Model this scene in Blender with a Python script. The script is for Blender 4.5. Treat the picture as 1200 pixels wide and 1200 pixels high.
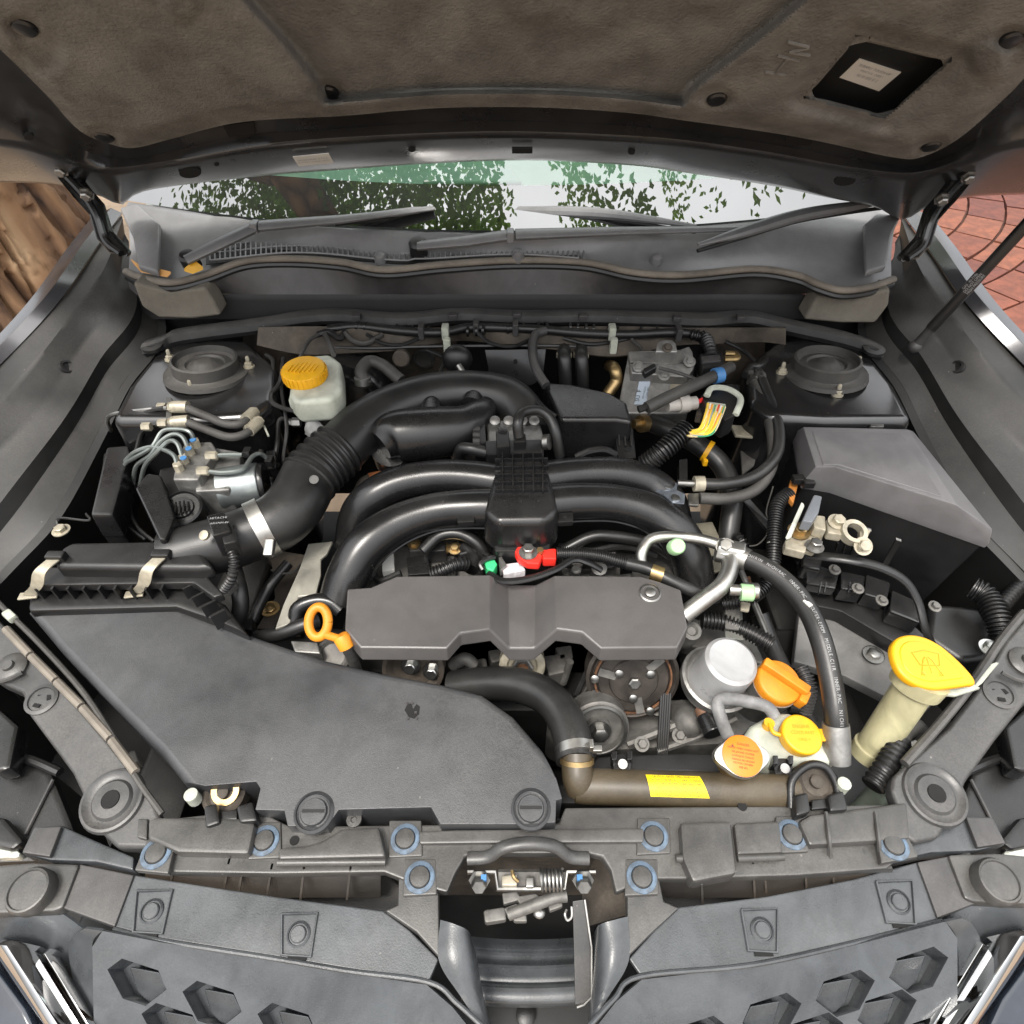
import bpy, bmesh, math, random
from mathutils import Vector, Matrix, noise
rnd = random.Random(7)
S = bpy.context.scene
for o in list(bpy.data.objects): bpy.data.objects.remove(o)
R = math.radians
# ---------------------------------------------------------------- camera
CAM = Vector((0.0, -0.247, 1.60)); FPX = 750.0; PITCH = 45.0
cd = bpy.data.cameras.new('camera'); co = bpy.data.objects.new('camera', cd)
S.collection.objects.link(co); S.camera = co
co.location = CAM; co.rotation_euler = (R(90 - PITCH), 0, 0)
cd.sensor_width = 36; cd.lens = 36 * FPX / 1200; cd.clip_start = 0.02; cd.clip_end = 500
S.render.resolution_x = 1024; S.render.resolution_y = 1024
# ---------------------------------------------------------------- light
SUN_EL, SUN_AZ = 66.0, 212.0      # azimuth clockwise from +Y
w = bpy.data.worlds.new('World'); S.world = w; w.use_nodes = True
wn = w.node_tree.nodes; wl = w.node_tree.links; wn.clear()
sky = wn.new('ShaderNodeTexSky'); sky.sky_type = 'NISHITA'; sky.sun_disc = False
sky.sun_elevation = R(SUN_EL); sky.sun_rotation = R(SUN_AZ); sky.air_density = 1.0; sky.dust_density = 6.0; sky.ozone_density = 0.4
bg = wn.new('ShaderNodeBackground'); bg.inputs[1].default_value = 0.15
wo = wn.new('ShaderNodeOutputWorld'); # hazy overcast: the clear sky shows faintly through an even cloud sheet, brighter overhead as overcast skies are
tcw = wn.new('ShaderNodeTexCoord'); sxw = wn.new('ShaderNodeSeparateXYZ'); wl.new(tcw.outputs['Generated'], sxw.inputs[0])
mrw = wn.new('ShaderNodeMapRange'); mrw.inputs[1].default_value = 0; mrw.inputs[2].default_value = 1; mrw.inputs[3].default_value = 1.2; mrw.inputs[4].default_value = 14.0; pww = wn.new('ShaderNodeMath'); pww.operation = 'POWER'; pww.inputs[1].default_value = 1.3; mxz = wn.new('ShaderNodeMath'); mxz.operation = 'MAXIMUM'; mxz.inputs[1].default_value = 0.0; wl.new(sxw.outputs[2], mxz.inputs[0]); wl.new(mxz.outputs[0], pww.inputs[0]); wl.new(pww.outputs[0], mrw.inputs[0])
nzw = wn.new('ShaderNodeTexNoise'); nzw.inputs['Scale'].default_value = 2.2; nzw.inputs['Detail'].default_value = 5; wl.new(tcw.outputs['Generated'], nzw.inputs['Vector'])
nrw = wn.new('ShaderNodeMapRange'); nrw.inputs[1].default_value = .25; nrw.inputs[2].default_value = .75; nrw.inputs[3].default_value = .8; nrw.inputs[4].default_value = 1.2; wl.new(nzw.outputs[0], nrw.inputs[0])
mlw = wn.new('ShaderNodeMath'); mlw.operation = 'MULTIPLY'; wl.new(mrw.outputs[0], mlw.inputs[0]); wl.new(nrw.outputs[0], mlw.inputs[1])
cow = wn.new('ShaderNodeCombineColor'); 
for i in range(3): wl.new(mlw.outputs[0], cow.inputs[i])
mxw = wn.new('ShaderNodeMix'); mxw.data_type = 'RGBA'; mxw.inputs[0].default_value = .85; wl.new(sky.outputs[0], mxw.inputs[6]); wl.new(cow.outputs[0], mxw.inputs[7])
wl.new(mxw.outputs[2], bg.inputs[0]); wl.new(bg.outputs[0], wo.inputs[0])
sd = bpy.data.lights.new('sun', 'SUN'); sd.energy = 1.6; sd.angle = R(16); sd.color = (1, .95, .88)
so = bpy.data.objects.new('sun', sd); S.collection.objects.link(so)
sdir = Vector((math.sin(R(SUN_AZ)) * math.cos(R(SUN_EL)), math.cos(R(SUN_AZ)) * math.cos(R(SUN_EL)), math.sin(R(SUN_EL))))
so.rotation_euler = sdir.to_track_quat('Z', 'Y').to_euler()
S.view_settings.view_transform = 'Standard'; S.view_settings.look = 'None'
S.view_settings.exposure = 1.2; S.view_settings.gamma = 1; S.view_settings.use_curve_mapping = False
# ---------------------------------------------------------------- layout helpers
_c, _s = math.cos(R(PITCH)), math.sin(R(PITCH))
FW = Vector((0, _c, -_s)); UP = Vector((0, _s, _c)); RT = Vector((1, 0, 0))
def ray(px, py): return FW + RT * ((px - 600) / FPX) + UP * ((600 - py) / FPX)
def W(px, py, z, k=0.0, y0=0.0):
    """survey point: where the line of sight meets the level z (or the slope z + k*(y-y0))"""
    d = ray(px, py); t = (z - k * y0 + k * CAM.y - CAM.z) / (d.z - k * d.y); return CAM + d * t
def WY(px, py, y):
    d = ray(px, py); return CAM + d * ((y - CAM.y) / d.y)
def WT(px, py, t): return CAM + ray(px, py) * t
def M(n, py, z): return n * (W(600, py, z) - CAM).dot(FW) / FPX       # metres for n pixels there
def cr(pts, n=8, closed=False):
    P = [Vector(p) for p in pts]; out = []; L = len(P)
    rng = range(L if closed else L - 1)
    for i in rng:
        if closed: a, b, c, d = P[i - 1], P[i], P[(i + 1) % L], P[(i + 2) % L]
        else:
            b, c = P[i], P[i + 1]
            a = P[i - 1] if i else b * 2 - c
            d = P[i + 2] if i + 2 < L else c * 2 - b
        for j in range(n):
            t = j / n
            out.append(0.5 * ((2 * b) + (c - a) * t + (2 * a - 5 * b + 4 * c - d) * t * t + (3 * b - a - 3 * c + d) * t ** 3))
    if not closed: out.append(P[-1])
    return out
def resample(P, n):
    D = [0]
    for i in range(1, len(P)): D.append(D[-1] + (P[i] - P[i - 1]).length)
    out = []; j = 0
    for i in range(n):
        s = D[-1] * i / (n - 1)
        while j < len(P) - 2 and D[j + 1] < s: j += 1
        e = D[j + 1] - D[j]; f = (s - D[j]) / e if e > 1e-9 else 0
        out.append(P[j].lerp(P[j + 1], max(0, min(1, f))))
    return out
def rotto(d):
    return Vector(d).normalized().to_track_quat('Z', 'Y').to_matrix()
class B:
    def __init__(s): s.v = []; s.f = []
    def add(s, v, f):
        o = len(s.v); s.v += [Vector(p) for p in v]; s.f += [tuple(i + o for i in q) for q in f]; return s
    def prism(s, top, bot):
        n = len(top)
        s.add(list(top) + list(bot), [tuple(range(n)), tuple(range(2 * n - 1, n - 1, -1))] +
              [(i, i + n, (i + 1) % n + n, (i + 1) % n) for i in range(n)]); return s
    def slab(s, px, z, h, grow=0.0, k=0.0, y0=0.0):
        """outline surveyed on a level top, going straight down h (grow: spread of the foot)"""
        top = [W(*p, z, k, y0) if len(p) == 2 else W(p[0], p[1], p[2]) for p in px]
        c = sum(top, Vector()) / len(top)
        bot = [p + Vector(((p.x - c.x) * grow, (p.y - c.y) * grow, -h)) for p in top]
        return s.prism(top, bot)
    def plate(s, pts, vec): return s.prism(pts, [Vector(p) + Vector(vec) for p in pts])
    def box(s, c, size, rot=None):
        c = Vector(c); m = rot if rot is not None else Matrix.Identity(3)
        v = [c + m @ Vector((x * size[0] / 2, y * size[1] / 2, z * size[2] / 2)) for x in (-1, 1) for y in (-1, 1) for z in (-1, 1)]
        s.add(v, [(0, 1, 3, 2), (4, 6, 7, 5), (0, 4, 5, 1), (2, 3, 7, 6), (0, 2, 6, 4), (1, 5, 7, 3)]); return s
    def lathe(s, prof, o=(0, 0, 0), d=(0, 0, 1), n=24, ph=0.0, ring=False):
        o = Vector(o); m = rotto(d); v = []; f = []; k = len(prof)
        for i in range(n):
            a = 2 * math.pi * i / n + ph
            for r, h in prof: v.append(o + m @ Vector((r * math.cos(a), r * math.sin(a), h)))
        for i in range(n):
            j = (i + 1) % n
            for q in range(k - 1): f.append((i * k + q, j * k + q, j * k + q + 1, i * k + q + 1))
        if ring: s.add(v, f + [(i * k + k - 1, ((i + 1) % n) * k + k - 1, ((i + 1) % n) * k, i * k) for i in range(n)]); return s
        if prof[0][0] > 1e-5: f.append(tuple(i * k for i in range(n - 1, -1, -1)))
        if prof[-1][0] > 1e-5: f.append(tuple(i * k + k - 1 for i in range(n)))
        s.add(v, f); return s
    def tube(s, path, r, n=14, sub=6, ridges=0, amp=0.0, smooth=True, flat=1.0, up=None, caps=True):
        """path: points or (point, radius)"""
        if isinstance(path[0], tuple) and len(path[0]) == 2 and isinstance(path[0][0], Vector):
            P = [Vector((*p, 0)) for p, q in path]; P = [Vector((p[0], p[1], p[2], q)) for p, (_, q) in zip(P, path)]
        else: P = [Vector((*Vector(p), r)) for p in path]
        if smooth and len(P) > 2: P = cr(P, sub)
        if ridges:
            # length-based resample so that the corrugation is even
            m = ridges * 4 + 1; Q = [p.to_3d() for p in P]
            D = [0]
            for i in range(1, len(Q)): D.append(D[-1] + (Q[i] - Q[i - 1]).length)
            out = []; j = 0
            for i in range(m):
                t = D[-1] * i / (m - 1)
                while j < len(Q) - 2 and D[j + 1] < t: j += 1
                e = D[j + 1] - D[j]; out.append(P[j].lerp(P[j + 1], (t - D[j]) / e if e > 1e-9 else 0))
            P = [Vector((p[0], p[1], p[2], p[3] + amp * (0, 1, 1, 0)[i % 4] - amp * .5)) for i, p in enumerate(out)]
        Q = [p.to_3d() for p in P]; v = []; f = []
        t0 = (Q[1] - Q[0]).normalized()
        u = Vector(up) if up is not None else (Vector((0, 0, 1)) if abs(t0.z) < .9 else Vector((1, 0, 0)))
        for i, p in enumerate(Q):
            t = (Q[min(i + 1, len(Q) - 1)] - Q[max(i - 1, 0)])
            if t.length < 1e-9: t = t0
            t = t.normalized(); u = (u - t * u.dot(t)).normalized(); b = t.cross(u)
            for j in range(n):
                a = 2 * math.pi * j / n
                v.append(p + (b * math.cos(a) + u * math.sin(a) * flat) * P[i][3])
        for i in range(len(Q) - 1):
            for j in range(n):
                k = (j + 1) % n; f.append((i * n + j, i * n + k, (i + 1) * n + k, (i + 1) * n + j))
        if caps: f.append(tuple(range(n - 1, -1, -1))); f.append(tuple((len(Q) - 1) * n + j for j in range(n)))
        s.add(v, f); return s
    def grid(s, rows, nu=0, nv=0, wrap=False):
        if nu: rows = [resample(cr(r, 8), nu) for r in rows]
        if nv:
            cols = [resample(cr(list(c), 8), nv) for c in zip(*rows)]; rows = list(zip(*cols))
        n = len(rows[0]); v = [p for r in rows for p in r]
        s.add(v, [(i * n + j, i * n + j + 1, (i + 1) * n + j + 1, (i + 1) * n + j) for i in range(len(rows) - 1) for j in range(n - 1)]); return s
    def sphere(s, c, r, n=16, sc=(1, 1, 1)):
        m = n // 2; v = []; f = []
        for i in range(m + 1):
            a = math.pi * i / m
            for j in range(n):
                b = 2 * math.pi * j / n
                v.append(Vector(c) + Vector((r * sc[0] * math.sin(a) * math.cos(b), r * sc[1] * math.sin(a) * math.sin(b), r * sc[2] * math.cos(a))))
        for i in range(m):
            for j in range(n):
                k = (j + 1) % n; f.append((i * n + j, (i + 1) * n + j, (i + 1) * n + k, i * n + k))
        s.add(v, f); return s
    def shell(s, v, faces, down):
        """top faces sharing vertices, with a skirt round the open border"""
        n = len(v); cnt = {}
        for q in faces:
            for a, b in zip(q, q[1:] + q[:1]): cnt[(a, b)] = 1
        f = list(faces)
        for (a, b) in cnt:
            if (b, a) not in cnt: f.append((b, a, a + n, b + n))
        f += [tuple(i + n for i in q[::-1]) for q in faces]
        s.add(list(v) + [Vector(p) + Vector(down) for p in v], f); return s
    def text(s, body, size, o, x, y, depth=.0003, align='CENTER', w=1.0):
        """flat print: mesh letters laid out from o along x, up along y"""
        cu = bpy.data.curves.new('txt', 'FONT'); cu.body = body; cu.size = size; cu.align_x = align; cu.align_y = 'CENTER'
        cu.resolution_u = 2
        ob = bpy.data.objects.new('txt', cu); S.collection.objects.link(ob)
        me = bpy.data.meshes.new_from_object(ob.evaluated_get(bpy.context.evaluated_depsgraph_get()))
        x = Vector(x).normalized(); y = Vector(y).normalized(); n = x.cross(y)
        s.add([Vector(o) + x * p.co.x * w + y * p.co.y + n * depth for p in me.vertices], [tuple(p.vertices) for p in me.polygons])
        bpy.data.objects.remove(ob); bpy.data.curves.remove(cu); bpy.data.meshes.remove(me); return s
WLOC = {}; SHARED = set(); ORDER = []
def _props(o, label=None, cat=None, group=None, kind=None):
    if label: o['label'] = label
    if cat: o['category'] = cat
    if group: o['group'] = group
    if kind: o['kind'] = kind
def thing(name, label, cat, group=None):
    o = bpy.data.objects.new(name, None); S.collection.objects.link(o); o.empty_display_size = .02
    _props(o, label, cat, group); WLOC[o] = None; ORDER.append(o); return o
def fin(b, name, m, parent=None, label=None, cat=None, group=None, kind=None, bevel=0.0, seg=2, sharp=38, solid=0.0, sub=0, big=None):
    bm = bmesh.new(); vs = [bm.verts.new(p) for p in b.v]
    for f in b.f:
        try: bm.faces.new([vs[i] for i in f])
        except ValueError: pass
    bmesh.ops.remove_doubles(bm, verts=bm.verts, dist=1e-6)
    bmesh.ops.recalc_face_normals(bm, faces=bm.faces)
    if big:                      # a larger radius on the edges that a test picks
        E = [e for e in bm.edges if e.is_manifold and e.calc_face_angle(0) > R(28) and big[0](e)]
        bmesh.ops.bevel(bm, geom=E, offset=big[1], segments=7, profile=.5, affect='EDGES', clamp_overlap=True)
    if bevel:
        E = [e for e in bm.edges if e.is_manifold and e.calc_face_angle(0) > R(28)]
        bmesh.ops.bevel(bm, geom=E, offset=bevel, segments=seg, profile=.5, affect='EDGES', clamp_overlap=True)
    me = bpy.data.meshes.new(name); bm.to_mesh(me); bm.free()
    me.polygons.foreach_set('use_smooth', [True] * len(me.polygons)); me.set_sharp_from_angle(angle=R(sharp))
    for q in (m if isinstance(m, list) else [m]): me.materials.append(q)
    o = bpy.data.objects.new(name, me); S.collection.objects.link(o)
    if solid:
        md = o.modifiers.new('thickness', 'SOLIDIFY'); md.thickness = solid; md.offset = -1
        md = o.modifiers.new('crisp', 'EDGE_SPLIT'); md.split_angle = R(40); md.use_edge_sharp = False
    elif bevel or big: md = o.modifiers.new('flat_faces', 'WEIGHTED_NORMAL'); md.keep_sharp = True; md.weight = 90
    if sub: md = o.modifiers.new('round', 'SUBSURF'); md.levels = sub; md.render_levels = sub
    o.parent = parent; _props(o, label, cat, group, kind); WLOC[o] = None; ORDER.append(o); return o
def dup(src, loc, parent=None, rot=None, label=None):
    o = src.copy(); S.collection.objects.link(o); o.parent = parent; SHARED.add(o.data); WLOC[o] = Vector(loc)
    if rot is not None: o.rotation_euler = rot
    if label: o['label'] = label
    ORDER.append(o); return o
def place(src, loc, rot=None):
    WLOC[src] = Vector(loc); SHARED.add(src.data)
    if rot is not None: src.rotation_euler = rot
    return src
def settle():
    for o in ORDER:
        if o.type == 'MESH' and WLOC[o] is None:
            co_ = [v.co for v in o.data.vertices]
            if not co_: WLOC[o] = Vector(); continue
            c = Vector([(min(p[i] for p in co_) + max(p[i] for p in co_)) / 2 for i in range(3)])
            if o.parent is None: c.z = min(p.z for p in co_)
            o.data.transform(Matrix.Translation(-c)); WLOC[o] = c
    for o in ORDER:
        if o.type == 'EMPTY':
            pts = []
            for c in o.children:
                rm = c.rotation_euler.to_matrix()
                pts += [WLOC[c] + rm @ v.co for v in list(c.data.vertices)[::3]]
            WLOC[o] = Vector([(min(p[i] for p in pts) + max(p[i] for p in pts)) / 2 for i in range(2)] + [min(p.z for p in pts)]) if pts else Vector()
    for o in ORDER: o.location = WLOC[o] - (WLOC[o.parent] if o.parent else Vector())
# ---------------------------------------------------------------- materials
def mat(name, col, rough=.5, metal=0.0, dust=0.0, dustcol=(.24, .22, .195), bump=0.0, bscale=300, var=.15, vscale=12, coat=0.0, spec=.5, trans=0.0, sss=0.0, ior=1.5, rvar=.12, stain=.7):
    m = bpy.data.materials.new(name); m.use_nodes = True; nt = m.node_tree; N = nt.nodes; L = nt.links
    p = N['Principled BSDF']; tc = N.new('ShaderNodeTexCoord')
    p.inputs['Metallic'].default_value = metal; p.inputs['Coat Weight'].default_value = coat; p.inputs['Coat Roughness'].default_value = .15
    p.inputs['Specular IOR Level'].default_value = spec; p.inputs['Transmission Weight'].default_value = trans; p.inputs['IOR'].default_value = ior
    if sss: p.inputs['Subsurface Weight'].default_value = sss; p.inputs['Subsurface Radius'].default_value = (.02, .02, .015); p.inputs['Subsurface Scale'].default_value = .6
    n1 = N.new('ShaderNodeTexNoise'); n1.inputs['Scale'].default_value = vscale; n1.inputs['Detail'].default_value = 6; n1.inputs['Roughness'].default_value = .65
    L.new(tc.outputs['Object'], n1.inputs['Vector'])
    mx = N.new('ShaderNodeMix'); mx.data_type = 'RGBA'
    mx.inputs[6].default_value = (*[c * (1 - var) for c in col], 1); mx.inputs[7].default_value = (*[min(1, c * (1 + var)) for c in col], 1)
    rp = N.new('ShaderNodeMapRange'); rp.inputs[1].default_value = .32; rp.inputs[2].default_value = .68
    L.new(n1.outputs[0], rp.inputs[0]); L.new(rp.outputs[0], mx.inputs[0]); out = mx.outputs[2]
    rr = N.new('ShaderNodeMapRange'); rr.inputs[3].default_value = max(.004, rough - rvar); rr.inputs[4].default_value = min(1, rough + rvar)
    L.new(n1.outputs[0], rr.inputs[0]); ro = rr.outputs[0]
    if dust:
        # old water marks and grime with a shape of their own
        ns = N.new('ShaderNodeTexNoise'); ns.inputs['Scale'].default_value = 17; ns.inputs['Detail'].default_value = 10; ns.inputs['Roughness'].default_value = .6; ns.inputs['Distortion'].default_value = .8; L.new(tc.outputs['Object'], ns.inputs['Vector'])
        sr_ = N.new('ShaderNodeMapRange'); sr_.inputs[1].default_value = .40; sr_.inputs[2].default_value = .60; sr_.inputs[3].default_value = .62; sr_.inputs[4].default_value = 1.08; L.new(ns.outputs[0], sr_.inputs[0])
        sm_ = N.new('ShaderNodeMix'); sm_.data_type = 'RGBA'; sm_.blend_type = 'MULTIPLY'; sm_.inputs[0].default_value = stain; L.new(out, sm_.inputs[6]); L.new(sr_.outputs[0], sm_.inputs[7]); out = sm_.outputs[2]
        # settled dust: blotchy, on faces that look up
        g = N.new('ShaderNodeNewGeometry'); sx = N.new('ShaderNodeSeparateXYZ'); L.new(g.outputs['Normal'], sx.inputs[0])
        up = N.new('ShaderNodeMapRange'); up.inputs[1].default_value = -.1; up.inputs[2].default_value = 1.0; L.new(sx.outputs[2], up.inputs[0])
        n2 = N.new('ShaderNodeTexNoise'); n2.inputs['Scale'].default_value = 5; n2.inputs['Detail'].default_value = 9; n2.inputs['Roughness'].default_value = .7; L.new(tc.outputs['Object'], n2.inputs['Vector'])
        r2 = N.new('ShaderNodeMapRange'); r2.inputs[1].default_value = .36; r2.inputs[2].default_value = .70; L.new(n2.outputs[0], r2.inputs[0])
        n3 = N.new('ShaderNodeTexNoise'); n3.inputs['Scale'].default_value = 420; n3.inputs['Detail'].default_value = 2; L.new(tc.outputs['Object'], n3.inputs['Vector'])
        r3 = N.new('ShaderNodeMapRange'); r3.inputs[1].default_value = .3; r3.inputs[2].default_value = .7; r3.inputs[3].default_value = .25; r3.inputs[4].default_value = 1; L.new(n3.outputs[0], r3.inputs[0])
        a = N.new('ShaderNodeMath'); a.operation = 'MULTIPLY'; L.new(up.outputs[0], a.inputs[0]); L.new(r2.outputs[0], a.inputs[1])
        b = N.new('ShaderNodeMath'); b.operation = 'MULTIPLY'; L.new(a.outputs[0], b.inputs[0]); L.new(r3.outputs[0], b.inputs[1])
        # bright specks of grit
        vo = N.new('ShaderNodeTexVoronoi'); vo.inputs['Scale'].default_value = 38; L.new(tc.outputs['Object'], vo.inputs['Vector'])
        rs = N.new('ShaderNodeMapRange'); rs.inputs[1].default_value = .055; rs.inputs[2].default_value = .035; rs.inputs[3].default_value = 0; rs.inputs[4].default_value = .8; L.new(vo.outputs[0], rs.inputs[0])
        sc_ = N.new('ShaderNodeSeparateColor'); L.new(vo.outputs['Color'], sc_.inputs[0])
        gt = N.new('ShaderNodeMath'); gt.operation = 'GREATER_THAN'; gt.inputs[1].default_value = .70; L.new(sc_.outputs[0], gt.inputs[0])
        sp = N.new('ShaderNodeMath'); sp.operation = 'MULTIPLY'; L.new(rs.outputs[0], sp.inputs[0]); L.new(gt.outputs[0], sp.inputs[1])
        c = N.new('ShaderNodeMath'); c.operation = 'MULTIPLY_ADD'; c.inputs[1].default_value = dust; c.use_clamp = True; L.new(b.outputs[0], c.inputs[0])
        s2 = N.new('ShaderNodeMath'); s2.operation = 'MULTIPLY'; s2.inputs[1].default_value = min(.7, dust * 2.4); L.new(sp.outputs[0], s2.inputs[0]); L.new(s2.outputs[0], c.inputs[2])
        m2 = N.new('ShaderNodeMix'); m2.data_type = 'RGBA'; m2.inputs[7].default_value = (*dustcol, 1); L.new(c.outputs[0], m2.inputs[0]); L.new(out, m2.inputs[6]); out = m2.outputs[2]
        m3 = N.new('ShaderNodeMix'); m3.data_type = 'FLOAT'; m3.inputs[3].default_value = .85; L.new(c.outputs[0], m3.inputs[0]); L.new(ro, m3.inputs[2]); ro = m3.outputs[0]
    L.new(out, p.inputs['Base Color']); L.new(ro, p.inputs['Roughness'])
    if bump:
        nb = N.new('ShaderNodeTexNoise'); nb.inputs['Scale'].default_value = bscale; nb.inputs['Detail'].default_value = 3; L.new(tc.outputs['Object'], nb.inputs['Vector'])
        bp = N.new('ShaderNodeBump'); bp.inputs['Strength'].default_value = bump; bp.inputs['Distance'].default_value = .002
        L.new(nb.outputs[0], bp.inputs['Height']); L.new(bp.outputs[0], p.inputs['Normal'])
    return m
MT = dict(
 plastic=mat('black_plastic', (.010, .010, .0104), .36, dust=.09, bump=.12, bscale=700),
 plastic_clean=mat('satin_black_plastic', (.010, .010, .0105), .27, dust=.09, bump=.05, bscale=500),
 plastic_grey=mat('grey_plastic', (.048, .046, .046), .42, dust=.22, bump=.12, bscale=800),
 cover=mat('engine_cover_plastic', (.072, .068, .066), .34, dust=.10, bump=.12, bscale=900, var=.10, stain=.25),
 snorkel=mat('snorkel_plastic', (.036, .0375, .040), .31, dust=.14, bump=.12, bscale=700, var=.18, stain=.5),
 support=mat('support_plastic', (.056, .0545, .052), .35, dust=.26, bump=.12, bscale=600, var=.25),
 bluegrey=mat('bumper_plastic', (.050, .055, .060), .28, dust=.17, bump=.10, bscale=600, var=.22),
 rubber=mat('rubber', (.014, .014, .014), .36, dust=.12, bump=.06),
 rubber_grey=mat('aged_rubber', (.045, .043, .04), .6, dust=.25, bump=.1),
 paint=mat('black_body_paint', (.010, .010, .0105), .22, dust=.10, coat=.6, bump=.03, bscale=60),
 paint_dull=mat('dull_black_metal', (.016, .016, .016), .36, dust=.18, bump=.05, bscale=80),
 liner=mat('inner_fender', (.012, .0118, .0114), .50, dust=.16, bump=.10, bscale=60, var=.55, vscale=6),
 dark=mat('grimy_black', (.006, .006, .006), .6, dust=.06),
 grime=mat('brown_grime', (.060, .048, .036), .8, dust=.3, var=.5, vscale=22, bump=.3, bscale=90),
 rust=mat('rusty_seam', (.10, .045, .02), .85, var=.6, vscale=60, bump=.4, bscale=200),
 steel=mat('zinc_steel', (.34, .335, .32), .40, metal=1.0, dust=.25, var=.2, vscale=40),
 bright=mat('bright_bolt', (.50, .50, .48), .32, metal=1.0, var=.15, vscale=60),
 alu=mat('cast_aluminium', (.36, .355, .34), .5, metal=.9, dust=.35, bump=.25, bscale=160, var=.25, vscale=30),
 alupipe=mat('aluminium_pipe', (.50, .49, .46), .40, metal=1.0, dust=.12, bump=.06, bscale=60, var=.1),
 darkalu=mat('grimy_casting', (.17, .165, .155), .6, metal=.6, dust=.4, bump=.3, bscale=130, var=.4, vscale=25),
 filter=mat('filter_can', (.40, .40, .40), .38, metal=.35, dust=.2, var=.08, stain=.3),
 yellow=mat('yellow_plastic', (.70, .36, .006), .42, dust=.14, dustcol=(.16, .11, .05), stain=.35, bump=.05, var=.06, sss=.05),
 orange=mat('orange_plastic', (.66, .24, .012), .48, dust=.16, dustcol=(.14, .08, .04), stain=.4, bump=.05, var=.10, sss=.05),
 orangelabel=mat('orange_label', (.70, .165, .006), .45, var=.04),
 yellowlabel=mat('yellow_label', (.72, .54, .006), .45, var=.04),
 white=mat('white_label', (.62, .61, .57), .5, var=.04),
 milky=mat('milky_plastic', (.44, .46, .39), .42, sss=.35, var=.08, dust=.1),
 milkyold=mat('aged_milky_plastic', (.42, .39, .235), .45, sss=.3, var=.12, dust=.15),
 ink=mat('ink', (.03, .03, .03), .6), greyink=mat('grey_ink', (.28, .28, .29), .6), whiteink=mat('white_ink', (.30, .30, .30), .6),
 redink=mat('red_ink', (.6, .07, .04), .6),
 red=mat('red_plastic', (.75, .03, .02), .4, var=.08), green=mat('green_plastic', (.05, .55, .20), .45), palegreen=mat('pale_green_cap', (.32, .52, .28), .42),
 blue=mat('blue_tape', (.05, .17, .38), .5), bluechalk=mat('blue_mark', (.075, .115, .165), .7, var=.5, vscale=120, dust=.3),
 cream=mat('cream_metal', (.42, .385, .30), .45, metal=.35, var=.25, vscale=50, dust=.2, dustcol=(.30, .17, .07)),
 brass=mat('brass', (.38, .27, .13), .4, metal=.9, var=.25, vscale=50),
 olive=mat('radiator_paint', (.055, .041, .022), .42, dust=.3, var=.15),
 felt=mat('felt_pad', (.155, .149, .136), .95, bump=.9, bscale=230, var=.30, vscale=15, spec=.1),
 foam=mat('foam_block', (.16, .146, .122), .95, bump=.6, bscale=320, var=.2, spec=.1),
 strip=mat('weatherstrip', (.16, .14, .115), .75, bump=.15, bscale=200, var=.35, vscale=14),
 cowl=mat('cowl_plastic', (.15, .15, .152), .36, dust=.16, stain=.3, bump=.1, var=.12),
 arm=mat('bracket_plastic', (.040, .040, .040), .36, dust=.30, bump=.08, bscale=500, var=.25),
 lidgrey=mat('fuse_lid_plastic', (.105, .102, .105), .45, dust=.18, bump=.12, bscale=800, var=.12, stain=.35),
 glass=None)
MT['wire'] = [mat('wire_' + n, c, .4) for n, c in (('yellow', (.80, .55, .05)), ('red', (.70, .03, .03)), ('white', (.75, .75, .72)), ('green', (.05, .30, .15)), ('orange', (.80, .28, .04)), ('grey', (.35, .34, .36)), ('cream', (.75, .62, .35)))]
def glassmat(name, tint, rough=.0):
    m = bpy.data.materials.new(name); m.use_nodes = True; nt = m.node_tree; N = nt.nodes; L = nt.links; N.clear()
    o = N.new('ShaderNodeOutputMaterial'); t = N.new('ShaderNodeBsdfTransparent'); t.inputs[0].default_value = (*tint, 1)
    g = N.new('ShaderNodeBsdfGlossy'); g.inputs['Roughness'].default_value = .002; f = N.new('ShaderNodeFresnel'); f.inputs[0].default_value = 2.5
    x = N.new('ShaderNodeMixShader'); L.new(f.outputs[0], x.inputs[0]); L.new(t.outputs[0], x.inputs[1]); L.new(g.outputs[0], x.inputs[2]); L.new(x.outputs[0], o.inputs[0]); return m
MT['glass'] = glassmat('tinted_glass', (.60, .86, .74))
MT['frit'] = mat('black_glass_band', (.012, .013, .013), .005, ior=2.5, rvar=.0)
MT['chrome'] = mat('chrome', (.62, .62, .62), .08, metal=1.0, var=.02, rvar=.03)
# ================================================================ ground, paving, tree
gm = mat('bare_earth', (.24, .175, .12), .95, bump=.6, bscale=25, var=.35, vscale=3)
fin(B().add([(-60, -60, 0), (60, -60, 0), (60, 60, 0), (-60, 60, 0)], [(0, 1, 2, 3)]), 'ground', gm, kind='structure')
pv = thing('paving', None, None); pv['kind'] = 'structure'
fin(B().add([(1.3, -1, .004), (9, -1, .004), (9, 9, .004), (1.3, 9, .004)], [(0, 1, 2, 3)]), 'paving_bed', mat('mortar', (.10, .045, .03), .95, var=.3), pv)
pvm = [mat('red_paver_%s' % n, c, .75, bump=.3, bscale=40, var=.18, vscale=5, dust=.06, dustcol=(.30, .16, .10)) for n, c in (('a', (.175, .050, .026)), ('b', (.215, .068, .034)), ('c', (.135, .036, .022)))]
cx, cy = 1.2, 5.2                                    # the courses are laid in arcs
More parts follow.
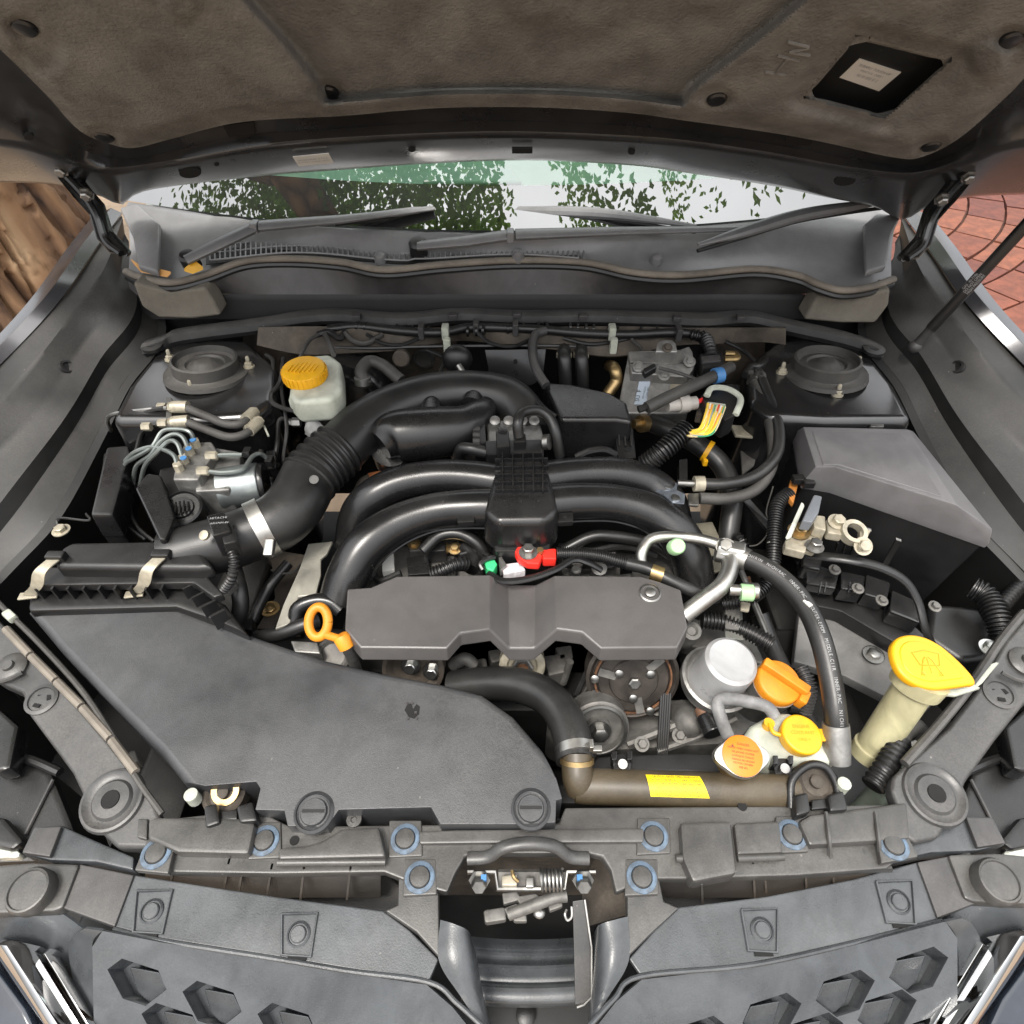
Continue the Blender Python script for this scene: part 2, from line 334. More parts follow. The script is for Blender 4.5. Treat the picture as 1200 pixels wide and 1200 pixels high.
for ri in range(14):
    r0 = .55 + ri * .22; n = max(8, int(2 * math.pi * r0 / .34))
    for i in range(n):
        a0 = 2 * math.pi * (i + .5 * (ri % 2)) / n; a1 = a0 + 2 * math.pi / n
        xm, ym = cx + r0 * math.cos((a0 + a1) / 2), cy + r0 * math.sin((a0 + a1) / 2)
        if not (1.9 < xm < 4.2 and 1.6 < ym < 4.6): continue
        g = .008; q = []
        for a, rr in ((a0, r0), ((a0 + a1) / 2, r0), (a1, r0), (a1, r0 + .22), ((a0 + a1) / 2, r0 + .22), (a0, r0 + .22)):
            da = g / rr * (1 if a == a0 else -1 if a == a1 else 0); rr2 = rr + (g if rr == r0 else -g)
            q.append(Vector((cx + rr2 * math.cos(a + da), cy + rr2 * math.sin(a + da), .03 + rnd.uniform(-.003, .003))))
        fin(B().plate(q, (0, 0, -.026)), 'paver', rnd.choice(pvm), pv)
# tree
tree = thing('tree', 'large tree with flaking brown bark and leafy crown behind the fender', 'tree')
bark = mat('bark', (.30, .155, .075), .9, bump=1.0, bscale=14, var=.55, vscale=9)
bn = bark.node_tree.nodes; bln = bark.node_tree.links; bpn = bn['Principled BSDF']
bmap = bn.new('ShaderNodeMapping'); bmap.inputs['Scale'].default_value = (6, 6, 2.2); btc = bn.new('ShaderNodeTexCoord'); bln.new(btc.outputs['Object'], bmap.inputs[0])
bnz = bn.new('ShaderNodeTexNoise'); bnz.inputs['Scale'].default_value = 1.2; bnz.inputs['Detail'].default_value = 8; bln.new(bmap.outputs[0], bnz.inputs['Vector'])
bmx = bn.new('ShaderNodeMix'); bmx.data_type = 'VECTOR'; bmx.inputs[0].default_value = .35; bln.new(bmap.outputs[0], bmx.inputs[4]); bln.new(bnz.outputs['Color'], bmx.inputs[5])
bvo = bn.new('ShaderNodeTexVoronoi'); bvo.feature = 'DISTANCE_TO_EDGE'; bvo.inputs['Scale'].default_value = 1.3; bln.new(bmx.outputs[1], bvo.inputs['Vector'])
brm = bn.new('ShaderNodeValToRGB'); e_ = brm.color_ramp.elements; e_[0].color = (.018, .010, .007, 1); e_[1].position = .30; e_[1].color = (.20, .115, .06, 1); e2 = brm.color_ramp.elements.new(.06); e2.color = (.07, .036, .02, 1); e3 = brm.color_ramp.elements.new(.6); e3.color = (.36, .25, .15, 1)
bad = bn.new('ShaderNodeMath'); bad.operation = 'MULTIPLY_ADD'; bad.inputs[1].default_value = .55; bln.new(bnz.outputs[0], bad.inputs[0]); bsb = bn.new('ShaderNodeMath'); bsb.operation = 'SUBTRACT'; bsb.inputs[1].default_value = .22; bln.new(bvo.outputs[0], bsb.inputs[0]); bln.new(bsb.outputs[0], bad.inputs[2]); bln.new(bad.outputs[0], brm.inputs[0]); bln.new(brm.outputs[0], bpn.inputs['Base Color'])
for n_ in list(bn):
    if n_.type == 'BUMP': n_.inputs['Distance'].default_value = .03; bln.new(bad.outputs[0], n_.inputs['Height'])
tc = Vector((-2.62, 2.75, 0)); rows = []
NT, NH = 260, 210
for i in range(NH):
    h = 3.0 * (i / (NH - 1)) if i < NH - 1 else 5.2
    base = .50 + .28 * math.exp(-h * 2.6) - .03 * h; row = []
    for j in range(NT + 1):
        a = 2 * math.pi * (j % NT) / NT; cx_, sy_ = math.cos(a), math.sin(a)
        q = Vector((cx_ * 2.4, sy_ * 2.4, h * .9)); wq = Vector((noise.noise(q * 2), noise.noise(q * 2 + Vector((9, 0, 0))), 0)) * .5
        rid = abs(noise.noise(Vector((cx_ * 5.5, sy_ * 5.5, h * 1.6)) + wq)); fine = noise.noise(Vector((cx_ * 16, sy_ * 16, h * 9)))
        cell = noise.cell(Vector((cx_ * 7 + wq.x, sy_ * 7 + wq.y, h * 5 + fine * .6)))
        rr = base * (1 + .06 * noise.noise(q) + .04 * math.sin(a * 5 + h)) - .075 * max(0, .16 - rid) / .16 + .022 * cell + .010 * fine
        row.append(tc + Vector((rr * cx_, rr * sy_, h)))
    rows.append(row)
fin(B().grid(rows), 'trunk', bark, tree, sharp=180)
lb = B()
limbs = [((-2.6, 2.75, 4.6), (-1.8, 3.0, 5.6), (-.3, 3.2, 6.4), (1.4, 3.0, 7.0)), ((-2.6, 2.75, 4.8), (-2.9, 3.6, 6.2), (-2.2, 4.8, 7.4)), ((-2.6, 2.75, 4.8), (-2.2, 1.9, 6.0), (-1.2, .9, 7.2)), ((-1.2, 3.1, 5.9), (-.4, 3.9, 6.6), (.8, 4.6, 7.2))]
for l in limbs: lb.tube([(Vector(p), .22 - .05 * i) for i, p in enumerate(l)], .2, n=10)
fin(lb, 'limb', bark, tree)
leafm = [mat('leaf_%d' % i, c, .5, var=.3, vscale=3) for i, c in enumerate(((.05, .10, .018), (.09, .15, .03), (.035, .07, .015)))]
for m_ in leafm:                                     # light comes through the leaves
    ln = m_.node_tree.nodes; ll = m_.node_tree.links; tl = ln.new('ShaderNodeBsdfTranslucent'); tl.inputs[0].default_value = (.16, .28, .04, 1)
    ms = ln.new('ShaderNodeMixShader'); ms.inputs[0].default_value = .45; ll.new(ln['Principled BSDF'].outputs[0], ms.inputs[1]); ll.new(tl.outputs[0], ms.inputs[2]); ll.new(ms.outputs[0], ln['Material Output'].inputs[0])
for k in range(3):
    lv = B()
    for i in range(13000):
        # clumps round points scattered through the crown, thinner to the right so that sky shows
        while True:
            p = Vector((rnd.uniform(-4.5, 4.0), rnd.uniform(.6, 6.5), rnd.uniform(5.2, 8.4)))
            d = noise.noise(p * .85 + Vector((3.1, .4, 0))) + .55 * noise.noise(p * 2.6)
            q = 5.3 / (p.z - 1.2); gx, gy = p.x * q, 1.2 + (p.y - 1.2) * q
            lim = -.14 - .22 * (gx < -1.0) + .75 * math.exp(-((gx - .2) / .38) ** 2 - ((gy - 2.6) / 1.1) ** 2) + .7 * math.exp(-((gx - 2.3) / 1.0) ** 2 - ((gy - 2.4) / 1.3) ** 2)
            if ((p.x + .6) / 4.2) ** 2 + ((p.y - 3.3) / 3.4) ** 2 < 1 and d > lim: break
        s_ = rnd.uniform(.035, .070); m_ = Matrix.Rotation(rnd.uniform(0, 6.28), 3, 'Z') @ Matrix.Rotation(rnd.uniform(-1.0, 1.0), 3, 'X')
        v = [p + m_ @ Vector(q) * s_ for q in ((-.45, 0, 0), (0, -1, .1), (.45, 0, 0), (0, 1, .1))]
        lv.add(v, [(0, 1, 2, 3)])
    fin(lv, 'crown', leafm[k], tree)
# ================================================================ car body
body = thing('car_body', 'black car body shell with open engine bay, fenders and strut towers', 'car')
def mir(l): return [(1200 - p[0],) + tuple(p[1:]) for p in l]
Aa = [(136, 246, 1.10), (104, 288, 1.085), (62, 348, 1.05), (0, 415, 1.0), (-110, 520, .96), (-220, 650, .90), (-260, 780, .86)]
Bb = [(146, 275, 1.06), (135, 350, 1.03), (98, 402, .985), (45, 480, .94), (-30, 560, .90), (-90, 650, .86), (-130, 760, .83)]
Cc = [(152, 305, 1.03), (186, 384, .965), (142, 452, .92), (112, 512, .88), (62, 602, .845), (8, 662, .82), (-60, 730, .80)]
for mr in (0, 1):
    a, b, c = [mir(l) if mr else l for l in (Aa, Bb, Cc)]
    rA = [W(*p) for p in a]; rB = [W(*p) for p in b]; rC = [W(*p) for p in c]; sx = 1 if mr else -1
    rD = [p + Vector((-.012 * sx, 0, -.02)) for p in rC]; rE = [p + Vector((.05 * sx, 0, -.45)) for p in rC]
    rA0 = [p + Vector((-.006 * sx, 0, -.012)) for p in rA]
    rM = [a_.lerp(b_, .5) + Vector((-.004 * sx, 0, .012)) for a_, b_ in zip(rA0, rB)]; rN = [a_.lerp(b_, .45) + Vector((-.006 * sx, 0, .010)) for a_, b_ in zip(rB, rC)]; rN2 = [a_.lerp(b_, .62) + Vector((.004 * sx, 0, -.006)) for a_, b_ in zip(rB, rC)]
    base_rows = [resample(cr(r_, 8), 90) for r_ in (rA0, rM, rB, rN, rN2, rC)]; lrows_ = []
    for r1, r2 in zip(base_rows, base_rows[1:]): lrows_ += [[a_.lerp(b_, k / 8) for a_, b_ in zip(r1, r2)] for k in range(8)]
    lg = B().grid(lrows_ + [base_rows[-1]])
    for p in lg.v:
        e = max(0, noise.noise(Vector((p.y * 4 + 3 * mr, p.x * 5, 1.7)))) * .007 + noise.noise(p * 14) * .0008
        p.z += e; p.x -= sx * e * .6
    fin(lg, 'inner_fender_liner', MT['liner'], body, solid=.004)
    fin(B().grid([rC, rD, rE], 40, 12), 'inner_apron', MT['dark'], body, solid=.004)
    # outer skin rolls over the lip and down
    o0 = [p + Vector((-.010 * sx, 0, -.006)) for p in rA]; o1 = [p + Vector((.006 * sx, 0, .004)) for p in rA]; o2 = [p + Vector((.03 * sx, 0, -.005)) for p in rA]; o3 = [p + Vector((.06 * sx, 0, -.06)) for p in rA]; o4 = [p + Vector((.075 * sx, 0, -.5)) for p in rA]
    fin(B().grid([o0, o1, o2, o3, o4], 50, 26), 'fender_skin', mat('metallic_grey_paint', (.05, .05, .055), .22, metal=.3, coat=1.0, rvar=.02), body, solid=.003)
    # plug in the liner
    def scr(p): d_ = p - CAM; return 600 + FPX * d_.x / d_.dot(FW), 600 - FPX * d_.dot(UP) / d_.dot(FW)
    p = min(lg.v, key=lambda q_: (scr(q_)[0] - (77 if not mr else 1123)) ** 2 + (scr(q_)[1] - 431) ** 2).copy()
    fin(B().lathe([(.014, -.006), (.013, .0025), (.009, .0035), (.007, .001), (.0, .001)], p, (-.75 * sx, -.1, .6), 18), 'liner_plug', MT['plastic'], body)
    # strut tower
    poly = [(188, 403), (232, 392), (292, 398), (326, 430), (322, 470), (296, 488), (232, 492), (128, 492), (150, 450)]
    if mr: poly = [(1200 - x + (0 if x > 200 else 0), y) for x, y in poly]
    t = B().slab(poly, .955, .36, grow=.10)
    fin(t, 'strut_tower', MT['paint'], body, bevel=.016, seg=3)
    cxp = 243 if not mr else 966
    c = W(cxp, 436, .957); ax = (.05 * -sx, .10, 1)
    rr = M(37, 430, .97)
    tw = fin(B().lathe([(rr * 1.32, -.004), (rr * 1.28, .003), (rr * 1.05, .004), (rr * 1.0, .006), (rr * 1.0, .026), (rr * .93, .028), (rr * .90, .018), (rr * .80, .015), (rr * .74, .016), (rr * .6, .018), (rr * .55, .014), (rr * .36, .018), (rr * .3, .022), (rr * .14, .024), (0, .022)], c, ax, 40), 'strut_mount', MT['rubber_grey'], body)
    for i, (x, y) in enumerate([(200, 416), (292, 424), (225, 452)] if not mr else [(1004, 424), (916, 431), (981, 457)]):
        q = W(x, y + 6, .955)
        fin(B().lathe([(.010, 0), (.010, .003), (.0075, .003)], q, ax, 16).lathe([(.0072, .002), (.0072, .009), (.006, .010), (.0038, .010), (.0036, .019), (.0025, .021), (0, .021)], q, ax, 6), 'strut_nut', MT['cream'], body)
# firewall, cowl face
ST = [(148, 318, 1.055), (165, 325, 1.06), (200, 331, 1.065), (240, 322, 1.07), (287, 306, 1.08), (340, 303, 1.08), (400, 307, 1.08), (450, 316, 1.08), (517, 310, 1.08), (600, 305, 1.08), (683, 307, 1.08), (743, 319, 1.08), (800, 322, 1.08), (883, 315, 1.08), (933, 322, 1.075), (960, 333, 1.07), (987, 340, 1.065), (1020, 336, 1.06), (1047, 327, 1.055)]
st = [W(*p) for p in ST]
g1 = [p + Vector((0, -.004, -.006)) for p in st]; g2 = [WY(600 + (p[0] - 600) * .985, 345 + (8 if abs(p[0] - 600) > 380 else 0), .925) for p in ST]; g3 = [WY(600 + (p[0] - 600) * .98, 348 + (8 if abs(p[0] - 600) > 380 else 0), .922) for p in ST]; g4 = [WY(600 + (p[0] - 600) * .97, 374, .915) for p in ST]
fin(B().grid([g1, g2], 90, 6), 'cowl_face', MT['plastic_grey'], body, solid=.003)
fin(B().grid([g2, g3, g4], 60, 8), 'cowl_lower_face', MT['dark'], body, solid=.003)
fin(B().box((0, .955, .74), (1.42, .03, .52)), 'firewall', MT['dark'], body)
fin(B().grid([[W(x, 412 + 9 * math.sin(x * .02), .955) + Vector((0, .012 + .006 * math.sin(x * .05), 0)) for x in range(300, 940, 16)], [W(x, 390, .985) + Vector((0, .02, 0)) for x in range(300, 940, 16)]], 60, 8), 'firewall_insulation', MT['grime'], body, solid=.004)
for x0_, x1_ in ((285, 545), (826, 905)):
    fin(B().grid([[WY(x, y + 4 * math.sin(x * .07), .925 + .006 * math.sin(x * .06 + y * .05)) for x in range(x0_, x1_, 10)] for y in (378, 400, 420, 440, 462)], 40, 16), 'firewall_sheet', MT['grime'], body, solid=.003)
for x, y, r_ in ((470, 421, .020), (497, 420, .022), (334, 394, .012)): fin(B().lathe([(r_, -.004), (r_, .002), (r_ * .8, .004), (r_ * .75, .001), (0, .001)], WY(x, y, .917), (0, -1, .1), 20), 'blanking_plug', MT['rubber_grey'], body)
# rail that carries the rear seal
rl = [(166, 410, .965), (190, 402, .97), (210, 394, .975), (300, 382, .985), (355, 373, .99), (400, 371, .995), (470, 376, .995), (540, 370, .995), (610, 373, .995), (690, 372, .995), (760, 374, .995), (830, 376, .995), (880, 373, .99), (930, 384, .985), (985, 396, .975), (1015, 405, .97), (1036, 414, .965)]
rp = [W(*p) for p in rl]
b = B(); rs = cr(rp, 6)
b.grid([[p + Vector((0, .022, .006)) for p in rs], [p + Vector((0, .008, .008)) for p in rs], [p + Vector((0, 0, .004)) for p in rs], [p + Vector((0, -.003, -.008)) for p in rs], [p + Vector((0, .006, -.02)) for p in rs]])
rail = fin(b, 'rear_rail', MT['arm'], body, solid=.003)
for x, y in ((418, 369), (531, 368), (606, 367), (683, 369), (793, 371), (868, 370)):
    fin(B().box(W(x, y + 2, 1.0), (.016, .014, .010)), 'rail_clip', MT['plastic_grey'], rail, bevel=.002)
fin(B().lathe([(.02, -.004), (.02, .002), (.009, .003), (.008, -.002), (0, -.002)], W(178, 405, .968), (0, -.1, 1), 20), 'rail_end_eye', MT['paint_dull'], rail)
fin(B().lathe([(.02, -.004), (.02, .002), (.009, .003), (.008, -.002), (0, -.002)], W(1024, 409, .968), (0, -.1, 1), 20), 'rail_end_eye', MT['paint_dull'], rail)
# floor of the bay
for sx in (-1, 1): fin(B().box((.88 * sx, .30, .60), (.02, .90, .40)), 'wheel_arch_wall', MT['dark'], body)
fin(B().box((0, .42, .40), (1.75, 1.05, .02)), 'undertray', MT['dark'], body)
fin(B().box((0, .35, .62), (1.0, .10, .10)), 'front_crossmember', MT['dark'], body, bevel=.01)
for sx in (-1, 1): fin(B().box((.52 * sx, .35, .58), (.09, .9, .12)), 'chassis_rail', MT['paint_dull'], body, bevel=.012)
# cowl top with grille, windshield, dash
CR = [(150, 238, 1.12), (200, 262, 1.12), (280, 277, 1.12), (420, 279, 1.12), (600, 274, 1.12), (800, 279, 1.12), (900, 284, 1.12), (960, 272, 1.12), (1020, 255, 1.12), (1046, 243, 1.12)]
cb = [Vector((x * .079, .975 + .25 * (x * .079) ** 2, 1.12)) for x in range(-10, 11)]; sb = [p + Vector((0, .006, -.004)) for p in st]
cbr = resample(cr(cb, 8), 90); sbr = resample(cr(sb, 8), 90)
md = [a.lerp(b, .45) + Vector((0, 0, -.010)) for a, b in zip(sbr, cbr)]
fin(B().grid([sbr, md, cbr, [p + Vector((0, .012, -.03)) for p in cbr]], 0, 16), 'cowl_top', MT['cowl'], body, solid=.003)
wb = [p + Vector((0, .004, .003)) for p in cbr]
def wsrow(f): return [p + Vector((-p.x * .10 * f, .78 * f, .44 * f)) for p in wb]
fin(B().grid([wsrow(0), wsrow(.06), wsrow(.115)]), 'windshield_band', MT['frit'], body)
fin(B().grid([wsrow(.115), wsrow(.4), wsrow(.7), wsrow(1)]), 'windshield_glass', MT['glass'], body)
dash = mat('dashboard', (.20, .21, .20), .6, var=.15)
fin(B().grid([[Vector((p.x, p.y - .0, 1.07)) for p in wb], [Vector((p.x, p.y + .12, 1.11)) for p in wb], [Vector((p.x, p.y + .30, 1.14)) for p in wb], [Vector((p.x, p.y + .34, 1.17)) for p in wb], [Vector((p.x, p.y + .55, 1.19)) for p in wb], [Vector((p.x, p.y + .62, 1.0)) for p in wb]], 0, 30), 'dashboard', dash, body)
fin(B().slab([(505, 195), (600, 195), (612, 212), (495, 212)], 1.178, .01), 'airbag_lid', dash, body, bevel=.004)
# side garnish at both cowl ends
for mr in (0, 1):
    q = [(140, 243, 1.125), (160, 238, 1.13), (187, 262, 1.12), (185, 318, 1.085), (162, 312, 1.08), (155, 275, 1.105)]
    if mr: q = mir(q)
    fin(B().plate([W(*p) for p in q], (0, 0, -.012)), 'cowl_end_garnish', MT['cowl'], body, bevel=.004)
# cowl air grille: a run of small square bars
gb = B()
def cg(x, r):                       # survey the grille band: r 0 front, 1 back
    y0 = 315 - 13 * math.exp(-((x - 350) / 95.0) ** 2) - 9 * math.exp(-((x - 600) / 95.0) ** 2) - (2 if x > 480 else 0)
    return W(x, y0 - 6 - 16 * r, 1.088 + .004 * r)
for x in range(246, 686, 6):
    if 440 < x < 452: continue
    gb.tube([cg(x, 0), cg(x, 1)], .0017, n=6, smooth=False)
for r in (0, .5, 1):
    gb.tube([cg(x, r) for x in range(246, 686, 8)], .0019, n=6, smooth=False)
fin(gb, 'cowl_grille_bars', MT['cowl'], body)
fin(B().grid([[cg(x, 0) + Vector((0, 0, -.006)) for x in range(240, 690, 10)], [cg(x, 1) + Vector((0, 0, -.006)) for x in range(240, 690, 10)]]), 'cowl_grille_well', MT['dark'], body, solid=.002)
for x, y in ((446, 300), (769, 302), (607, 297)):
    fin(B().lathe([(.012, -.01), (.012, .004), (.009, .012), (.004, .015), (0, .0155)], W(x, y + 4, 1.085), (0, -.35, 1), 16), 'cowl_peg', MT['cowl'], body)
# weatherstrip + foam ends
ws = thing('weatherstrip', 'long wavy rubber seal along the front edge of the cowl', 'seal')
fin(B().tube(st, .0075, n=12, sub=8, flat=.8), 'bulb', MT['strip'], ws)
fin(B().tube([p + Vector((0, -.004, -.010)) for p in st], .006, n=8, sub=8), 'lip', MT['rubber'], ws)
for fq, fl_ in (([(155, 331), (200, 343), (240, 337), (250, 352), (259, 370), (225, 374), (186, 373), (166, 360)], 'tree side fender'), ([(959, 346), (1000, 351), (1044, 338), (1042, 358), (1026, 379), (985, 379), (942, 375)], 'gas strut')):
    fin(B().plate([WY(x, y, .875) for x, y in fq], (0, .045, 0)), 'foam_block', MT['foam'], None, 'grey foam block under the seal next to the ' + fl_, 'foam', 'foam blocks below the seal ends', bevel=.006, seg=3)
# leaf litter caught on the seal
fin(B().plate([W(216, 318, 1.083), W(228, 308, 1.095), W(238, 316, 1.083), W(226, 321, 1.08)], (0, .003, .004)), 'fallen_leaf', MT['yellow'], None, 'small bright yellow leaf caught on the cowl seal', 'leaf')
fin(B().plate([W(154, 306, 1.075), W(162, 312, 1.078), W(200, 321, 1.08), (W(196, 325, 1.075)), W(165, 319, 1.07)], (0, .003, .003)), 'fallen_leaf', mat('dry_leaf', (.50, .26, .08), .7, var=.3), None, 'dry orange leaf lying at the corner of the cowl', 'leaf')
# wipers
def wiper(label, arm1, arm2, piv, blade, knuckle):
    t = thing('windshield_wiper', label, 'wiper', 'windshield wipers')
    a = [W(*p) for p in arm1]
    fin(B().tube([(p, r) for p, r in zip(a, (.015, .018, .018))], .01, n=10, smooth=False, flat=.5), 'arm_base', MT['cowl'], t)
    fin(B().lathe([(.017, -.015), (.017, .008), (.013, .013), (0, .015)], W(*piv), (0, -.3, 1), 18), 'pivot_cap', MT['plastic'], t)
    fin(B().box(W(*knuckle), (.014, .026, .02)), 'knuckle', MT['cowl'], t, bevel=.003)
    a = [W(*p) for p in arm2]
    fin(B().tube([(a[0], .018), (a[1], .014), (a[2], .008)], .01, n=10, smooth=False, flat=.5), 'arm', MT['cowl'], t)
    bl = [W(*p) for p in blade]
    bp_ = fin(B().tube([(p, r) for p, r in zip(bl, (.004, .013, .015, .013, .004))], .01, n=10, flat=.7), 'blade', MT['cowl'], t)
    fin(B().tube([p + Vector((0, -.004, -.009)) for p in bl], .0035, n=6), 'blade_rubber', MT['dark'], bp_)
wiper('grey wiper whose arm leans up from the yellow leaf', [(218, 305, 1.10), (255, 287, 1.115), (297, 267, 1.13)], [(305, 265, 1.132), (400, 257, 1.14), (508, 244, 1.15)], (222, 304, 1.095), [(392, 256, 1.14), (520, 246, 1.14), (640, 248, 1.14), (720, 252, 1.14), (816, 265, 1.135)], (299, 266, 1.132))
wiper('grey wiper with its rounded pivot at the middle of the cowl', [(490, 288, 1.11), (545, 283, 1.12), (594, 276, 1.125)], [(604, 275, 1.127), (720, 271, 1.13), (868, 268, 1.135)], (490, 289, 1.105), [(818, 287, 1.125), (870, 272, 1.135), (930, 254, 1.145), (985, 244, 1.15), (1042, 236, 1.155)], (598, 276, 1.127))
# ================================================================ hood (raised)
def hz(x, y): return 1.264 + .9 * (.9 - y) - .30 * max(0, abs(x) - .40) ** 2
def H(px, py, off=0.0):
    """where the line of sight meets the underside of the raised hood, off metres below its sheet"""
    d = ray(px, py); a, b = .15, 2.2; o = off * 1.35
    for _ in range(32):
        m = (a + b) / 2; p = CAM + d * m
        if p.z - (hz(p.x, p.y) - o) < 0: a = m
        else: b = m
    return CAM + d * ((a + b) / 2)
HN_ = Vector((0, -.669, -.743))     # towards the viewer, out of the sheet
def curve_y(tab):
    def f(x):
        if x <= tab[0][0]: return tab[0][1]
        for (a, ya), (b, yb) in zip(tab, tab[1:]):
            if x <= b: return ya + (yb - ya) * (x - a) / (b - a)
        return tab[-1][1]
    return f
def sm(tab):
    P = cr([Vector((a, b, 0)) for a, b in tab], 6); return curve_y([(p.x, p.y) for p in P])
rear = sm([(-180, 215), (0, 214), (67, 217), (118, 230), (143, 240), (173, 223), (300, 207), (400, 199), (500, 192), (620, 188), (740, 194), (800, 202), (900, 217), (967, 231), (1027, 243), (1057, 258), (1087, 243), (1137, 231), (1200, 228), (1380, 225)])
crease = sm([(-180, 150), (0, 165), (60, 180), (120, 200), (200, 192), (300, 174), (400, 165), (567, 158), (700, 161), (800, 168), (900, 182), (1000, 200), (1075, 206), (1140, 185), (1200, 165), (1380, 150)])
pad = sm([(-180, -60), (-60, 5), (0, 58), (53, 110), (93, 153), (133, 170), (160, 173), (200, 163), (283, 143), (400, 136), (467, 130), (533, 126), (633, 126), (733, 132), (800, 141), (900, 155), (967, 167), (1050, 185), (1083, 183), (1127, 160), (1183, 110), (1200, 92), (1260, 30), (1380, -60)])
hood = thing('hood', 'raised black car hood seen from below with brown felt pad', 'hood')
xs = list(range(-180, 1381, 12)); rows = []
def ext(row, d0=.0):
    out = []
    for k in (.25, .5, .75, 1.0):
        r = []
        for p in row:
            y = p.y + (.16 - p.y) * k; x = p.x * (1 + .18 * k); r.append(Vector((x, y, hz(x, y) - d0)))
        out.append(r)
    return out
rows.append([H(x, rear(x), -.03) for x in xs]); rows.append([H(x, rear(x), 0) for x in xs]); rows.append([H(x, rear(x) - 3, .012) for x in xs])
rows.append([H(x, (crease(x) * .85 + rear(x) * .15), .024) for x in xs]); rows.append([H(x, crease(x), .026) for x in xs]); rows.append([H(x, crease(x) - 4, .023) for x in xs])
rows.append([H(x, (crease(x) + pad(x)) / 2 if pad(x) > crease(x) - 60 else crease(x) - 25, .004) for x in xs])
rows.append([H(x, min(pad(x) + 2, crease(x) - 10), .000) for x in xs]); rows.append([H(x, min(pad(x), crease(x)) - 40, -.004) for x in xs]); rows.append([H(x, -140, -.004) for x in xs])
rows += ext(rows[-1])
hoodpaint = mat('hood_paint', (.024, .023, .023), .30, coat=.6, dust=.04)
fin(B().grid(rows), 'inner_frame', hoodpaint, hood, sharp=70)
sk = [[p + Vector((0, .012, .035)) for p in rows[1]]] + [[p + Vector((0, .02, .04)) for p in rows[-5]]] + [[p + Vector((0, .02, .04)) for p in r] for r in rows[-4:]]
fin(B().grid(sk), 'outer_skin', MT['paint'], hood, solid=.003)
# felt pad
win = [(1003, 38), (1122, 68), (1040, 141), (938, 115)]
def inpoly(x, y, P):
    c = False
    for (x1, y1), (x2, y2) in zip(P, P[1:] + P[:1]):
        if (y1 > y) != (y2 > y) and x < (x2 - x1) * (y - y1) / (y2 - y1) + x1: c = not c
    return c
def sdist(x, y, P):
    best = 1e9
    for (x1, y1), (x2, y2) in zip(P, P[1:] + P[:1]):
        dx, dy = x2 - x1, y2 - y1; t = max(0, min(1, ((x - x1) * dx + (y - y1) * dy) / (dx * dx + dy * dy)))
        best = min(best, math.hypot(x - x1 - t * dx, y - y1 - t * dy))
    return best
ridL = sm([(-40, 262), (0, 290), (50, 335), (100, 374), (125, 384)]); ridR = sm([(-40, 985), (0, 940), (50, 880), (100, 815), (125, 800)])
clips = [(385, 108), (840, 116), (122, 160), (1091, 171), (28, 32), (1185, 46)]
dimp = [(45, 62, 38, -.006), (213, 2, 30, .006), (620, 0, 40, .006), (1160, 72, 30, .006)]
def ss(a, b, x): t = max(0, min(1, (x - a) / (b - a))); return t * t * (3 - 2 * t)
def padoff(x, y):
    d = .024
    e = min(1.0, (pad(x) - y) / 12.0); d += .006 * ss(0, 1, e)
    l, r = ridL(max(-40, min(125, y))), ridR(max(-40, min(125, y)))
    inner = ss(-9, 9, x - l) * ss(-9, 9, r - x) * ss(0, 8, pad(x) - 14 - y)
    d -= .018 * inner
    # sewn step parallel to the rear edge outside the ridges
    d += .006 * ss(10, 22, pad(x) - y) * (1 - inner)
    d -= .006 * (1 - ss(4, 20, sdist(x, y, win)))
    for cx_, cy_ in clips: d -= .007 * (1 - ss(10, 26, math.hypot(x - cx_, (y - cy_) * 1.4)))
    for cx_, cy_, r_, a_ in dimp: d += a_ * (1 - ss(r_ * .4, r_, math.hypot(x - cx_, y - cy_)))
    d += .0012 * noise.noise(Vector((x * .02, y * .03, 0)))
    return d
NX, NY = 460, 100; x0, x1 = -170, 1370; V = []; F = []
for j in range(NY + 1):
    for i in range(NX + 1):
        x = x0 + (x1 - x0) * i / NX; top = pad(x); f = j / NY
        y = top + (-130 - top) * f if top > -130 else top - f
        V.append((x, y))
pts = [H(x, y, padoff(x, y)) for x, y in V]; n = NX + 1
for j in range(NY):
    for i in range(NX):
        q = (j * n + i, j * n + i + 1, (j + 1) * n + i + 1, (j + 1) * n + i)
        mx_ = sum(V[k][0] for k in q) / 4; my_ = sum(V[k][1] for k in q) / 4
        if all(inpoly(*V[k], win) for k in q): continue
        F.append(q)
b = B(); b.add(pts, F)
top = pts[NY * n:]; extp = [top] + [[q + HN_ * .012 for q in r] for r in ext(top)[:3]]
b.grid(extp)
padob = fin(b, 'felt_pad', MT['felt'], hood, sharp=60)
# bound edge round the inspection window
wl_ = []
for (a, b_) in zip(win, win[1:] + win[:1]):
    for k in range(1, 8): t = k / 8; wl_.append((a[0] + (b_[0] - a[0]) * t, a[1] + (b_[1] - a[1]) * t))
fin(B().tube([H(x, y, .020) for x, y in wl_] + [H(*wl_[0], .020)], .0055, n=8, sub=3), 'window_edge', MT['felt'], padob)
wc = [H(x, y, -.001) for x, y in [(990, 26), (1140, 62), (1050, 156), (922, 122)]]
fin(B().plate(wc, -HN_ * .002), 'window_sheet', MT['paint_dull'], hood)
lq = [(1007, 69), (1056, 85), (1030, 107), (984, 91)]
lp = [H(x, y, .002) for x, y in lq]
st_ = fin(B().plate(lp, -HN_ * .001), 'paint_sticker', MT['white'], hood, label='white printed sticker in the pad window')
ex = (lp[1] - lp[0]).normalized(); ey = (lp[0] - lp[3]).normalized(); o = (lp[0] + lp[1] + lp[2] + lp[3]) / 4 + HN_ * .0006
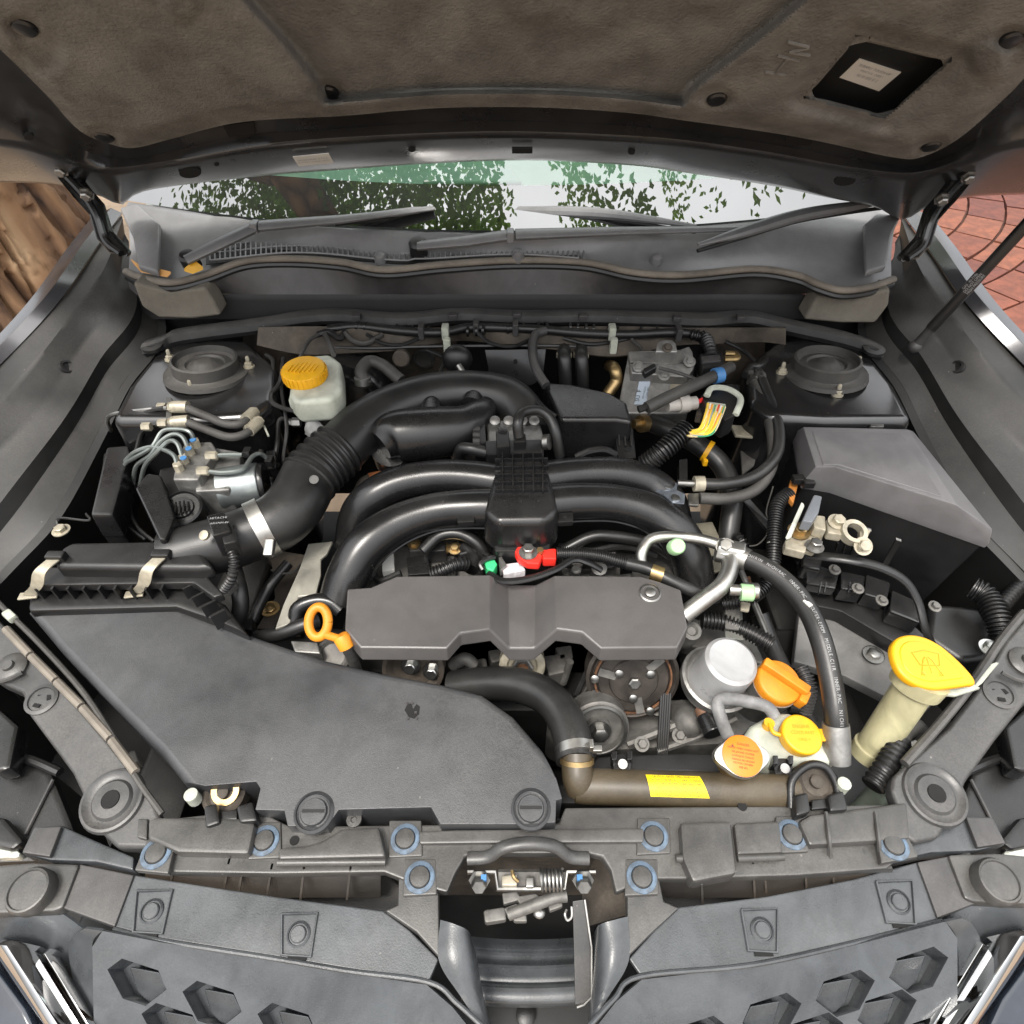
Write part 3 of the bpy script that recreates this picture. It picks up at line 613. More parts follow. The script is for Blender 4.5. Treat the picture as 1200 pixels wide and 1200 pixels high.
tb = B(); tb.text('SUBARU  TOUCH UP', .0062, o + ey * .0115 - ex * .002, ex, ey, w=.9); tb.text('PAINT 61K  CODE 1', .0048, o + ey * .004, ex, ey, w=.9); tb.text('|||| ||| |||||| ||| ||', .006, o - ey * .004, ex, ey)
fin(tb, 'sticker_print', MT['greyink'], st_)
# embossed letters
hb = B()
for a, c in (((897, 84), (920, 88)), ((911, 65), (936, 71)), ((909, 86), (924, 68)), ((923, 49), (948, 55)), ((925, 61), (948, 56)), ((925, 61), (949, 65))):
    hb.tube([H(*a, padoff(*a) + .0006), H(*c, padoff(*c) + .0006)], .0018, n=6, smooth=False)
fin(hb, 'embossed_letters', MT['felt'], padob, label='raised letters HN moulded in the felt')
for x, y in clips:
    fin(B().lathe([(.013, -.016), (.013, .001), (.011, .0035), (.005, .0045), (0, .0045)], H(x, y, padoff(x, y) + .001), HN_, 20), 'pad_clip', MT['plastic_clean'], padob)
# slots and holes in the frame edge
def hole(px, off=.0245):
    c = sum((Vector((*p, 0)) for p in px), Vector()) / len(px)
    return B().plate([H(x, y, off) + HN_ * .0012 for x, y in px], -HN_ * .004)
blk = mat('hole_black', (.004, .004, .004), .9)
for q in ([(262, 147), (297, 142), (299, 157), (268, 160)], [(922, 154), (954, 160), (950, 170), (921, 167)]): fin(hole(q, .006), 'frame_slot', blk, hood)
def ell(cx_, cy_, a, c, tilt=0, n=16): return [(cx_ + a * math.cos(t * 6.2832 / n), cy_ + c * math.sin(t * 6.2832 / n) + tilt * a * math.cos(t * 6.2832 / n)) for t in range(n)]
for q in (ell(223, 202, 13, 6, -.05), ell(990, 211, 13, 6, -.08), ell(483, 175, 4, 2.4), ell(740, 178, 4, 2.4), ell(254, 192, 3, 2), ell(34, 160, 6, 3.5), ell(1173, 175, 6, 3.5)): fin(hole(q, .0215), 'frame_hole', blk, hood)
fin(hole([(600, 174), (624, 174), (624, 179), (600, 179)], .0255), 'frame_slot', blk, hood)
lq = [(343, 184), (385, 180), (391, 191), (350, 195)]
lp = [H(x, y, .027) for x, y in lq]
st_ = fin(B().plate(lp, -HN_ * .0012), 'rating_label', MT['white'], hood, label='small white label on the hood edge')
ex = (lp[1] - lp[0]).normalized(); ey = (lp[0] - lp[3]).normalized(); o = (lp[0] + lp[1] + lp[2] + lp[3]) / 4 + HN_ * .0006
fin(B().text('HOOD PANEL  2 TO 5', .0055, o + ey * .004, ex, ey, w=.9).text('CAUTION - CHECK LATCH', .0045, o - ey * .003, ex, ey), 'label_print', MT['greyink'], st_)
# hinges
for mr in (0, 1):
    P = [(60, 190, 1.0), (82, 195, 1.0), (102, 222, 1.01), (118, 240, 1.02), (128, 272, 1.03), (150, 296, 1.03), (148, 302, 1.03), (128, 297, 1.03), (112, 280, 1.02), (104, 252, 1.01), (85, 230, 1.0), (66, 208, 1.0)]
    P2 = [(1200 - x + (5 if mr else 0), y + (6 if mr else 0), t) for x, y, t in P] if mr else P
    q = [WT(x, y, t * 1.02) for x, y, t in P2]
    hg = fin(B().plate(q, Vector((0, .014, -.004))), 'hinge', MT['paint'], hood, bevel=.003)
    rib = [WT(x, y, t * 1.02 - .008) for x, y, t in ([(72, 200, 1.0), (98, 228, 1.01), (114, 254, 1.02), (124, 282, 1.03), (142, 297, 1.03)] if not mr else [(1132, 207, 1.0), (1107, 234, 1.01), (1091, 260, 1.02), (1081, 288, 1.03), (1063, 303, 1.03)])]
    fin(B().tube(rib, .006, n=8), 'arm_flange', MT['paint'], hg)
    for x, y in ((72, 198), (102, 226)) if not mr else ((1134, 206), (1103, 232)):
        p = WT(x, y, 1.0); fin(B().lathe([(.011, 0), (.011, .003), (.008, .003), (.008, .010), (.006, .012), (0, .012)], p, (0, -.75, -.3), 6), 'bolt', MT['steel'], hg)
# gas strut
gs = thing('gas_strut', 'black gas strut holding the hood up from the fender', 'strut')
p0 = W(1072, 406, .985); p1 = WT(1330, 124, .86); d = (p1 - p0)
fin(B().tube([p0 + d * .10, p0 + d * .97], .0095, n=18, smooth=False), 'cylinder', MT['plastic_clean'], gs)
fin(B().tube([p0, p0 + d * .12], .008, n=14, smooth=False).sphere(p0, .012, 14), 'end_socket', MT['plastic_grey'], gs)
dn = d.normalized(); side = dn.cross(CAM - p0).normalized(); nn = side.cross(dn).normalized()
if nn.dot(CAM - p0) < 0: nn = -nn
tb = B()
for i, s_ in enumerate(('GAS  40-7186', 'DO NOT OPEN', 'HIGH PRESSURE')):
    tb.text(s_, .0058, p0 + d * .335 + nn * (.0088 if i != 1 else .0097) + side * (-.0052 + .0052 * i), dn, nn.cross(dn), w=.9)
fin(tb, 'printed_label', MT['whiteink'], gs)
# ================================================================ air path on the tree side
def hexbolt(name, p, d, r=.007, h=.006, m=None, parent=None, washer=True):
    b = B()
    if washer: b.lathe([(r * 1.55, 0), (r * 1.55, .0018), (r * .9, .0018)], p, d, 18)
    b.lathe([(r, .001), (r, h), (r * .85, h + .001), (0, h + .0012)], p, d, 6)
    return fin(b, name, m or MT['steel'], parent)
PL = dict(k=.13, y0=.05); blk0 = mat('void_black', (.004, .004, .004), .9)
sn = thing('intake_snorkel', 'large flat grey black plastic air intake duct sweeping across the front corner', 'air duct')
so_ = [(30, 714), (205, 709), (250, 726), (310, 748), (380, 771), (450, 787), (520, 800), (565, 812), (602, 838), (634, 875), (652, 912), (659, 936), (652, 938), (651, 964), (604, 966), (516, 966), (505, 946), (397, 949), (383, 969), (337, 968), (333, 950), (299, 949), (305, 924), (300, 916), (240, 921), (213, 915), (187, 882), (130, 825), (70, 762)]
fin(B().slab(so_, .822, .085, grow=.0, **PL), 'duct', MT['snorkel'], sn, bevel=.003, seg=2, sharp=50, big=(lambda e: min(v.co.z for v in e.verts) > .80 and (sum(v.co.x for v in e.verts) / 2 < -.40 or sum(v.co.y for v in e.verts) / 2 > .10), .038))
for x, y in ((368, 952), (622, 948)):
    p = W(x, y, .822, **PL)
    b = B().lathe([(.0235, -.008), (.0235, .001), (.0205, .0035), (.0195, .001), (.0155, -.001), (.0155, .003), (.0145, .0045), (0, .0045)], p, (0, -.13, 1), 28)
    c = fin(b, 'clip', MT['snorkel'], sn)
    fin(B().box(p + Vector((0, 0, .0045)), (.026, .0035, .002)), 'slot', MT['dark'], c)
# the small torn hole and a rubbed ring on the duct
fin(B().plate([W(x, y, .8226, **PL) for x, y in ((474, 832), (477, 826), (482, 824), (484, 831), (488, 825), (492, 828), (491, 837), (485, 842), (479, 840))], (0, 0, -.001)), 'puncture', blk0, sn)
for x, y in ((477, 824), (483, 824), (487, 835), (478, 842), (488, 842)): fin(B().box(W(x, y, .8232, **PL), (.003, .003, .0015), Matrix.Rotation(x, 3, 'Z')), 'torn_flake', MT['plastic_grey'], sn)
ab = thing('air_filter_box', 'black ribbed air filter box with two spring clips', 'filter box')
fin(B().slab([(33, 694), (226, 684), (262, 705), (292, 744), (252, 727), (205, 711), (31, 716)], .866, .24), 'lower_case', MT['plastic'], ab, bevel=.008)
fin(B().slab([(32, 686), (44, 664), (225, 662), (243, 675), (262, 696), (250, 700), (226, 683)], .892, .016), 'flange', MT['plastic'], ab, bevel=.004)
fin(B().slab([(70, 642), (84, 634), (208, 632), (232, 640), (250, 664), (230, 666), (62, 664)], .914, .030, grow=.0), 'lid', MT['plastic'], ab, bevel=.010, seg=3)
rb = B().box((0, 0, 0), (.003, .020, .030)); r0 = fin(rb, 'rib', MT['plastic'], ab); first = True
for i, x in enumerate(range(52, 212, 18)):
    p = W(x, 692, .874)
    if first: place(r0, p); first = False
    else: dup(r0, p, ab)
for i, (x, y) in enumerate(((226, 694), (237, 704), (248, 715), (259, 726))): dup(r0, W(x, y, .872), ab, rot=(0, 0, -.9))
for x, y in ((50, 676), (174, 674)):
    a = W(x + 14, y - 22, .920); c = W(x - 2, y + 10, .888); e = W(x - 14, y + 22, .870)
    pts = cr([a, a.lerp(c, .5) + Vector((0, -.010, .012)), c + Vector((0, -.006, .006)), e + Vector((0, -.002, .004))], 5)
    b = B().grid([[p + Vector((-.009, 0, 0)) for p in pts], [p + Vector((.009, 0, 0)) for p in pts]])
    cl = fin(b, 'spring_clip', MT['cream'], ab, solid=.002)
    fin(B().box(a + Vector((0, .004, -.004)), (.026, .014, .018)), 'clip_hook', MT['plastic'], cl, bevel=.003)
    fin(B().box(e + Vector((-.003, 0, 0)), (.026, .012, .003), Matrix.Rotation(.15, 3, 'Z')), 'clip_foot', MT['cream'], cl, bevel=.001)
# mass air flow duct
mf = thing('airflow_sensor_duct', 'black air duct with sensor plugged into its top', 'air duct')
fin(B().tube([(W(196, 655, .885), .040), (W(225, 647, .888), .041), (W(262, 637, .892), .042), (W(306, 621, .896), .042)], .05, n=28), 'duct', MT['plastic'], mf)
s1 = fin(B().slab([(241, 604), (262, 599), (270, 622), (249, 628)], .962, .045), 'sensor', MT['plastic_clean'], mf, bevel=.003)
fin(B().text('HITACHI', .006, W(256, 607, .9625), (1, .12, 0), (-.1, 1, 0)).text('AFH70M-84', .005, W(257, 613, .9625), (1, .12, 0), (-.1, 1, 0)), 'sensor_print', MT['whiteink'], s1)
fin(B().slab([(256, 618), (272, 614), (277, 634), (262, 638)], .955, .03), 'connector', MT['plastic'], s1, bevel=.003)
fin(B().lathe([(.007, 0), (.007, .005), (.003, .006), (0, .006)], W(241, 628, .945), (-.2, -.5, 1), 12), 'screw_ear', MT['cream'], mf)
fin(B().tube([W(268, 638, .94), W(274, 655, .93), W(272, 675, .91), W(262, 692, .88)], .0065, n=10, ridges=14, amp=.002), 'sensor_wire_sleeve', MT['plastic'], mf)
# big intake hose with bellows
ih = thing('intake_hose', 'thick black rubber air intake hose with ribbed bellows arching to throttle', 'hose')
A1 = [(305, 621, .897), (327, 610, .900), (347, 590, .906), (363, 559, .912)]
fin(B().tube([(W(*p), r) for p, r in zip(A1, (.0435, .044, .0445, .045))], .058, n=32, caps=False), 'lower_elbow', MT['rubber'], ih)
bl = [(360, 564, .911), (373, 549, .916), (387, 536, .921), (402, 523, .926)]
fin(B().tube([(W(*p), .0455) for p in bl], .062, n=32, ridges=6, amp=.0055), 'bellows', MT['rubber'], ih)
A2 = [(399, 526, .925), (425, 501, .934), (460, 480, .940), (505, 465, .943), (555, 461, .943), (594, 468, .940), (614, 486, .93), (620, 510, .915)]
fin(B().tube([(W(*p), r) for p, r in zip(A2, (.044, .043, .042, .041, .040, .039, .038, .037))], .052, n=32), 'upper_arch', MT['rubber'], ih)
fin(B().lathe([(.007, 0), (.007, .0008), (.006, .0008), (.006, .0002), (0, .0002)], W(368, 562, .952), (.1, -.5, .85), 20), 'moulded_mark', MT['rubber'], ih)
cl = thing('hose_clamp', 'wide pale steel clamp around the intake hose joint', 'clamp')
c0, c1 = W(300, 623, .8965), W(315, 616, .8985)
fin(B().tube([c0, c1], .0462, n=36, smooth=False), 'band', MT['alupipe'], cl)
fin(B().box(W(316, 642, .928), (.014, .026, .012), Matrix.Rotation(.4, 3, 'X')), 'screw_housing', MT['steel'], cl, bevel=.003)
# resonator hanging in front of the arch
rs_ = thing('intake_resonator', 'lumpy satin black plastic resonator chamber below the intake hose arch', 'resonator')
b = B().tube([(W(446, 522, .93), .026), (W(462, 512, .935), .042), (W(500, 508, .935), .044), (W(540, 502, .935), .039), (W(560, 488, .94), .030), (W(573, 474, .94), .020)], .04, n=28)
fin(b, 'chamber', MT['plastic_clean'], rs_)
fin(B().tube([(W(458, 525, .91), .034), (W(460, 540, .86), .030)], .03, n=20, smooth=False), 'drain_leg', MT['plastic_clean'], rs_)
fin(B().tube([(W(545, 522, .91), .030), (W(548, 535, .86), .028)], .03, n=20, smooth=False), 'drain_leg', MT['plastic_clean'], rs_)
fin(B().tube([(W(505, 488, .95), .020), (W(505, 468, .95), .017)], .02, n=18, smooth=False), 'neck', MT['plastic_clean'], rs_)
fin(B().tube([(W(552, 478, .95), .022), (W(556, 466, .95), .020)], .02, n=18, smooth=False), 'neck', MT['plastic_clean'], rs_)
# ================================================================ brakes
bb = thing('brake_booster', 'round glossy black brake booster on the firewall', 'brake booster')
fin(B().lathe([(.112, -.03), (.115, 0), (.110, .03), (.096, .045), (.082, .047), (.078, .058), (.05, .062), (0, .062)], WY(402, 466, .84), (0, -1, .12), 44), 'drum', MT['paint'], bb)
fin(B().tube([W(430, 452, .965), W(423, 436, .98), W(432, 424, .985), W(448, 428, .98), W(470, 446, .965)], .011, n=12), 'vacuum_hose', MT['rubber_grey'], bb)
fin(B().lathe([(.0145, -.006), (.0145, .006)], W(425, 446, .972), (0, .2, 1), 16), 'hose_clip', MT['steel'], bb)
mcy = thing('brake_fluid_reservoir', 'milky brake fluid reservoir with ribbed yellow cap', 'reservoir')
fin(B().slab([(350, 424), (358, 416), (388, 414), (400, 424), (401, 455), (388, 468), (346, 471), (338, 462), (340, 440)], 1.0, .045, grow=.0), 'tank', MT['milky'], mcy, bevel=.009, seg=3)
fin(B().slab([(344, 440), (352, 432), (396, 432), (402, 462), (390, 474), (346, 476), (337, 468)], .975, .020), 'lower_tank', MT['milky'], mcy, bevel=.005)
pc = W(358, 441, 1.003)
b = B().lathe([(.036, -.002), (.036, .014), (.0345, .0165), (.030, .0175), (0, .018)], pc, (0, -.06, 1), 40)
cap = fin(b, 'cap', MT['yellow'], mcy)
kb = B()
for i in range(30):
    a = 6.2832 * i / 30; kb.box(pc + Vector((.0362 * math.cos(a), .0362 * math.sin(a), .007)), (.003, .0028, .013), Matrix.Rotation(a, 3, 'Z'))
for i in range(-3, 4): kb.box(pc + Vector((i * .007, -.001 - i * i * .0003, .0178)), (.0025, .034 - abs(i) * .005, .0025), Matrix.Rotation(-.25, 3, 'Z'))
fin(kb, 'cap_grip', MT['yellow'], cap)
fin(B().tube([W(347, 428, 1.005), W(362, 400, .995), W(376, 391, .99)], .0035, n=6), 'sensor_lead', MT['rubber_grey'], mcy)
fin(B().tube([W(391, 416, 1.005), W(384, 398, .995), W(380, 390, .99)], .0045, n=6), 'sensor_lead', MT['rubber_grey'], mcy)
mc2 = thing('brake_master_cylinder', 'cast aluminium brake master cylinder below the reservoir', 'cylinder')
fin(B().tube([WY(372, 490, .80), W(370, 488, .925), W(372, 508, .90)], .021, n=20, smooth=False).tube([W(372, 480, .95), W(372, 488, .92)], .016, n=16, smooth=False), 'body', MT['alu'], mc2)
fin(B().lathe([(.017, 0), (.017, .008), (.012, .010), (0, .010)], W(370, 503, .915), (0, -.9, .5), 24), 'end_plug', MT['alu'], mc2)
for i, l in enumerate(([(345, 495, .92), (328, 492, .92), (325, 520, .90), (322, 540, .88)], [(390, 478, .95), (350, 482, .955), (322, 474, .955), (318, 462, .955), (328, 448, .96), (332, 420, .96)], [(312, 416, .95), (320, 424, .95), (317, 450, .945), (308, 480, .92), (306, 530, .88)])):
    fin(B().tube([W(*p) for p in l], .0042, n=8), 'brake_pipe', MT['paint_dull'], mc2)
fin(B().lathe([(.0085, -.008), (.0085, .006), (.006, .008), (.006, .012)], W(347, 495, .92), (-1, 0, 0), 6), 'pipe_nut', MT['steel'], mc2)
# hydraulic unit
hu = thing('brake_hydraulic_unit', 'aluminium ABS hydraulic block with bent steel brake pipes', 'pump')
fin(B().slab([(216, 518), (248, 517), (254, 527), (240, 548), (232, 562), (202, 562), (205, 545)], .945, .09), 'valve_block', MT['alu'], hu, bevel=.004)
fin(B().slab([(252, 524), (282, 529), (282, 552), (268, 574), (228, 576), (230, 560), (240, 546)], .928, .08), 'pump_block', MT['alu'], hu, bevel=.004)
m0, m1 = W(258, 573, .905), W(306, 566, .905)
fin(B().tube([m0, m1], .0335, n=30, smooth=False), 'motor', mat('motor_can', (.30, .33, .33), .38, metal=.8, dust=.25, var=.1), hu, bevel=.003)
fin(B().tube([m1 - (m1 - m0) * .02, m1 + (m1 - m0) * .14], .032, n=30, smooth=False), 'motor_cap', MT['plastic_clean'], hu, bevel=.003)
ec = fin(B().slab([(158, 572), (172, 554), (188, 556), (204, 606), (194, 632), (186, 632)], .935, .11), 'control_unit', MT['plastic_clean'], hu, bevel=.004)
fin(B().slab([(186, 548), (205, 545), (212, 570), (236, 590), (222, 622), (198, 622), (182, 576)], .905, .10), 'connector_housing', MT['plastic'], hu, bevel=.006)
cg_ = W(214, 596, .912)
cp = fin(B().lathe([(.030, -.02), (.030, .004), (.027, .006), (.025, .002), (.018, .002), (.017, .006), (0, .007)], cg_, (.1, -.35, 1), 28), 'round_connector', MT['plastic'], hu)
for i in range(5): fin(B().box(cg_ + Vector((-.012 + .006 * i, -.004, .008)), (.0028, .034 - abs(i - 2) * .006, .003), Matrix.Rotation(.3, 3, 'Z')), 'connector_rib', MT['plastic_clean'], cp)
pipes = [[(228, 517, .955), (222, 506, .97), (206, 503, .97), (190, 506, .965), (178, 524, .95), (158, 536, .93), (146, 546, .90), (148, 570, .87)],
         [(221, 527, .955), (214, 512, .97), (202, 509, .97), (188, 518, .96), (176, 534, .94), (160, 546, .91), (156, 566, .87)],
         [(214, 536, .955), (208, 520, .968), (198, 517, .965), (184, 530, .95), (170, 546, .92), (164, 570, .87)],
         [(208, 545, .955), (204, 534, .96), (192, 527, .955), (176, 524, .95), (158, 530, .94), (147, 540, .91)],
         [(250, 534, .945), (268, 533, .945), (284, 533, .945)],
         [(240, 552, .945), (262, 554, .945), (284, 550, .945), (296, 535, .945), (306, 532, .94), (316, 540, .92), (326, 545, .88)]]
for l in pipes: fin(B().tube([W(*p) for p in l], .0036, n=8), 'steel_pipe', mat('pipe_steel', (.20, .22, .21), .4, metal=.7, var=.2) if l is pipes[0] else bpy.data.materials['pipe_steel'], hu)
for x, y in ((228, 517), (221, 526), (214, 536), (208, 545)): fin(B().lathe([(.0075, -.012), (.0075, .002), (.0055, .004)], W(x, y, .955), (0, 0, 1), 6), 'flare_nut', MT['cream'], hu)
for x, y in ((226, 516), (221, 526), (215, 537)): fin(B().lathe([(.005, 0), (.005, .0015), (0, .0015)], W(x, y, .960), (0, 0, 1), 10), 'paint_dot', MT['blue'], hu)
for x, y in ((248, 534), (238, 552)): fin(B().lathe([(.0075, -.008), (.0075, .008), (.005, .010)], W(x, y, .945), (1, 0, 0), 6), 'flare_nut', MT['cream'], hu)
fin(B().lathe([(.012, -.004), (.012, .005), (.009, .006), (.008, .002), (0, .002)], W(238, 580, .88), (0, -.5, 1), 18), 'mount_grommet', MT['cream'], hu)
fin(B().lathe([(.012, -.004), (.012, .005), (.009, .006), (.008, .002), (0, .002)], W(251, 592, .87), (0, -.5, 1), 18), 'mount_grommet', MT['cream'], hu)
hub = fin(B().slab([(228, 575), (262, 575), (264, 606), (236, 612)], .872, .012), 'mount_bracket', MT['grime'], hu)
# hoses that feed the unit from the tower
bhs = thing('brake_hose_junction', 'steel bracket with two rubber brake hoses on the strut tower', 'hose')
fin(B().slab([(194, 466), (201, 466), (201, 500), (195, 500)], .958, .004), 'bracket', MT['steel'], bhs)
for l in ([(205, 477, .965), (215, 477, .965), (240, 487, .965), (265, 497, .965), (284, 496, .965), (296, 485, .96)], [(205, 495, .955), (216, 494, .955), (240, 503, .955), (268, 512, .955), (288, 508, .955), (301, 496, .955)]):
    P = [W(*p) for p in l]
    h = fin(B().tube(P, .0068, n=12), 'rubber_hose', MT['rubber_grey'], bhs)
    for a, c in ((P[0], P[1]), (P[-1], P[-2])):
        d_ = (c - a).normalized(); fin(B().tube([a - d_ * .004, a + d_ * .022], .0105, n=12, smooth=False).tube([a - d_ * .010, a + d_ * .0], .0082, n=6, smooth=False), 'crimp', MT['cream'], h)
fin(B().tube([W(196, 478, .962), W(165, 481, .955), W(135, 485, .94), W(126, 492, .92), W(130, 505, .88)], .0036, n=8), 'steel_pipe', MT['steel'], bhs)
fin(B().tube([W(192, 478, .962), W(172, 482, .955), W(162, 495, .94), (W(164, 508, .92)), W(178, 520, .90)], .004, n=8), 'steel_pipe', MT['paint_dull'], bhs)
fin(B().tube([W(194, 496, .955), W(176, 500, .95), W(166, 508, .93), W(160, 528, .90)], .0038, n=8), 'steel_pipe', MT['paint_dull'], bhs)
for x, y in ((190, 477), (191, 496), (172, 500)): fin(B().lathe([(.0072, -.007), (.0072, .007)], W(x, y, .958), (1, 0, 0), 6), 'flare_nut', MT['cream'], bhs)
# relay box by the fender
rx = thing('relay_box', 'small plain black relay box against the inner fender', 'relay box')
fin(B().slab([(124, 523), (150, 521), (152, 530), (132, 603), (105, 603)], .905, .05, grow=.05), 'cover', MT['plastic_clean'], rx, bevel=.006)
fin(B().slab([(121, 530), (156, 528), (137, 612), (110, 612)], .862, .06), 'base', MT['plastic'], rx, bevel=.004)
fin(B().tube([W(101, 602, .86), W(104, 610, .86), W(70, 607, .85), W(67, 616, .84)], .002, n=6), 'wire_bracket', MT['paint_dull'], rx)
hexbolt('fender_bolt', W(72, 622, .84), (0, 0, 1), .009, .008, MT['cream'], rx)
# air box neighbours
fin(B().slab([(361, 637), (390, 634), (383, 649), (376, 655), (376, 674), (370, 697), (350, 699), (345, 715), (339, 731), (322, 737), (332, 708), (350, 668)], .83, .006), 'engine_bracket_plate', mat('bare_plate', (.40, .385, .33), .45, metal=.4, dust=.2, var=.15), None, 'tall pale metal bracket plate between intake hose and manifold', 'bracket', bevel=.002)
bt = thing('battery_cable_bundle', 'black taped cable bundle beside the orange dipstick', 'cable')
fin(B().tube([W(300, 748, .80), W(330, 742, .815), W(357, 732, .825), W(372, 728, .82)], .011, n=10), 'cable', MT['plastic'], bt)
fin(B().tube([W(345, 728, .82), W(350, 712, .835), W(370, 704, .84), W(388, 706, .838), W(400, 716, .83)], .011, n=10), 'cable', MT['plastic_clean'], bt)
lw = thing('lower_hose_cluster', 'dark hose, wire and bolt deep beside the pale bracket plate', 'hose')
fin(B().tube([W(338, 660, .80), W(318, 684, .79), W(306, 705, .775), W(296, 728, .76)], .009, n=12), 'hose', MT['rubber'], lw)
fin(B().tube([W(318, 668, .80), W(330, 672, .80), W(345, 670, .80), W(352, 662, .80)], .002, n=6), 'wire', MT['rubber_grey'], lw)
fin(B().slab([(280, 724), (297, 724), (295, 738), (276, 737)], .785, .02), 'box', MT['plastic'], lw, bevel=.003)
hexbolt('bolt', W(317, 714, .74), (0, 0, 1), .010, .005, MT['brass'], lw)
fin(B().tube([W(274, 665, .86), W(280, 690, .85), (W(282, 712, .83)), W(276, 735, .80)], .012, n=12), 'taped_loom', MT['plastic'], lw)
fin(B().slab([(262, 678), (274, 674), (278, 684), (266, 694)], .885, .012), 'plug', MT['plastic_grey'], lw, bevel=.003)
fin(B().slab([(300, 640), (318, 660), (322, 700), (300, 736), (350, 740), (352, 690), (360, 650)], .70, .02), 'dirty_plate', MT['grime'], lw, bevel=.003)
# thin lines and looms round the pump and along the firewall
xl = thing('brake_line_bundle', 'bundle of thin dark brake lines running past the strut tower', 'pipe')
for l in ([(150, 566, .87), (142, 590, .85), (150, 615, .83), (170, 632, .81)], [(158, 566, .87), (152, 592, .85), (160, 616, .83), (180, 634, .81)], [(322, 540, .88), (318, 570, .86), (324, 600, .82)], [(306, 530, .88), (300, 512, .90), (304, 496, .92)], [(335, 430, .955), (330, 455, .95), (336, 500, .92), (332, 540, .88), (336, 560, .86)]):
    fin(B().tube([W(*p) for p in l], .0034, n=8), 'line', MT['paint_dull'], xl)
for x, y in ((290, 530), (316, 540), (312, 470)): fin(B().box(W(x, y, .94 if x < 300 else .925), (.012, .016, .012)), 'line_clip', MT['plastic'], xl, bevel=.002)
fin(B().slab([(311, 528), (322, 526), (324, 548), (313, 550)], .905, .02), 'line_plug', MT['plastic_clean'], xl, bevel=.003)
fin(B().box(W(312, 505, .945), (.003, .030, .003), Matrix.Rotation(.5, 3, 'Z')), 'cable_tie', MT['milky'], xl)
yl = thing('firewall_wire_bundle', 'thin tangled wires hanging below the firewall loom', 'wiring')
for l in ([(430, 392, .98), (448, 402, .975), (470, 404, .97), (492, 396, .975)], [(560, 390, .985), (575, 402, .975), (600, 406, .97), (622, 398, .975)], [(660, 396, .98), (690, 403, .975), (720, 400, .975), (745, 394, .98)], [(740, 398, .98), (752, 410, .975), (745, 425, .97)], [(850, 400, .97), (870, 410, .965), (885, 424, .96)], [(500, 410, .96), (520, 420, .955), (515, 440, .95)], [(630, 470, .965), (640, 480, .96), (652, 488, .955)]):
    fin(B().tube([W(*p) for p in l], .0036, n=8), 'wire', MT['plastic'] if l[0][0] != 740 else MT['rubber_grey'], yl)
zl = thing('injector_wires', 'thin looms and fuel line tucked under the manifold runners', 'wiring')
for l, r_ in (([(470, 632, .84), (490, 622, .85), (520, 618, .85), (560, 625, .84)], .005), ([(655, 640, .83), (690, 646, .84), (730, 640, .84), (770, 650, .83)], .006), ([(430, 660, .82), (445, 680, .82), (470, 672, .83)], .006), ([(660, 662, .835), (690, 668, .835), (720, 664, .835)], .004), ([(540, 650, .84), (560, 646, .85), (574, 652, .86)], .004)):
    fin(B().tube([W(*p) for p in l], r_, n=8), 'loom', MT['plastic'], zl)
for x, y in ((505, 636), (690, 655), (715, 652), (735, 658)): fin(B().slab([(x - 7, y - 5), (x + 7, y - 6), (x + 8, y + 5), (x - 7, y + 6)], .85, .02), 'plug', MT['plastic_clean'] if x != 715 else MT['plastic_grey'], zl, bevel=.002)
# ================================================================ engine block and its front
eng = thing('engine_block', 'grimy cast engine block under the covers', 'engine')
fin(B().box((0.0, .46, .56), (.60, .44, .22)), 'crankcase', MT['dark'], eng, bevel=.02)
fin(B().slab([(430, 640), (560, 632), (570, 672), (430, 690)], .80, .12), 'cylinder_head', MT['darkalu'], eng, bevel=.01)
fin(B().slab([(655, 640), (800, 650), (800, 690), (660, 680)], .80, .12), 'cylinder_head', MT['darkalu'], eng, bevel=.01)
fin(B().slab([(660, 760), (860, 760), (900, 840), (860, 872), (720, 880), (640, 840)], .67, .15), 'timing_cover', MT['darkalu'], eng, bevel=.012)
fin(B().slab([(390, 745), (560, 765), (560, 800), (420, 790)], .70, .15), 'timing_cover', MT['dark'], eng, bevel=.012)
for l, r in (([(770, 880, .70), (820, 862, .71), (862, 842, .72)], .006), ([(735, 872, .70), (800, 846, .72), (835, 832, .73)], .007), ([(690, 800, .70), (660, 845, .69)], .005)):
    fin(B().tube([W(*p) for p in l], r, n=8), 'casting_rib', MT['darkalu'], eng)
for x, y in ((796, 862), (752, 872), (806, 835), (842, 838), (770, 830), (780, 850)): hexbolt('casting_bolt', W(x, y, .715), (0, -.4, 1), .007, .008, MT['darkalu'], eng)
fin(B().lathe([(.024, -.03), (.024, .0), (.018, .010), (.008, .018), (0, .019)], W(808, 848, .72), (.1, -.75, .6), 20), 'casting_boss', MT['darkalu'], eng)
fin(B().tube([W(668, 775, .75), W(660, 800, .70)], .006, n=8, smooth=False), 'casting_rib', MT['darkalu'], eng)
for x, y, s_ in ((560, 780, 10), (535, 778, 12), (580, 768, 9), (650, 778, 14), (660, 765, 10), (590, 790, 9)):
    fin(B().slab([(x - s_, y - s_ * .7), (x + s_, y - s_), (x + s_ * 1.2, y + s_ * .6), (x - s_ * .5, y + s_)], .73, .04), 'casting_lump', MT['darkalu'], eng, bevel=.004)
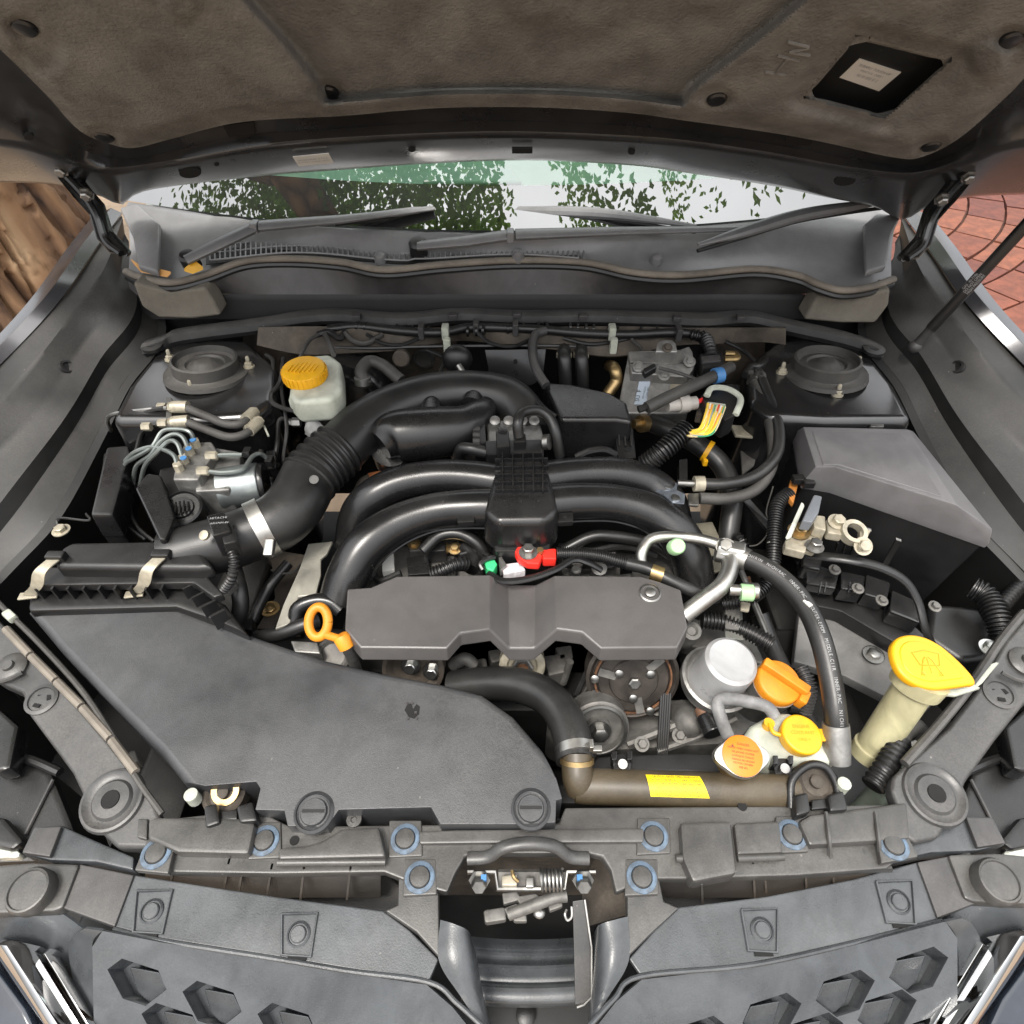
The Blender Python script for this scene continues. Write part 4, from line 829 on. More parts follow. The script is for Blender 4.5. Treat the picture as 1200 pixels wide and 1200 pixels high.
# pulleys and belts
def pulley(name, label, c, d, prof, m, n=44):
    t = thing(name, label, 'pulley'); fin(B().lathe(prof, c, d, n), 'rim', m, t); return t
AX = (0.0, -.86, .5)
pc = W(742, 796, .775); t = pulley('compressor_clutch', 'grimy round clutch plate of the air conditioning compressor', pc, AX, [(.066, -.04), (.068, -.012), (.068, -.004), (.063, -.002), (.058, -.007), (.053, -.002), (.050, .002), (.036, .003), (.034, .006), (.016, .007), (0, .007)], mat('clutch_steel', (.05, .042, .036), .5, metal=.5, dust=.3, var=.5, vscale=30))
m_ = rotto(AX)
fin(B().lathe([(.0535, -.001), (.054, .0015), (.0565, .0015), (.057, -.001)], pc, AX, 44, ring=True), 'rust_ring', MT['rust'], t)
for k in range(3):
    a = 2.1 * k + .5
    fin(B().lathe([(.0065, 0), (.0065, .004), (.0045, .0055), (0, .0055)], pc + m_ @ Vector((.026 * math.cos(a), .026 * math.sin(a), .006)), AX, 14), 'rivet', MT['steel'], t)
    fin(B().lathe([(.0065, 0), (.0065, .004), (.0045, .0055), (0, .0055)], pc + m_ @ Vector((.056 * math.cos(a + .5), .056 * math.sin(a + .5), .001)), AX, 14), 'rivet', MT['steel'], t)
    fin(B().box(pc + m_ @ Vector((.040 * math.cos(a + .25), .040 * math.sin(a + .25), .005)), (.026, .012, .003), m_ @ Matrix.Rotation(a + .25, 3, 'Z')), 'spring_strap', MT['darkalu'], t)
fin(B().lathe([(.009, 0), (.009, .008), (.007, .0095), (0, .0095)], pc + m_ @ Vector((0, 0, .006)), AX, 6), 'hub_bolt', MT['steel'], t)
ip = W(702, 856, .735)
t = pulley('idler_pulley', 'smooth dark tensioner pulley behind the radiator hose', ip, (0.05, -.86, .5), [(.044, -.035), (.044, -.004), (.041, -.002), (.040, .001), (.036, .001), (.034, -.008), (.018, -.010), (.017, .0), (0, .001)], MT['darkalu'])
fin(B().lathe([(.0405, 0), (.0405, .002), (.037, .0025), (.036, .001)], ip, (0.05, -.86, .5), 44, ring=True), 'bright_rim', MT['alupipe'], t)
hexbolt('centre_bolt', ip + Vector((0, -.002, .001)), (.05, -.86, .5), .011, .012, MT['steel'], t)
cp = W(612, 780, .77)
t = pulley('alternator_nut_hub', 'pale round hub with rusty hex nut under the engine cover', cp, AX, [(.034, -.02), (.034, 0), (.030, .003), (.023, .003), (.020, -.002), (0, -.002)], MT['cream'])
fin(B().lathe([(.0165, -.003), (.0165, .008), (.014, .010), (.010, .010), (.0095, .006), (0, .006)], cp, AX, 6), 'nut', MT['steel'], t)
fin(B().lathe([(.0092, .005), (.0092, .0075), (0, .0075)], cp, AX, 14), 'shaft_end', MT['rust'], t)
gp = W(484, 785, .765)
t = pulley('accessory_pulley', 'brownish metal pulley with two bolts under the cover edge', gp, AX, [(.046, -.03), (.046, 0), (.040, .002), (.030, -.004), (.014, -.002), (0, -.002)], MT['grime'])
for dx in (0, .03): hexbolt('pulley_bolt', gp + Vector((dx - .002, 0, .012 - dx * .5)), AX, .009, .012, MT['bright'], t)
fin(B().tube([W(530, 780, .745), W(545, 772, .76), W(556, 780, .75)], .010, n=10), 'tensioner_arm', MT['darkalu'], t)
bl = thing('drive_belt', 'black ribbed drive belt running down beside the clutch plate', 'belt')
b = B()
for k in range(5): b.tube([W(775 + k * 2.6, 812, .755), W(771 + k * 2.6, 884, .70)], .0022, n=6, smooth=False)
b.plate([W(774, 812, .752), W(787, 812, .752), W(783, 884, .697), W(770, 884, .697)], (0, .002, -.003))
fin(b, 'right_run', MT['rubber'], bl)
fin(B().plate([W(692, 770, .77), W(697, 770, .77), W(678, 815, .72), W(672, 815, .72)], (0, .004, -.02)), 'left_run', MT['rubber'], bl)
# ================================================================ engine cover
ec = thing('engine_cover', 'faceted grey plastic engine cover with central V groove', 'engine cover')
zt = .875; KC = dict(k=.10, y0=.28)
TL = [(407, 690), (435, 688), (465, 675), (574, 673), (574, 737), (540, 742), (524, 760), (422, 759), (404, 737)]
TR = [(650, 674), (751, 675), (772, 681), (798, 691), (806, 735), (794, 759), (704, 760), (682, 741), (652, 737)]
V = [W(*p, zt, **KC) for p in TL] + [W(*p, zt, **KC) for p in TR]
V += [W(596, 685, zt - .026, **KC), W(627, 685, zt - .026, **KC), W(626, 760, zt - .030, **KC), W(597, 760, zt - .030, **KC)]
F = [tuple(range(9)), tuple(range(9, 18)), (3, 18, 21, 4), (18, 19, 20, 21), (19, 9, 17, 20)]
b = B(); b.shell(V, F, (0, -.006, -.022))
fin(b, 'shell', MT['cover'], ec, bevel=.0025, seg=2, sharp=14)
fin(B().lathe([(.0155, -.010), (.0155, -.001), (.0135, .0005), (.0130, -.006), (.008, -.006), (.0075, .001), (.0055, .002), (0, .002)], W(762, 694, .878, **KC), (0, -.1, 1), 26), 'fixing_grommet', MT['steel'], ec)
# dipstick
dp = thing('oil_dipstick', 'orange oil dipstick with ring handle', 'dipstick')
d0 = W(402, 750, .865); rc = W(373, 729, .885)
rg = [rc + Vector((math.cos(a) * .013, math.sin(a) * .020 * .8, math.sin(a) * .020 * .6)) for a in [6.2832 * i / 20 for i in range(21)]]
fin(B().tube(rg, .0065, n=10, sub=2).tube([rc + Vector((.009, -.014, -.008)), d0], .0055, n=10, smooth=False).lathe([(.0105, -.012), (.0115, .004), (.009, .008), (0, .008)], d0, (-.35, .45, .7), 16), 'handle', MT['orange'], dp)
fin(B().tube([d0, W(412, 770, .82), W(420, 790, .76)], .008, n=10), 'guide_tube', MT['darkalu'], dp)
fin(B().slab([(340, 750), (372, 752), (376, 766), (345, 764)], .82, .02), 'bracket', MT['alu'], dp, bevel=.003)
fin(B().lathe([(.026, -.03), (.026, 0), (.022, .003), (.017, -.002), (0, -.002)], W(390, 768, .80), (0, -.5, 1), 26), 'oil_seal_cap', MT['darkalu'], eng)
# ================================================================ intake manifold
im = thing('intake_manifold', 'satin black plastic intake manifold with four curved runners', 'manifold')
def runner(l, rr):
    P_ = cr([W(*p) for p in l], 8); R_ = [rr[0]] * len(P_)
    for i in range(len(P_)): f = i / (len(P_) - 1) * (len(rr) - 1); j = min(int(f), len(rr) - 2); R_[i] = rr[j] + (rr[j + 1] - rr[j]) * (f - j)
    sv = []
    for i, p in enumerate(P_):
        t_ = (P_[min(i + 1, len(P_) - 1)] - P_[max(i - 1, 0)]).normalized(); n_ = t_.cross(Vector((0, 0, 1))).normalized()
        if n_.y > 0: n_ = -n_
        sv.append(p + (n_ * .80 + t_.cross(n_).normalized() * (.6 if t_.cross(n_).z < 0 else -.6)) * R_[i])
    sv = sv[4:-6]
    fin(B().tube(sv, .0024, n=6, smooth=False), 'mould_seam', MT['plastic_clean'], im)
    fin(B().tube([(W(*p), r) for p, r in zip(l, rr)], .03, n=28, sub=8), 'runner', MT['plastic_clean'], im)
runner([(590, 566, .915), (545, 560, .915), (505, 560, .912), (465, 568, .905), (436, 584, .89), (420, 606, .86), (414, 640, .81)], (.030, .029, .028, .029, .030, .031, .031))
runner([(590, 596, .905), (550, 596, .905), (508, 600, .90), (465, 615, .89), (430, 640, .875), (410, 672, .85), (398, 706, .82)], (.031, .030, .029, .031, .033, .033, .032))
runner([(635, 562, .915), (680, 556, .915), (725, 556, .912), (760, 566, .90), (782, 586, .88), (790, 610, .84)], (.030, .028, .028, .028, .029, .029))
runner([(635, 592, .905), (680, 588, .905), (725, 590, .90), (765, 602, .89), (795, 626, .87), (810, 656, .84), (816, 690, .80)], (.031, .030, .029, .030, .031, .031, .030))
# seam flanges along the runners
for l in ([(560, 612, .885), (508, 617, .882), (468, 634, .872), (436, 660, .855), (412, 690, .835)], [(660, 603, .885), (722, 606, .88), (760, 620, .87), (786, 644, .85)], [(560, 578, .895), (508, 578, .89), (468, 590, .88)], [(660, 573, .895), (740, 572, .89)]):
    P = cr([W(*p) for p in l], 6)
    fin(B().grid([[p + Vector((0, -.004, 0)) for p in P], [p + Vector((0, .012, 0)) for p in P]]), 'seam_flange', MT['plastic_clean'], im, solid=.003)
fin(B().slab([(583, 536), (638, 534), (645, 556), (650, 575), (655, 598), (640, 610), (582, 611), (567, 598), (573, 575), (578, 556)], .945, .07, grow=.06), 'plenum', MT['plastic_clean'], im, bevel=.012, seg=3)
rb = B()
for x in (588, 600, 612, 624, 635): rb.plate([W(x, 530, .957), W(x + 1.4, 530, .957), W(x + 2.0, 575, .951), W(x + .6, 575, .951)], (0, 0, -.012))
rb0 = fin(rb, 'plenum_ribs', MT['plastic_clean'], im)
for y in (537, 546, 555, 564, 573): fin(B().plate([W(580, y, .951), W(642, y - 1, .951), W(642, y + .4, .951), W(580, y + 1.4, .951)], (0, 0, -.010)), 'plenum_cross_rib', MT['plastic_clean'], rb0)
for x in (590, 610, 630): fin(B().plate([W(x, 586, .948), W(x + 1.6, 586, .948), W(x + 1.6, 614, .915), W(x, 614, .915)], (0, 0, -.014)), 'front_gusset', MT['plastic_clean'], im)
fin(B().slab([(570, 612), (652, 611), (648, 622), (574, 622)], .90, .006), 'front_lip', MT['plastic_clean'], im, bevel=.001)
fin(B().slab([(576, 622), (646, 622), (644, 646), (580, 646)], .892, .10), 'front_wall', MT['plastic'], im, bevel=.003)
for x in (546, 662):
    e = fin(B().slab([(x - 10, 601), (x + 10, 600), (x + 10, 611), (x - 10, 612)], .915, .01), 'lug', MT['plastic'], im, bevel=.0015)
    fin(B().lathe([(.003, 0), (.003, .0006), (0, .0006)], W(x, 606, .915), (0, 0, 1), 12), 'lug_hole', blk, e)
fin(B().tube([W(495, 646, .86), W(515, 628, .87), W(540, 626, .872), W(562, 640, .86), W(572, 662, .83)], .009, n=10), 'breather_hose', MT['rubber'], im)
fin(B().tube([W(660, 645, .845), W(690, 630, .86), W(715, 628, .862), W(760, 636, .85), W(785, 650, .83)], .009, n=10), 'breather_hose', MT['rubber'], im)
# throttle body
tb_ = thing('throttle_body', 'aluminium throttle body with black connector and small hoses', 'throttle')
fin(B().slab([(570, 492), (632, 490), (638, 512), (634, 528), (572, 528)], .945, .07), 'casting', MT['alu'], tb_, bevel=.006)
for x in (580, 596, 612, 626): fin(B().lathe([(.009, -.02), (.009, .004), (.006, .006), (0, .006)], W(x, 494, .95), (0, -.4, 1), 12), 'boss', MT['alu'], tb_)
fin(B().slab([(555, 490), (568, 488), (570, 518), (556, 520)], .95, .05), 'motor_cover', MT['plastic'], tb_, bevel=.003)
for i in range(4): fin(B().slab([(554, 493 + i * 7), (562, 493 + i * 7), (562, 497 + i * 7), (554, 497 + i * 7)], .953, .01), 'cover_rib', MT['plastic_grey'], tb_)
fin(B().slab([(568, 516), (634, 514), (636, 530), (570, 532)], .948, .05), 'flange', MT['plastic'], tb_, bevel=.003)
cn = fin(B().slab([(581, 504), (596, 503), (598, 522), (582, 524)], .965, .035), 'connector', MT['plastic'], tb_, bevel=.003)
fin(B().slab([(584, 500), (594, 500), (594, 506), (584, 506)], .968, .02), 'connector_latch', MT['plastic_clean'], cn, bevel=.002)
fin(B().slab([(602, 508), (616, 507), (617, 517), (602, 518)], .965, .03), 'purge_valve', MT['plastic'], tb_, bevel=.003)
fin(B().tube([W(608, 512, .965), W(607, 496, .985), W(612, 484, .99), W(630, 481, .985), W(644, 490, .975), W(652, 510, .955), W(656, 535, .92)], .0085, n=12), 'bypass_hose', MT['rubber'], tb_)
fin(B().tube([W(570, 530, .935), W(552, 526, .94), (W(541, 526, .935)), W(538, 536, .91), W(540, 552, .88)], .010, n=12), 'coolant_hose', MT['rubber'], tb_)
fin(B().lathe([(.013, -.004), (.013, .004), (.010, .005), (0, .005)], W(641, 518, .95), (1, -.3, .3), 16), 'side_plug', MT['steel'], tb_)
# things tucked beside the bellows
tk = thing('orange_connector', 'small rust orange connector beside the intake hose', 'connector')
fin(B().slab([(430, 554), (446, 551), (448, 559), (432, 562)], .87, .02), 'body', mat('brown_plastic', (.36, .13, .05), .5), tk, bevel=.002)
fin(B().tube([W(446, 556, .865), W(462, 552, .86), W(478, 549, .855)], .006, n=8), 'lead', MT['plastic'], tk)
fin(B().tube([W(420, 575, .85), W(425, 565, .86), W(434, 560, .865)], .008, n=8), 'lead', MT['grime'], tk)
fin(B().tube([W(472, 558, .85), W(480, 546, .87), W(492, 546, .87), W(498, 556, .85)], .012, n=12), 'heater_elbow', MT['rubber'], tk)
# ================================================================ between manifold and cover
ij = thing('injector_rail_parts', 'black injector connectors and bolts behind the engine cover', 'injector')
fin(B().slab([(478, 632), (536, 630), (540, 642), (480, 646)], .83, .02), 'rail_casting', MT['alu'], ij, bevel=.003)
fin(B().slab([(494, 632), (522, 630), (523, 645), (495, 647)], .85, .03), 'injector_body', MT['plastic'], ij, bevel=.004)
for x, y in ((485, 637), (520, 643), (533, 643)): hexbolt('rail_bolt', W(x, y, .835), (0, -.3, 1), .007, .007, MT['brass'], ij)
fin(B().slab([(476, 652), (502, 650), (504, 672), (478, 674)], .835, .03), 'coil_connector', MT['plastic_clean'], ij, bevel=.003)
fin(B().slab([(504, 653), (534, 650), (534, 668), (504, 670)], .82, .02), 'coil_base', MT['darkalu'], ij, bevel=.003)
fin(B().tube([W(506, 674, .855), W(520, 668, .862), W(536, 661, .866), W(548, 661, .86)], .0105, n=12, ridges=12, amp=.003), 'loom_sleeve', MT['plastic'], ij)
fin(B().tube([W(545, 640, .84), W(556, 652, .84), W(552, 668, .84)], .012, n=10), 'loom_end', MT['plastic'], ij)
fin(B().slab([(448, 650), (461, 647), (462, 668), (448, 670)], .82, .012), 'bar_code_tag', MT['white'], ij)
for x, y in ((675, 668), (702, 667)): fin(B().lathe([(.008 if x < 690 else .012, -.02), (.008 if x < 690 else .012, .004), (.006, .006), (0, .006)], W(x, y, .84), (0, -.3, 1), 16), 'rail_cap', MT['alu'], ij)
fin(B().slab([(655, 660), (700, 654), (740, 664), (740, 676), (660, 674)], .815, .02), 'rail_casting', MT['darkalu'], ij, bevel=.003)
cn = thing('green_connector', 'bright green plug behind the engine cover groove', 'connector')
fin(B().slab([(567, 657), (578, 653), (583, 661), (578, 669), (570, 666)], .875, .02), 'plug', MT['green'], cn, bevel=.002)
fin(B().tube([W(566, 668, .873), W(563, 661, .877), W(570, 655, .88), W(580, 653, .878)], .004, n=8), 'lock_ring', MT['plastic_clean'], cn)
wc_ = thing('clear_connector', 'clear and white plug beside the green connector', 'connector')
fin(B().slab([(584, 653), (588, 652), (594, 662), (586, 668)], .88, .015), 'guard', MT['steel'], wc_, bevel=.001)
fin(B().slab([(588, 661), (612, 658), (616, 668), (590, 673)], .874, .016), 'plug', mat('clear_plastic', (.55, .52, .53), .25, var=.3, vscale=80), wc_, bevel=.002)
fin(B().tube([W(573, 672, .868), W(590, 681, .876), W(620, 678, .88), W(650, 668, .885), W(672, 656, .885), W(690, 660, .88), W(705, 668, .87)], .0055, n=8, flat=.8), 'cable', MT['plastic'], wc_)
rc_ = thing('red_terminal_clamp', 'bright red covered cable clamp with steel bolt', 'terminal')
fin(B().slab([(606, 640), (620, 638), (624, 644), (636, 650), (632, 661), (618, 660), (607, 654), (603, 646)], .893, .014), 'clamp', MT['red'], rc_, bevel=.003)
fin(B().slab([(634, 643), (652, 642), (652, 655), (636, 655)], .892, .018), 'boot', MT['red'], rc_, bevel=.003)
hexbolt('clamp_bolt', W(619, 648, .894), (0, 0, 1), .009, .012, MT['steel'], rc_)
fin(B().lathe([(.005, 0), (.005, .006), (0, .006)], W(633, 647, .893), (0, 0, 1), 10), 'stud', MT['brass'], rc_)
fin(B().tube([W(652, 649, .885), W(680, 649, .885), W(705, 652, .883), W(722, 657, .88), W(735, 660, .878)], .0095, n=12, ridges=34, amp=.0022), 'cable_sleeve', MT['plastic'], rc_)
fin(B().tube([W(733, 660, .878), W(760, 667, .875), W(785, 680, .87), W(815, 694, .86), W(840, 700, .84)], .0098, n=12), 'cable', MT['rubber'], rc_)
fin(B().lathe([(.0118, -.009), (.0118, .009)], W(770, 672, .873), (1, -.4, -.05), 16), 'tape_band', MT['brass'], rc_)
# ================================================================ rear right: control unit, loom, hoses
rbx = thing('intake_silencer_box', 'smooth black plastic box between throttle body and heater hoses', 'box')
fin(B().slab([(637, 447), (668, 449), (715, 459), (735, 471), (741, 494), (722, 491), (657, 491), (648, 470)], .965, .09, grow=.06), 'case', MT['plastic_clean'], rbx, bevel=.007, seg=3)
br = fin(B().slab([(720, 503), (742, 501), (746, 536), (724, 538)], .925, .05), 'bracket', MT['plastic'], rbx, bevel=.003)
for x in (724, 731, 738): fin(B().plate([W(x, 500, .940), W(x + 2, 500, .940), W(x + 3, 522, .928), W(x + 1, 522, .928)], (0, 0, -.01)), 'rib', MT['plastic'], br)
fin(B().lathe([(.0055, 0), (.0055, .001), (0, .001)], W(735, 527, .925), (0, 0, 1), 12), 'hole', blk, br)
fin(B().tube([W(675, 536, .93), W(690, 529, .94), W(708, 527, .94), W(722, 533, .93)], .006, n=8), 'pipe_loop', MT['plastic'], rbx)
ht = thing('heater_hoses', 'pair of black heater hoses coming out of the firewall', 'hose')
for x in (661, 681):
    h = fin(B().tube([WY(x, 408, .86), W(x, 414, .97), W(x + 1, 430, .955), W(x + 2, 462, .90)], .0125, n=16), 'hose', MT['rubber'], ht)
    fin(B().lathe([(.0145, -.004), (.0145, .004)], W(x, 416, .968), (0, .25, 1), 18), 'clamp', MT['cream'], h)
fin(B().tube([WY(714, 428, .86), W(720, 432, .955), W(722, 446, .94), W(712, 462, .92)], .011, n=14), 'metal_pipe', MT['brass'], ht)
fb = thing('firewall_bracket', 'black stamped metal bracket on the firewall behind the intake arch', 'bracket')
fin(B().plate([WY(568, 410, .845), WY(640, 409, .845), WY(636, 444, .82), WY(622, 452, .815), WY(575, 448, .82)], (0, .003, -.002)), 'plate', MT['paint'], fb, bevel=.001)
for x, y in ((604, 424), (604, 436), (611, 449)): fin(B().lathe([(.004, 0), (.004, .001), (0, .001)], WY(x, y, .833 - (y - 424) * .0009) + Vector((0, -.004, .002)), (0, -.8, .4), 12), 'hole', blk, fb)
fv = thing('vacuum_valve', 'dark round valve hanging on the firewall by a white clip', 'valve')
fin(B().sphere(W(536, 421, .965), .028, 20, (1, .8, 1)), 'dome', MT['plastic'], fv)
fin(B().tube([W(537, 428, .975), W(546, 442, .96)], .006, n=10, smooth=False), 'nipple', MT['steel'], fv)
gr = thing('firewall_grommet', 'round brown rubber grommet in the firewall sheet', 'grommet')
fin(B().lathe([(.016, -.01), (.016, .004), (.013, .007), (0, .008)], WY(470, 420, .80), (0, -1, .3), 22), 'plug', MT['grime'], gr)
fin(B().tube([W(392, 407, .965), W(440, 408, .965), W(500, 406, .965), W(640, 405, .965), W(714, 408, .965)], .003, n=6), 'thin_pipe', MT['paint_dull'], gr)
# main loom along the rail
lm = thing('wiring_loom', 'black taped wiring loom running along the firewall rail', 'wiring')
fin(B().tube([W(384, 386, .985), W(420, 383, .985), W(470, 388, .985), W(515, 390, .985), W(550, 384, .985), W(605, 385, .985), W(640, 387, .985), W(690, 391, .985), (W(740, 392, .985)), W(790, 390, .985), W(818, 394, .98), W(830, 408, .975)], .0085, n=12, sub=10), 'main_run', MT['plastic'], lm)
sl = B()
for i in range(46):
    x = 392 + i * 9.2; y = 386 + 3 * math.sin((x - 470) * .028)
    if rnd.random() < .55: sl.lathe([(.0098, -.0022), (.0098, .0022)], W(x, y, .985), (1, rnd.uniform(-.3, .3), 0), 12)
fin(sl, 'tape_wraps', MT['plastic_clean'], lm)
for x, y in ((494, 388), (604, 384), (558, 383), (795, 390)): fin(B().box(W(x, y, .988), (.011, .024, .024)), 'strap', MT['plastic_grey'], lm, bevel=.002)
for x in (522, 717):
    fin(B().box(W(x, 389, .990), (.013, .022, .026)).box(W(x + 2, 405, .975), (.013, .012, .030)), 'white_clip', MT['milky'], lm, bevel=.002)
fin(B().tube([W(640, 387, .985), W(627, 393, .985), W(624, 410, .98), W(628, 432, .975), W(640, 452, .965)], .0085, n=10), 'branch', MT['plastic_grey'], lm)
fin(B().tube([W(404, 390, .99), W(415, 400, .98), W(430, 402, .975), W(448, 392, .98)], .005, n=8), 'branch', MT['rubber_grey'], lm)
fin(B().tube([W(372, 392, .99), W(385, 389, .992), (W(398, 396, .985)), W(405, 388, .99)], .006, n=8), 'branch', MT['plastic'], lm)
# control unit
KT = dict(k=.55, y0=.75)
cu = thing('transmission_control_unit', 'silver finned control unit with printed label by the firewall', 'control unit')
fin(B().slab([(737, 411), (797, 409), (808, 405), (812, 412), (814, 428), (806, 484), (727, 484), (724, 478)], .955, .03, **KT), 'case', MT['alu'], cu, bevel=.003)
fin(B().slab([(736, 412), (798, 411), (806, 420), (803, 428), (738, 424)], .964, .02, **KT), 'raised_rim', MT['darkalu'], cu, bevel=.002)
fin(B().slab([(738, 426), (806, 426), (812, 420), (814, 430), (806, 442), (740, 437)], .972, .02, **KT), 'top_flange', MT['alu'], cu, bevel=.002)
fin(B().slab([(770, 402), (775, 398), (788, 398), (792, 402), (794, 412), (768, 412)], .968, .006, **KT), 'ear', MT['alu'], cu, bevel=.002)
hexbolt('ear_bolt', W(782, 408, .972, **KT), (0, -.5, .85), .006, .005, MT['grime'], cu)
for x, y in ((748, 430), (778, 440), (808, 424)): hexbolt('case_screw', W(x, y, .977, **KT), (0, -.5, .85), .007, .005, MT['alu'], cu)
lq = [W(x, y, .9575, **KT) for x, y in ((749, 447), (762, 447), (757, 474), (743, 474))]
lb_ = fin(B().plate(lq, (0, .0005, -.001)), 'barcode_label', mat('pale_blue_label', (.42, .48, .55), .5, var=.05), cu)
ex = (lq[0] - lq[3]).normalized(); ey = (lq[0] - lq[1]).normalized(); o = (lq[0] + lq[1] + lq[2] + lq[3]) / 4 + Vector((0, -.0005, .0008))
fin(B().text('SU  F', .011, o + ey * .006 - ex * .006, ex, ey).text('30919 AG241', .0045, o - ey * .003, ex, ey).text('112300-4892', .0045, o - ey * .009, ex, ey), 'label_print', MT['ink'], lb_)
fin(B().plate([W(x, y, .9578, **KT) for x, y in ((786, 450), (799, 450), (798, 458), (785, 458))], (0, .0005, -.001)), 'small_tag', MT['cream'], cu)
fin(B().slab([(753, 432), (767, 425), (770, 430), (756, 438)], .985, .012, **KT), 'clip', MT['plastic'], cu, bevel=.002)
fin(B().tube([W(772, 431, .985), W(795, 437, .985), W(820, 446, .98)], .003, n=6), 'thin_lead', MT['rubber_grey'], cu)
k1 = thing('black_harness_connector', 'chunky black plug on top of the control unit loom', 'connector')
fin(B().slab([(820, 414), (846, 411), (850, 428), (824, 432)], .985, .03), 'plug', MT['plastic'], k1, bevel=.003)
fin(B().slab([(822, 417), (844, 415), (845, 422), (823, 424)], .989, .01), 'latch', MT['plastic_grey'], k1, bevel=.002)
fin(B().slab([(815, 432), (842, 430), (844, 440), (816, 442)], .955, .03), 'base', MT['plastic'], k1, bevel=.003)
fin(B().tube([W(849, 421, .985), W(864, 420, .985), W(862, 415, .985), W(850, 414, .985)], .005, n=8), 'copper_lead', MT['brass'], k1)
fin(B().tube([W(810, 392, .985), W(826, 396, .985), W(832, 408, .985), W(834, 418, .98)], .010, n=10, ridges=10, amp=.003), 'sleeve', MT['plastic'], k1)
k2 = thing('blue_taped_cable', 'black cable with a band of blue tape across the control unit', 'cable')
fin(B().tube([W(758, 478, .975), W(790, 462, .985), W(830, 444, .985), W(856, 430, .975)], .0105, n=12), 'cable', MT['rubber_grey'], k2)
fin(B().tube([W(768, 473, .978), W(748, 480, .972)], .006, n=8, smooth=False), 'bare_end', MT['dark'], k2)
fin(B().lathe([(.0135, -.008), (.014, 0), (.0135, .008)], W(841, 440, .983), (1, .35, 0), 14), 'blue_tape', MT['blue'], k2)
k3 = thing('white_lever_connector', 'white lever connector packed with coloured wires', 'connector')
fin(B().slab([(822, 462), (830, 452), (866, 458), (862, 486), (850, 492), (826, 476)], .975, .04), 'housing', MT['plastic'], k3, bevel=.004)
fin(B().tube([W(828, 464, .982), W(834, 455, .986), W(850, 455, .988), W(864, 462, .986), W(868, 470, .982), W(862, 486, .975)], .0055, n=8, flat=.7), 'lever', MT['milky'], k3)
fin(B().slab([(829, 470), (851, 473), (848, 480), (828, 477)], .982, .014), 'wire_block', MT['milky'], k3, bevel=.002)
fin(B().slab([(833, 446), (868, 450), (866, 460), (832, 456)], .965, .03), 'back_shell', MT['plastic_clean'], k3, bevel=.004)
for i in range(20):
    s_ = i / 19.; x = 829 + 21 * s_ + rnd.uniform(-1, 1); y = 474 + 3 * s_ + rnd.uniform(-1.5, 1.5); sag = 6 + 14 * s_ + rnd.uniform(-2, 3)
    fin(B().tube([W(x, y, .984), W(x - 2 - 3 * s_, y + 8 + sag * .25, .985), W(820 + 14 * s_, 498 + sag * .55, .975), W(806 + 4 * s_, 505 + 6 * s_, .965), W(798 + rnd.uniform(-2, 2), 508 + rnd.uniform(-3, 3), .955)], .0021, n=6), 'wire', MT['wire'][(0, 6, 0, 1, 2, 4, 0, 5, 3, 6)[i % 10]], k3)
fin(B().tube([W(806, 502, .962), W(794, 513, .955), W(775, 530, .94), W(754, 546, .915)], .0145, n=16, ridges=17, amp=.005), 'loom_sleeve', MT['plastic'], k3)
k4 = thing('grey_sensor_connector', 'pale grey round plug next to the coloured wires', 'connector')
a, c = W(782, 476, .968), W(816, 472, .968)
fin(B().tube([a, a.lerp(c, .45)], .0105, n=14, smooth=False).tube([a.lerp(c, .4), a.lerp(c, .75)], .014, n=14, smooth=False).tube([a.lerp(c, .75), c], .0115, n=14, smooth=False), 'plug', mat('pale_grey_plastic', (.36, .34, .31), .5), k4, bevel=.001)
fin(B().tube([c, W(824, 468, .97), W(832, 466, .97)], .004, n=8), 'wires', MT['wire'][1], k4)
fin(B().slab([(818, 474), (828, 472), (826, 486), (816, 484)], .955, .02), 'holder', MT['grime'], k4, bevel=.002)
# hoses
def hose(name, label, pts, r, m=None, **kw):
    t = thing(name, label, 'hose'); fin(B().tube([W(*p) for p in pts], r, n=16, sub=8, **kw), 'tube', m or MT['rubber'], t); return t
t = hose('coolant_hose', 'thick black bypass hose with yellow clip behind the manifold', [(762, 495, .90), (790, 506, .905), (822, 524, .90), (846, 546, .885), (858, 580, .865), (854, 625, .83), (850, 660, .79)], .017)
fin(B().tube([W(762, 495, .90), W(742, 497, .91)], .008, n=12, smooth=False).tube([W(757, 496, .903), W(750, 497, .907)], .0155, n=12, smooth=False), 'brass_joint', MT['brass'], t)
fin(B().lathe([(.0195, -.004), (.0195, .004)], W(829, 529, .897), (.8, -.5, -.2), 18), 'yellow_clip', MT['yellow'], t)
fin(B().box(W(826, 541, .89), (.008, .012, .012)), 'clip_ear', MT['yellow'], t, bevel=.002)
t = hose('fuel_hose', 'upper of two long black fuel hoses curving to the manifold bracket', [(818, 567, .915), (850, 567, .918), (885, 558, .925), (908, 536, .935), (913, 510, .94), (908, 485, .945), (896, 455, .955), (888, 436, .96)], .0095)
fin(B().tube([W(794, 566, .915), W(820, 567, .915)], .0055, n=10, smooth=False), 'steel_end', MT['steel'], t)
fin(B().lathe([(.0125, -.008), (.0125, .008)], W(819, 567, .915), (1, 0, 0), 14), 'clamp', MT['cream'], t)
fin(B().lathe([(.0118, -.006), (.0118, .006)], W(890, 443, .958), (.2, 1, .1), 14), 'clamp', MT['steel'], t)
t = hose('fuel_hose', 'lower of two long black fuel hoses with worn brown sleeve', [(820, 584, .905), (855, 584, .905), (885, 574, .91), (903, 550, .92), (906, 520, .93), (899, 485, .94), (888, 455, .95), (879, 438, .955)], .0092, MT['rubber_grey'])
